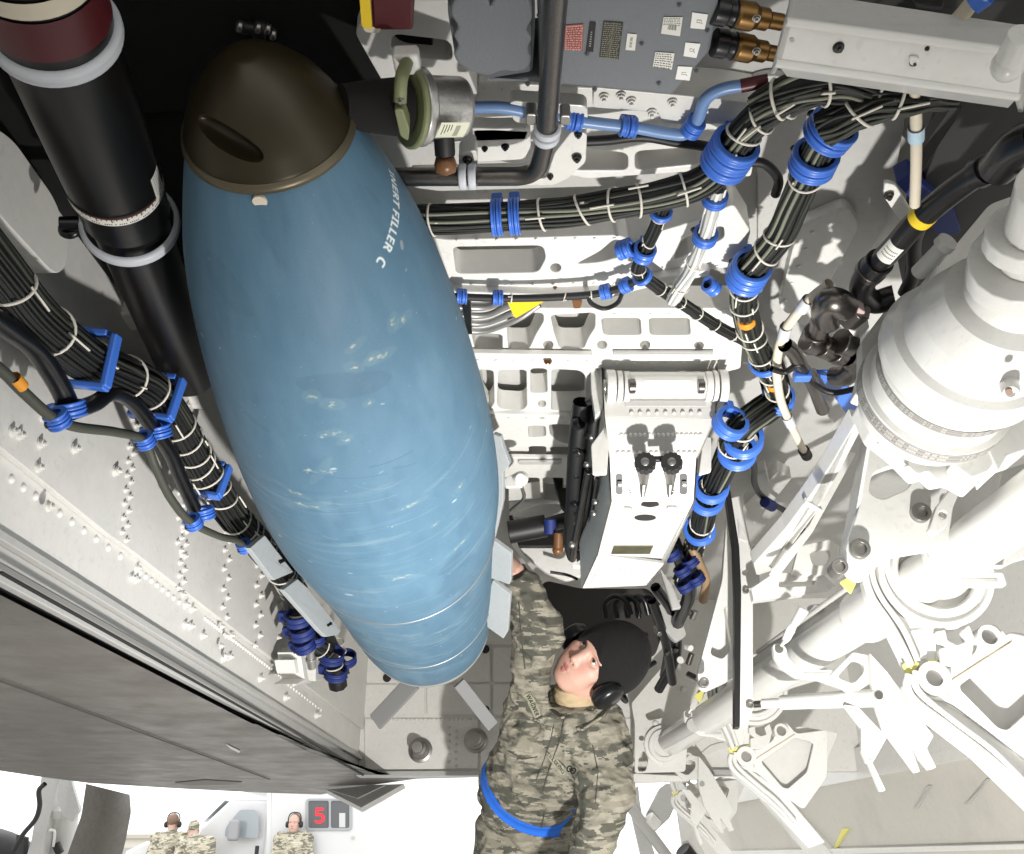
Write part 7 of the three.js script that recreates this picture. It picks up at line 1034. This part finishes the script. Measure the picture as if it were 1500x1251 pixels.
// ---------- behind the aircraft ----------
{ // nose gear, left
  const b = thing('landing_gear', 'white landing gear leg with hydraulic line at the lower left edge', 'landing gear', P(85, 1300, 5.2)), D = 5.2, pl = ZP(85, 1200, D);
  part('leg', [plate(pl, [[63, 1122], [90, 1122], [60, 1255], [50, 1310], [22, 1310], [46, 1230]], { t: 0.08, r: 0.01 })], M.shellGrey, b); part('cylinder', [cyl(P(92, 1185, D + 0.12), P(80, 1320, D + 0.12), 0.085), cyl(P(93, 1178, D + 0.12), P(92, 1190, D + 0.12), 0.094)], M.lightGrey, b); part('brace', [plate(ZP(90, 1150, D + 0.05), [[88, 1122], [102, 1135], [116, 1185], [106, 1204], [92, 1196], [83, 1168]], { t: 0.03, r: 0.01 })], M.shellGrey, b); part('hydraulic_line', [tube([P(66, 1148, D - 0.1), P(57, 1158, D - 0.1), P(58, 1180, D - 0.1), P(52, 1200, D - 0.1), P(34, 1222, D - 0.1), P(20, 1245, D - 0.1)], 0.013, 40, 8)], M.dark, b); part('valve', [cyl(P(82, 1236, D), P(88, 1250, D), 0.022)], M.black, b); part('pipe', [tube([P(72, 1216, D - 0.02), P(80, 1218, D - 0.02), P(78, 1240, D - 0.02)], 0.008, 14, 6)], M.white2, b);
  part('axle_arm', [plate(ZP(30, 1240, D - 0.05), [[24, 1222], [36, 1226], [30, 1300], [20, 1300]], { t: 0.05 })], M.dark, b);
  const wc = P(-40, 1252, D + 0.1), wr = 0.54; const whl = part('wheel', [new THREE.TorusGeometry(wr - 0.13, 0.13, 20, 56).rotateY(0.35).translate(wc.x, wr, wc.z)], M.dark, b); part('rim', [cyl(V(wc.x - 0.03, wr, wc.z - 0.08), V(wc.x + 0.03, wr, wc.z + 0.08), 0.3)], M.white2, whl);
  // curved gear door
  const g = thing('gear_door', 'curved grey gear door hanging beside the landing gear leg', 'panel', P(150, 1210, 5)); const sh = new THREE.PlaneGeometry(1, 1, 14, 20), pp = sh.attributes.position, A = [[126, 1148], [119, 1195], [95, 1262], [80, 1300]], B = [[190, 1164], [192, 1190], [184, 1232], [166, 1300]];
  const qb = (a, t) => { const k = clamp(t * 3, 0, 2.999), i = Math.floor(k), f = k - i; return [lerp(a[i][0], a[i + 1][0], f), lerp(a[i][1], a[i + 1][1], f)]; };
  const mkS = (off) => { const h = sh.clone(), p = h.attributes.position; for (let i = 0; i < p.count; i++) { const u = pp.getX(i) + 0.5, v = 0.5 - pp.getY(i), a = qb(A, v), c = qb(B, v), q = P(lerp(a[0], c[0], u), lerp(a[1], c[1], u), 4.75 + off - 0.16 * Math.sin(u * 2.2) + 0.25 * u); p.setXYZ(i, q.x, q.y, q.z); } h.computeVertexNormals(); return boxUV(h); };
  part('door_skin', [mkS(0)], M.skin, g); part('inner_skin', [mkS(0.03)], M.lightGrey, g);
}
{ // flap under the bulkhead
  const f = thing('door_flap', 'angular grey door flap hanging below the foot of the rear bulkhead', 'panel', P(540, 1160, 3.9)); const p = P3(P(590, 1148, 3.8), P(480, 1158, 3.95), P(527, 1183, 3.7)); part('panel', [plate(p, [[478, 1157], [540, 1150], [592, 1148], [529, 1183]], { t: 0.02, r: 0.002 })], M.lightGrey, f); part('inner_panel', [plate(p, [[484, 1158], [540, 1151], [566, 1150], [524, 1170]], { t: 0.004, lift: 0.003, r: 0.001, bevel: 0 })], M.shellGrey, f);
}
{ // gear parts seen under the right of the bay
  const b = thing('right_gear_leg', 'white gear strut, rod and door edge under the right end of the bay', 'landing gear', P(960, 1210, 4.6)), D = 4.6; part('rod', [cyl(P(912, 1166, D), P(985, 1265, D), 0.026)], M.shellGrey, b); part('door', [plate(ZP(930, 1200, D + 0.05), [[935, 1150], [920, 1165], [925, 1195], [940, 1260], [962, 1260], [941, 1195], [937, 1172]], { t: 0.04, r: 0.01 })], M.shellGrey, b); part('strut', [plate(ZP(970, 1180, D + 0.1), [[975, 1148], [966, 1155], [947, 1192], [946, 1200], [960, 1218], [981, 1198], [988, 1182], [1000, 1160], [995, 1148]], { t: 0.08, r: 0.006 })], M.shellGrey, b); part('lug', [cyl(P(950, 1197, D), P(962, 1210, D), 0.03)], M.white2, b);
  part('side_leg', [plate(ZP(1010, 1220, D), [[992, 1180], [1004, 1180], [1020, 1230], [1040, 1262], [998, 1262], [1000, 1240]], { t: 0.06, r: 0.01 })], M.white2, b); part('black_fitting', [cyl(P(1000, 1244, D - 0.1), P(1014, 1262, D - 0.1), 0.04)], M.black, b);
}
const boxAt = (x0, y0, x1, y1, D, t) => { const a = onZ(x0, y0, D), b = onZ(x1, y1, D); return [a, b]; };
{ // ambulance-style box truck
  const Z = -14, b = thing('box_truck', 'white box truck with a red number five in its side window', 'truck', V(onZ(450, 1250, Z).x, 0, Z - 1.1)), X = (x) => onZ(x, 1200, Z).x, Y = (y) => onZ(400, y, Z).y, paint = new THREE.MeshPhysicalMaterial({ color: col(0.62, 0.62, 0.62), roughness: 0.35, clearcoat: 0.6, clearcoatRoughness: 0.15 });
  const xb0 = X(390), xb1 = X(566), roof = 2.75;
  part('box_body', [rbox(xb1 - xb0, roof - 0.5, 2.3, 0.06).translate((xb0 + xb1) / 2, (roof + 0.5) / 2, Z - 1.15)], paint, b); part('overcab', [rbox(X(390) - X(312), 0.75, 2.2, 0.06).translate((X(390) + X(312)) / 2, roof - 0.37, Z - 1.17)], paint, b);
  const S = new THREE.Shape(); const cabPts = [[392, 1170], [330, 1170], [292, 1210], [288, 1222], [212, 1232], [186, 1246], [182, 1290]].map(([x, y]) => [X(x), Y(y)]); S.moveTo(...cabPts[0]); cabPts.slice(1).forEach((p) => S.lineTo(...p)); S.lineTo(cabPts[6][0], 0.45); S.lineTo(cabPts[0][0], 0.45); S.closePath();
  const cab = new THREE.ExtrudeGeometry(S, { depth: 1.9, bevelEnabled: true, bevelSize: 0.05, bevelThickness: 0.06, bevelOffset: -0.05, bevelSegments: 3 }); cab.translate(0, 0, Z - 2.06); part('cab', [cab], paint, b);
  const pl = planeOf(V(0, 1, Z), V(0, 0, 1)); const glass = new THREE.MeshPhysicalMaterial({ color: col(0.28, 0.31, 0.33), roughness: 0.08, metalness: 0, clearcoat: 1 });
  const dw = part('door_window', [plate(pl, [[329, 1226], [331, 1212], [352, 1186], [374, 1186], [379, 1192], [379, 1228]], { t: 0.02, lift: 0.012, r: 0.04 })], glass, b); part('mirror', [rbox(0.15, 0.27, 0.12, 0.04).translate(X(350), Y(1217), Z + 0.16), cyl(V(X(340), Y(1214), Z), V(X(348), Y(1214), Z + 0.14), 0.02)], std(col(0.3, 0.3, 0.31), 0.5), b); part('windscreen', [(() => { const a = V(X(326), Y(1172), Z), c = V(X(292), Y(1210), Z), g = new THREE.PlaneGeometry(1.7, a.distanceTo(c) * 0.86), yv = a.clone().sub(c).normalize(), xv = V(0, 0, 1), n = xv.clone().cross(yv); if (n.x > 0) n.negate(); return g.applyMatrix4(frame(a.clone().add(c).multiplyScalar(0.5).add(V(0, 0, -1.05)).addScaledVector(n, 0.055), yv.clone().cross(n), yv, n)); })()], new THREE.MeshPhysicalMaterial({ color: col(0.62, 0.65, 0.67), roughness: 0.05, clearcoat: 1 }), b);
  part('window_frame', [plate(pl, rect(448, 1170, 516, 1217), { t: 0.03, lift: 0.015, r: 0.06, holes: [rect(452, 1173, 482, 1213), rect(485, 1173, 512, 1213)], hr: 0.03 })], std(col(0.35, 0.36, 0.37), 0.4), b); part('window_pane', [plate(pl, rect(450, 1172, 514, 1215), { t: 0.008, lift: 0.004, r: 0.04, bevel: 0 })], std(col(0.1, 0.105, 0.11), 0.15), b); part('window_post', [plate(pl, rect(497, 1191, 506, 1212), { t: 0.004, lift: 0.009, r: 0.003, bevel: 0 })], std(col(0.55, 0.55, 0.55), 0.6), b);
  part('number_sign', [labelGeo(planeOf(V(0, 1, Z + 0.01), V(0, 0, 1)), [[457, 1177], [480, 1177], [480, 1212], [457, 1212]])], std(col(1, 1, 1), 0.5, { map: ctex(128, 192, (g) => { g.fillStyle = '#5a5a5c'; g.fillRect(0, 0, 128, 192); g.fillStyle = '#ff2f3f'; g.font = 'bold 176px sans-serif'; g.textAlign = 'center'; g.textBaseline = 'middle'; g.fillText('5', 64, 98); }) }), b);
  part('fuel_cap', [placed(new THREE.CylinderGeometry(1, 1, 1, 14), onP(pl, 517, 1227), V(0, 0, 1), 0.022, 0.03)], std(col(0.5, 0.48, 0.44), 0.5), b); part('door_handle', [rbox(0.05, 0.12, 0.04, 0.01).translate(X(382), Y(1246), Z + 0.03)], M.dark, b); part('side_trim', [plate(pl, rect(391, 1160, 397, 1300), { t: 0.01, lift: 0.006, r: 0 })], std(col(0.66, 0.66, 0.65), 0.4), b);
  for (const x of [225, 510]) { const c = V(X(x), 0.4, Z - 0.15); const w = part('wheel', [new THREE.TorusGeometry(0.29, 0.11, 14, 32).translate(c.x, c.y, c.z)], M.dark, b); part('rim', [cyl(V(c.x, c.y, c.z - 0.05), V(c.x, c.y, c.z + 0.06), 0.2)], M.steel, w); }
  const h = thing('far_building', 'pale low building far behind the truck', 'building', V(-30, 0, -75)); part('wall', [bx(-36, -29, 0, 3.6, -80, -75, 0.02)], std(col(0.6, 0.57, 0.5), 0.8), h); part('roof', [bx(-36.3, -28.7, 3.6, 3.9, -80.3, -74.7, 0.02)], std(col(0.45, 0.42, 0.36), 0.8), h); part('door', [bx(-34.5, -31, 0, 3, -75.02, -74.97, 0.01)], std(col(0.4, 0.39, 0.37), 0.7), h);
}
camera.aspect = 1024 / 854; camera.updateProjectionMatrix();
renderer.render(scene, camera);
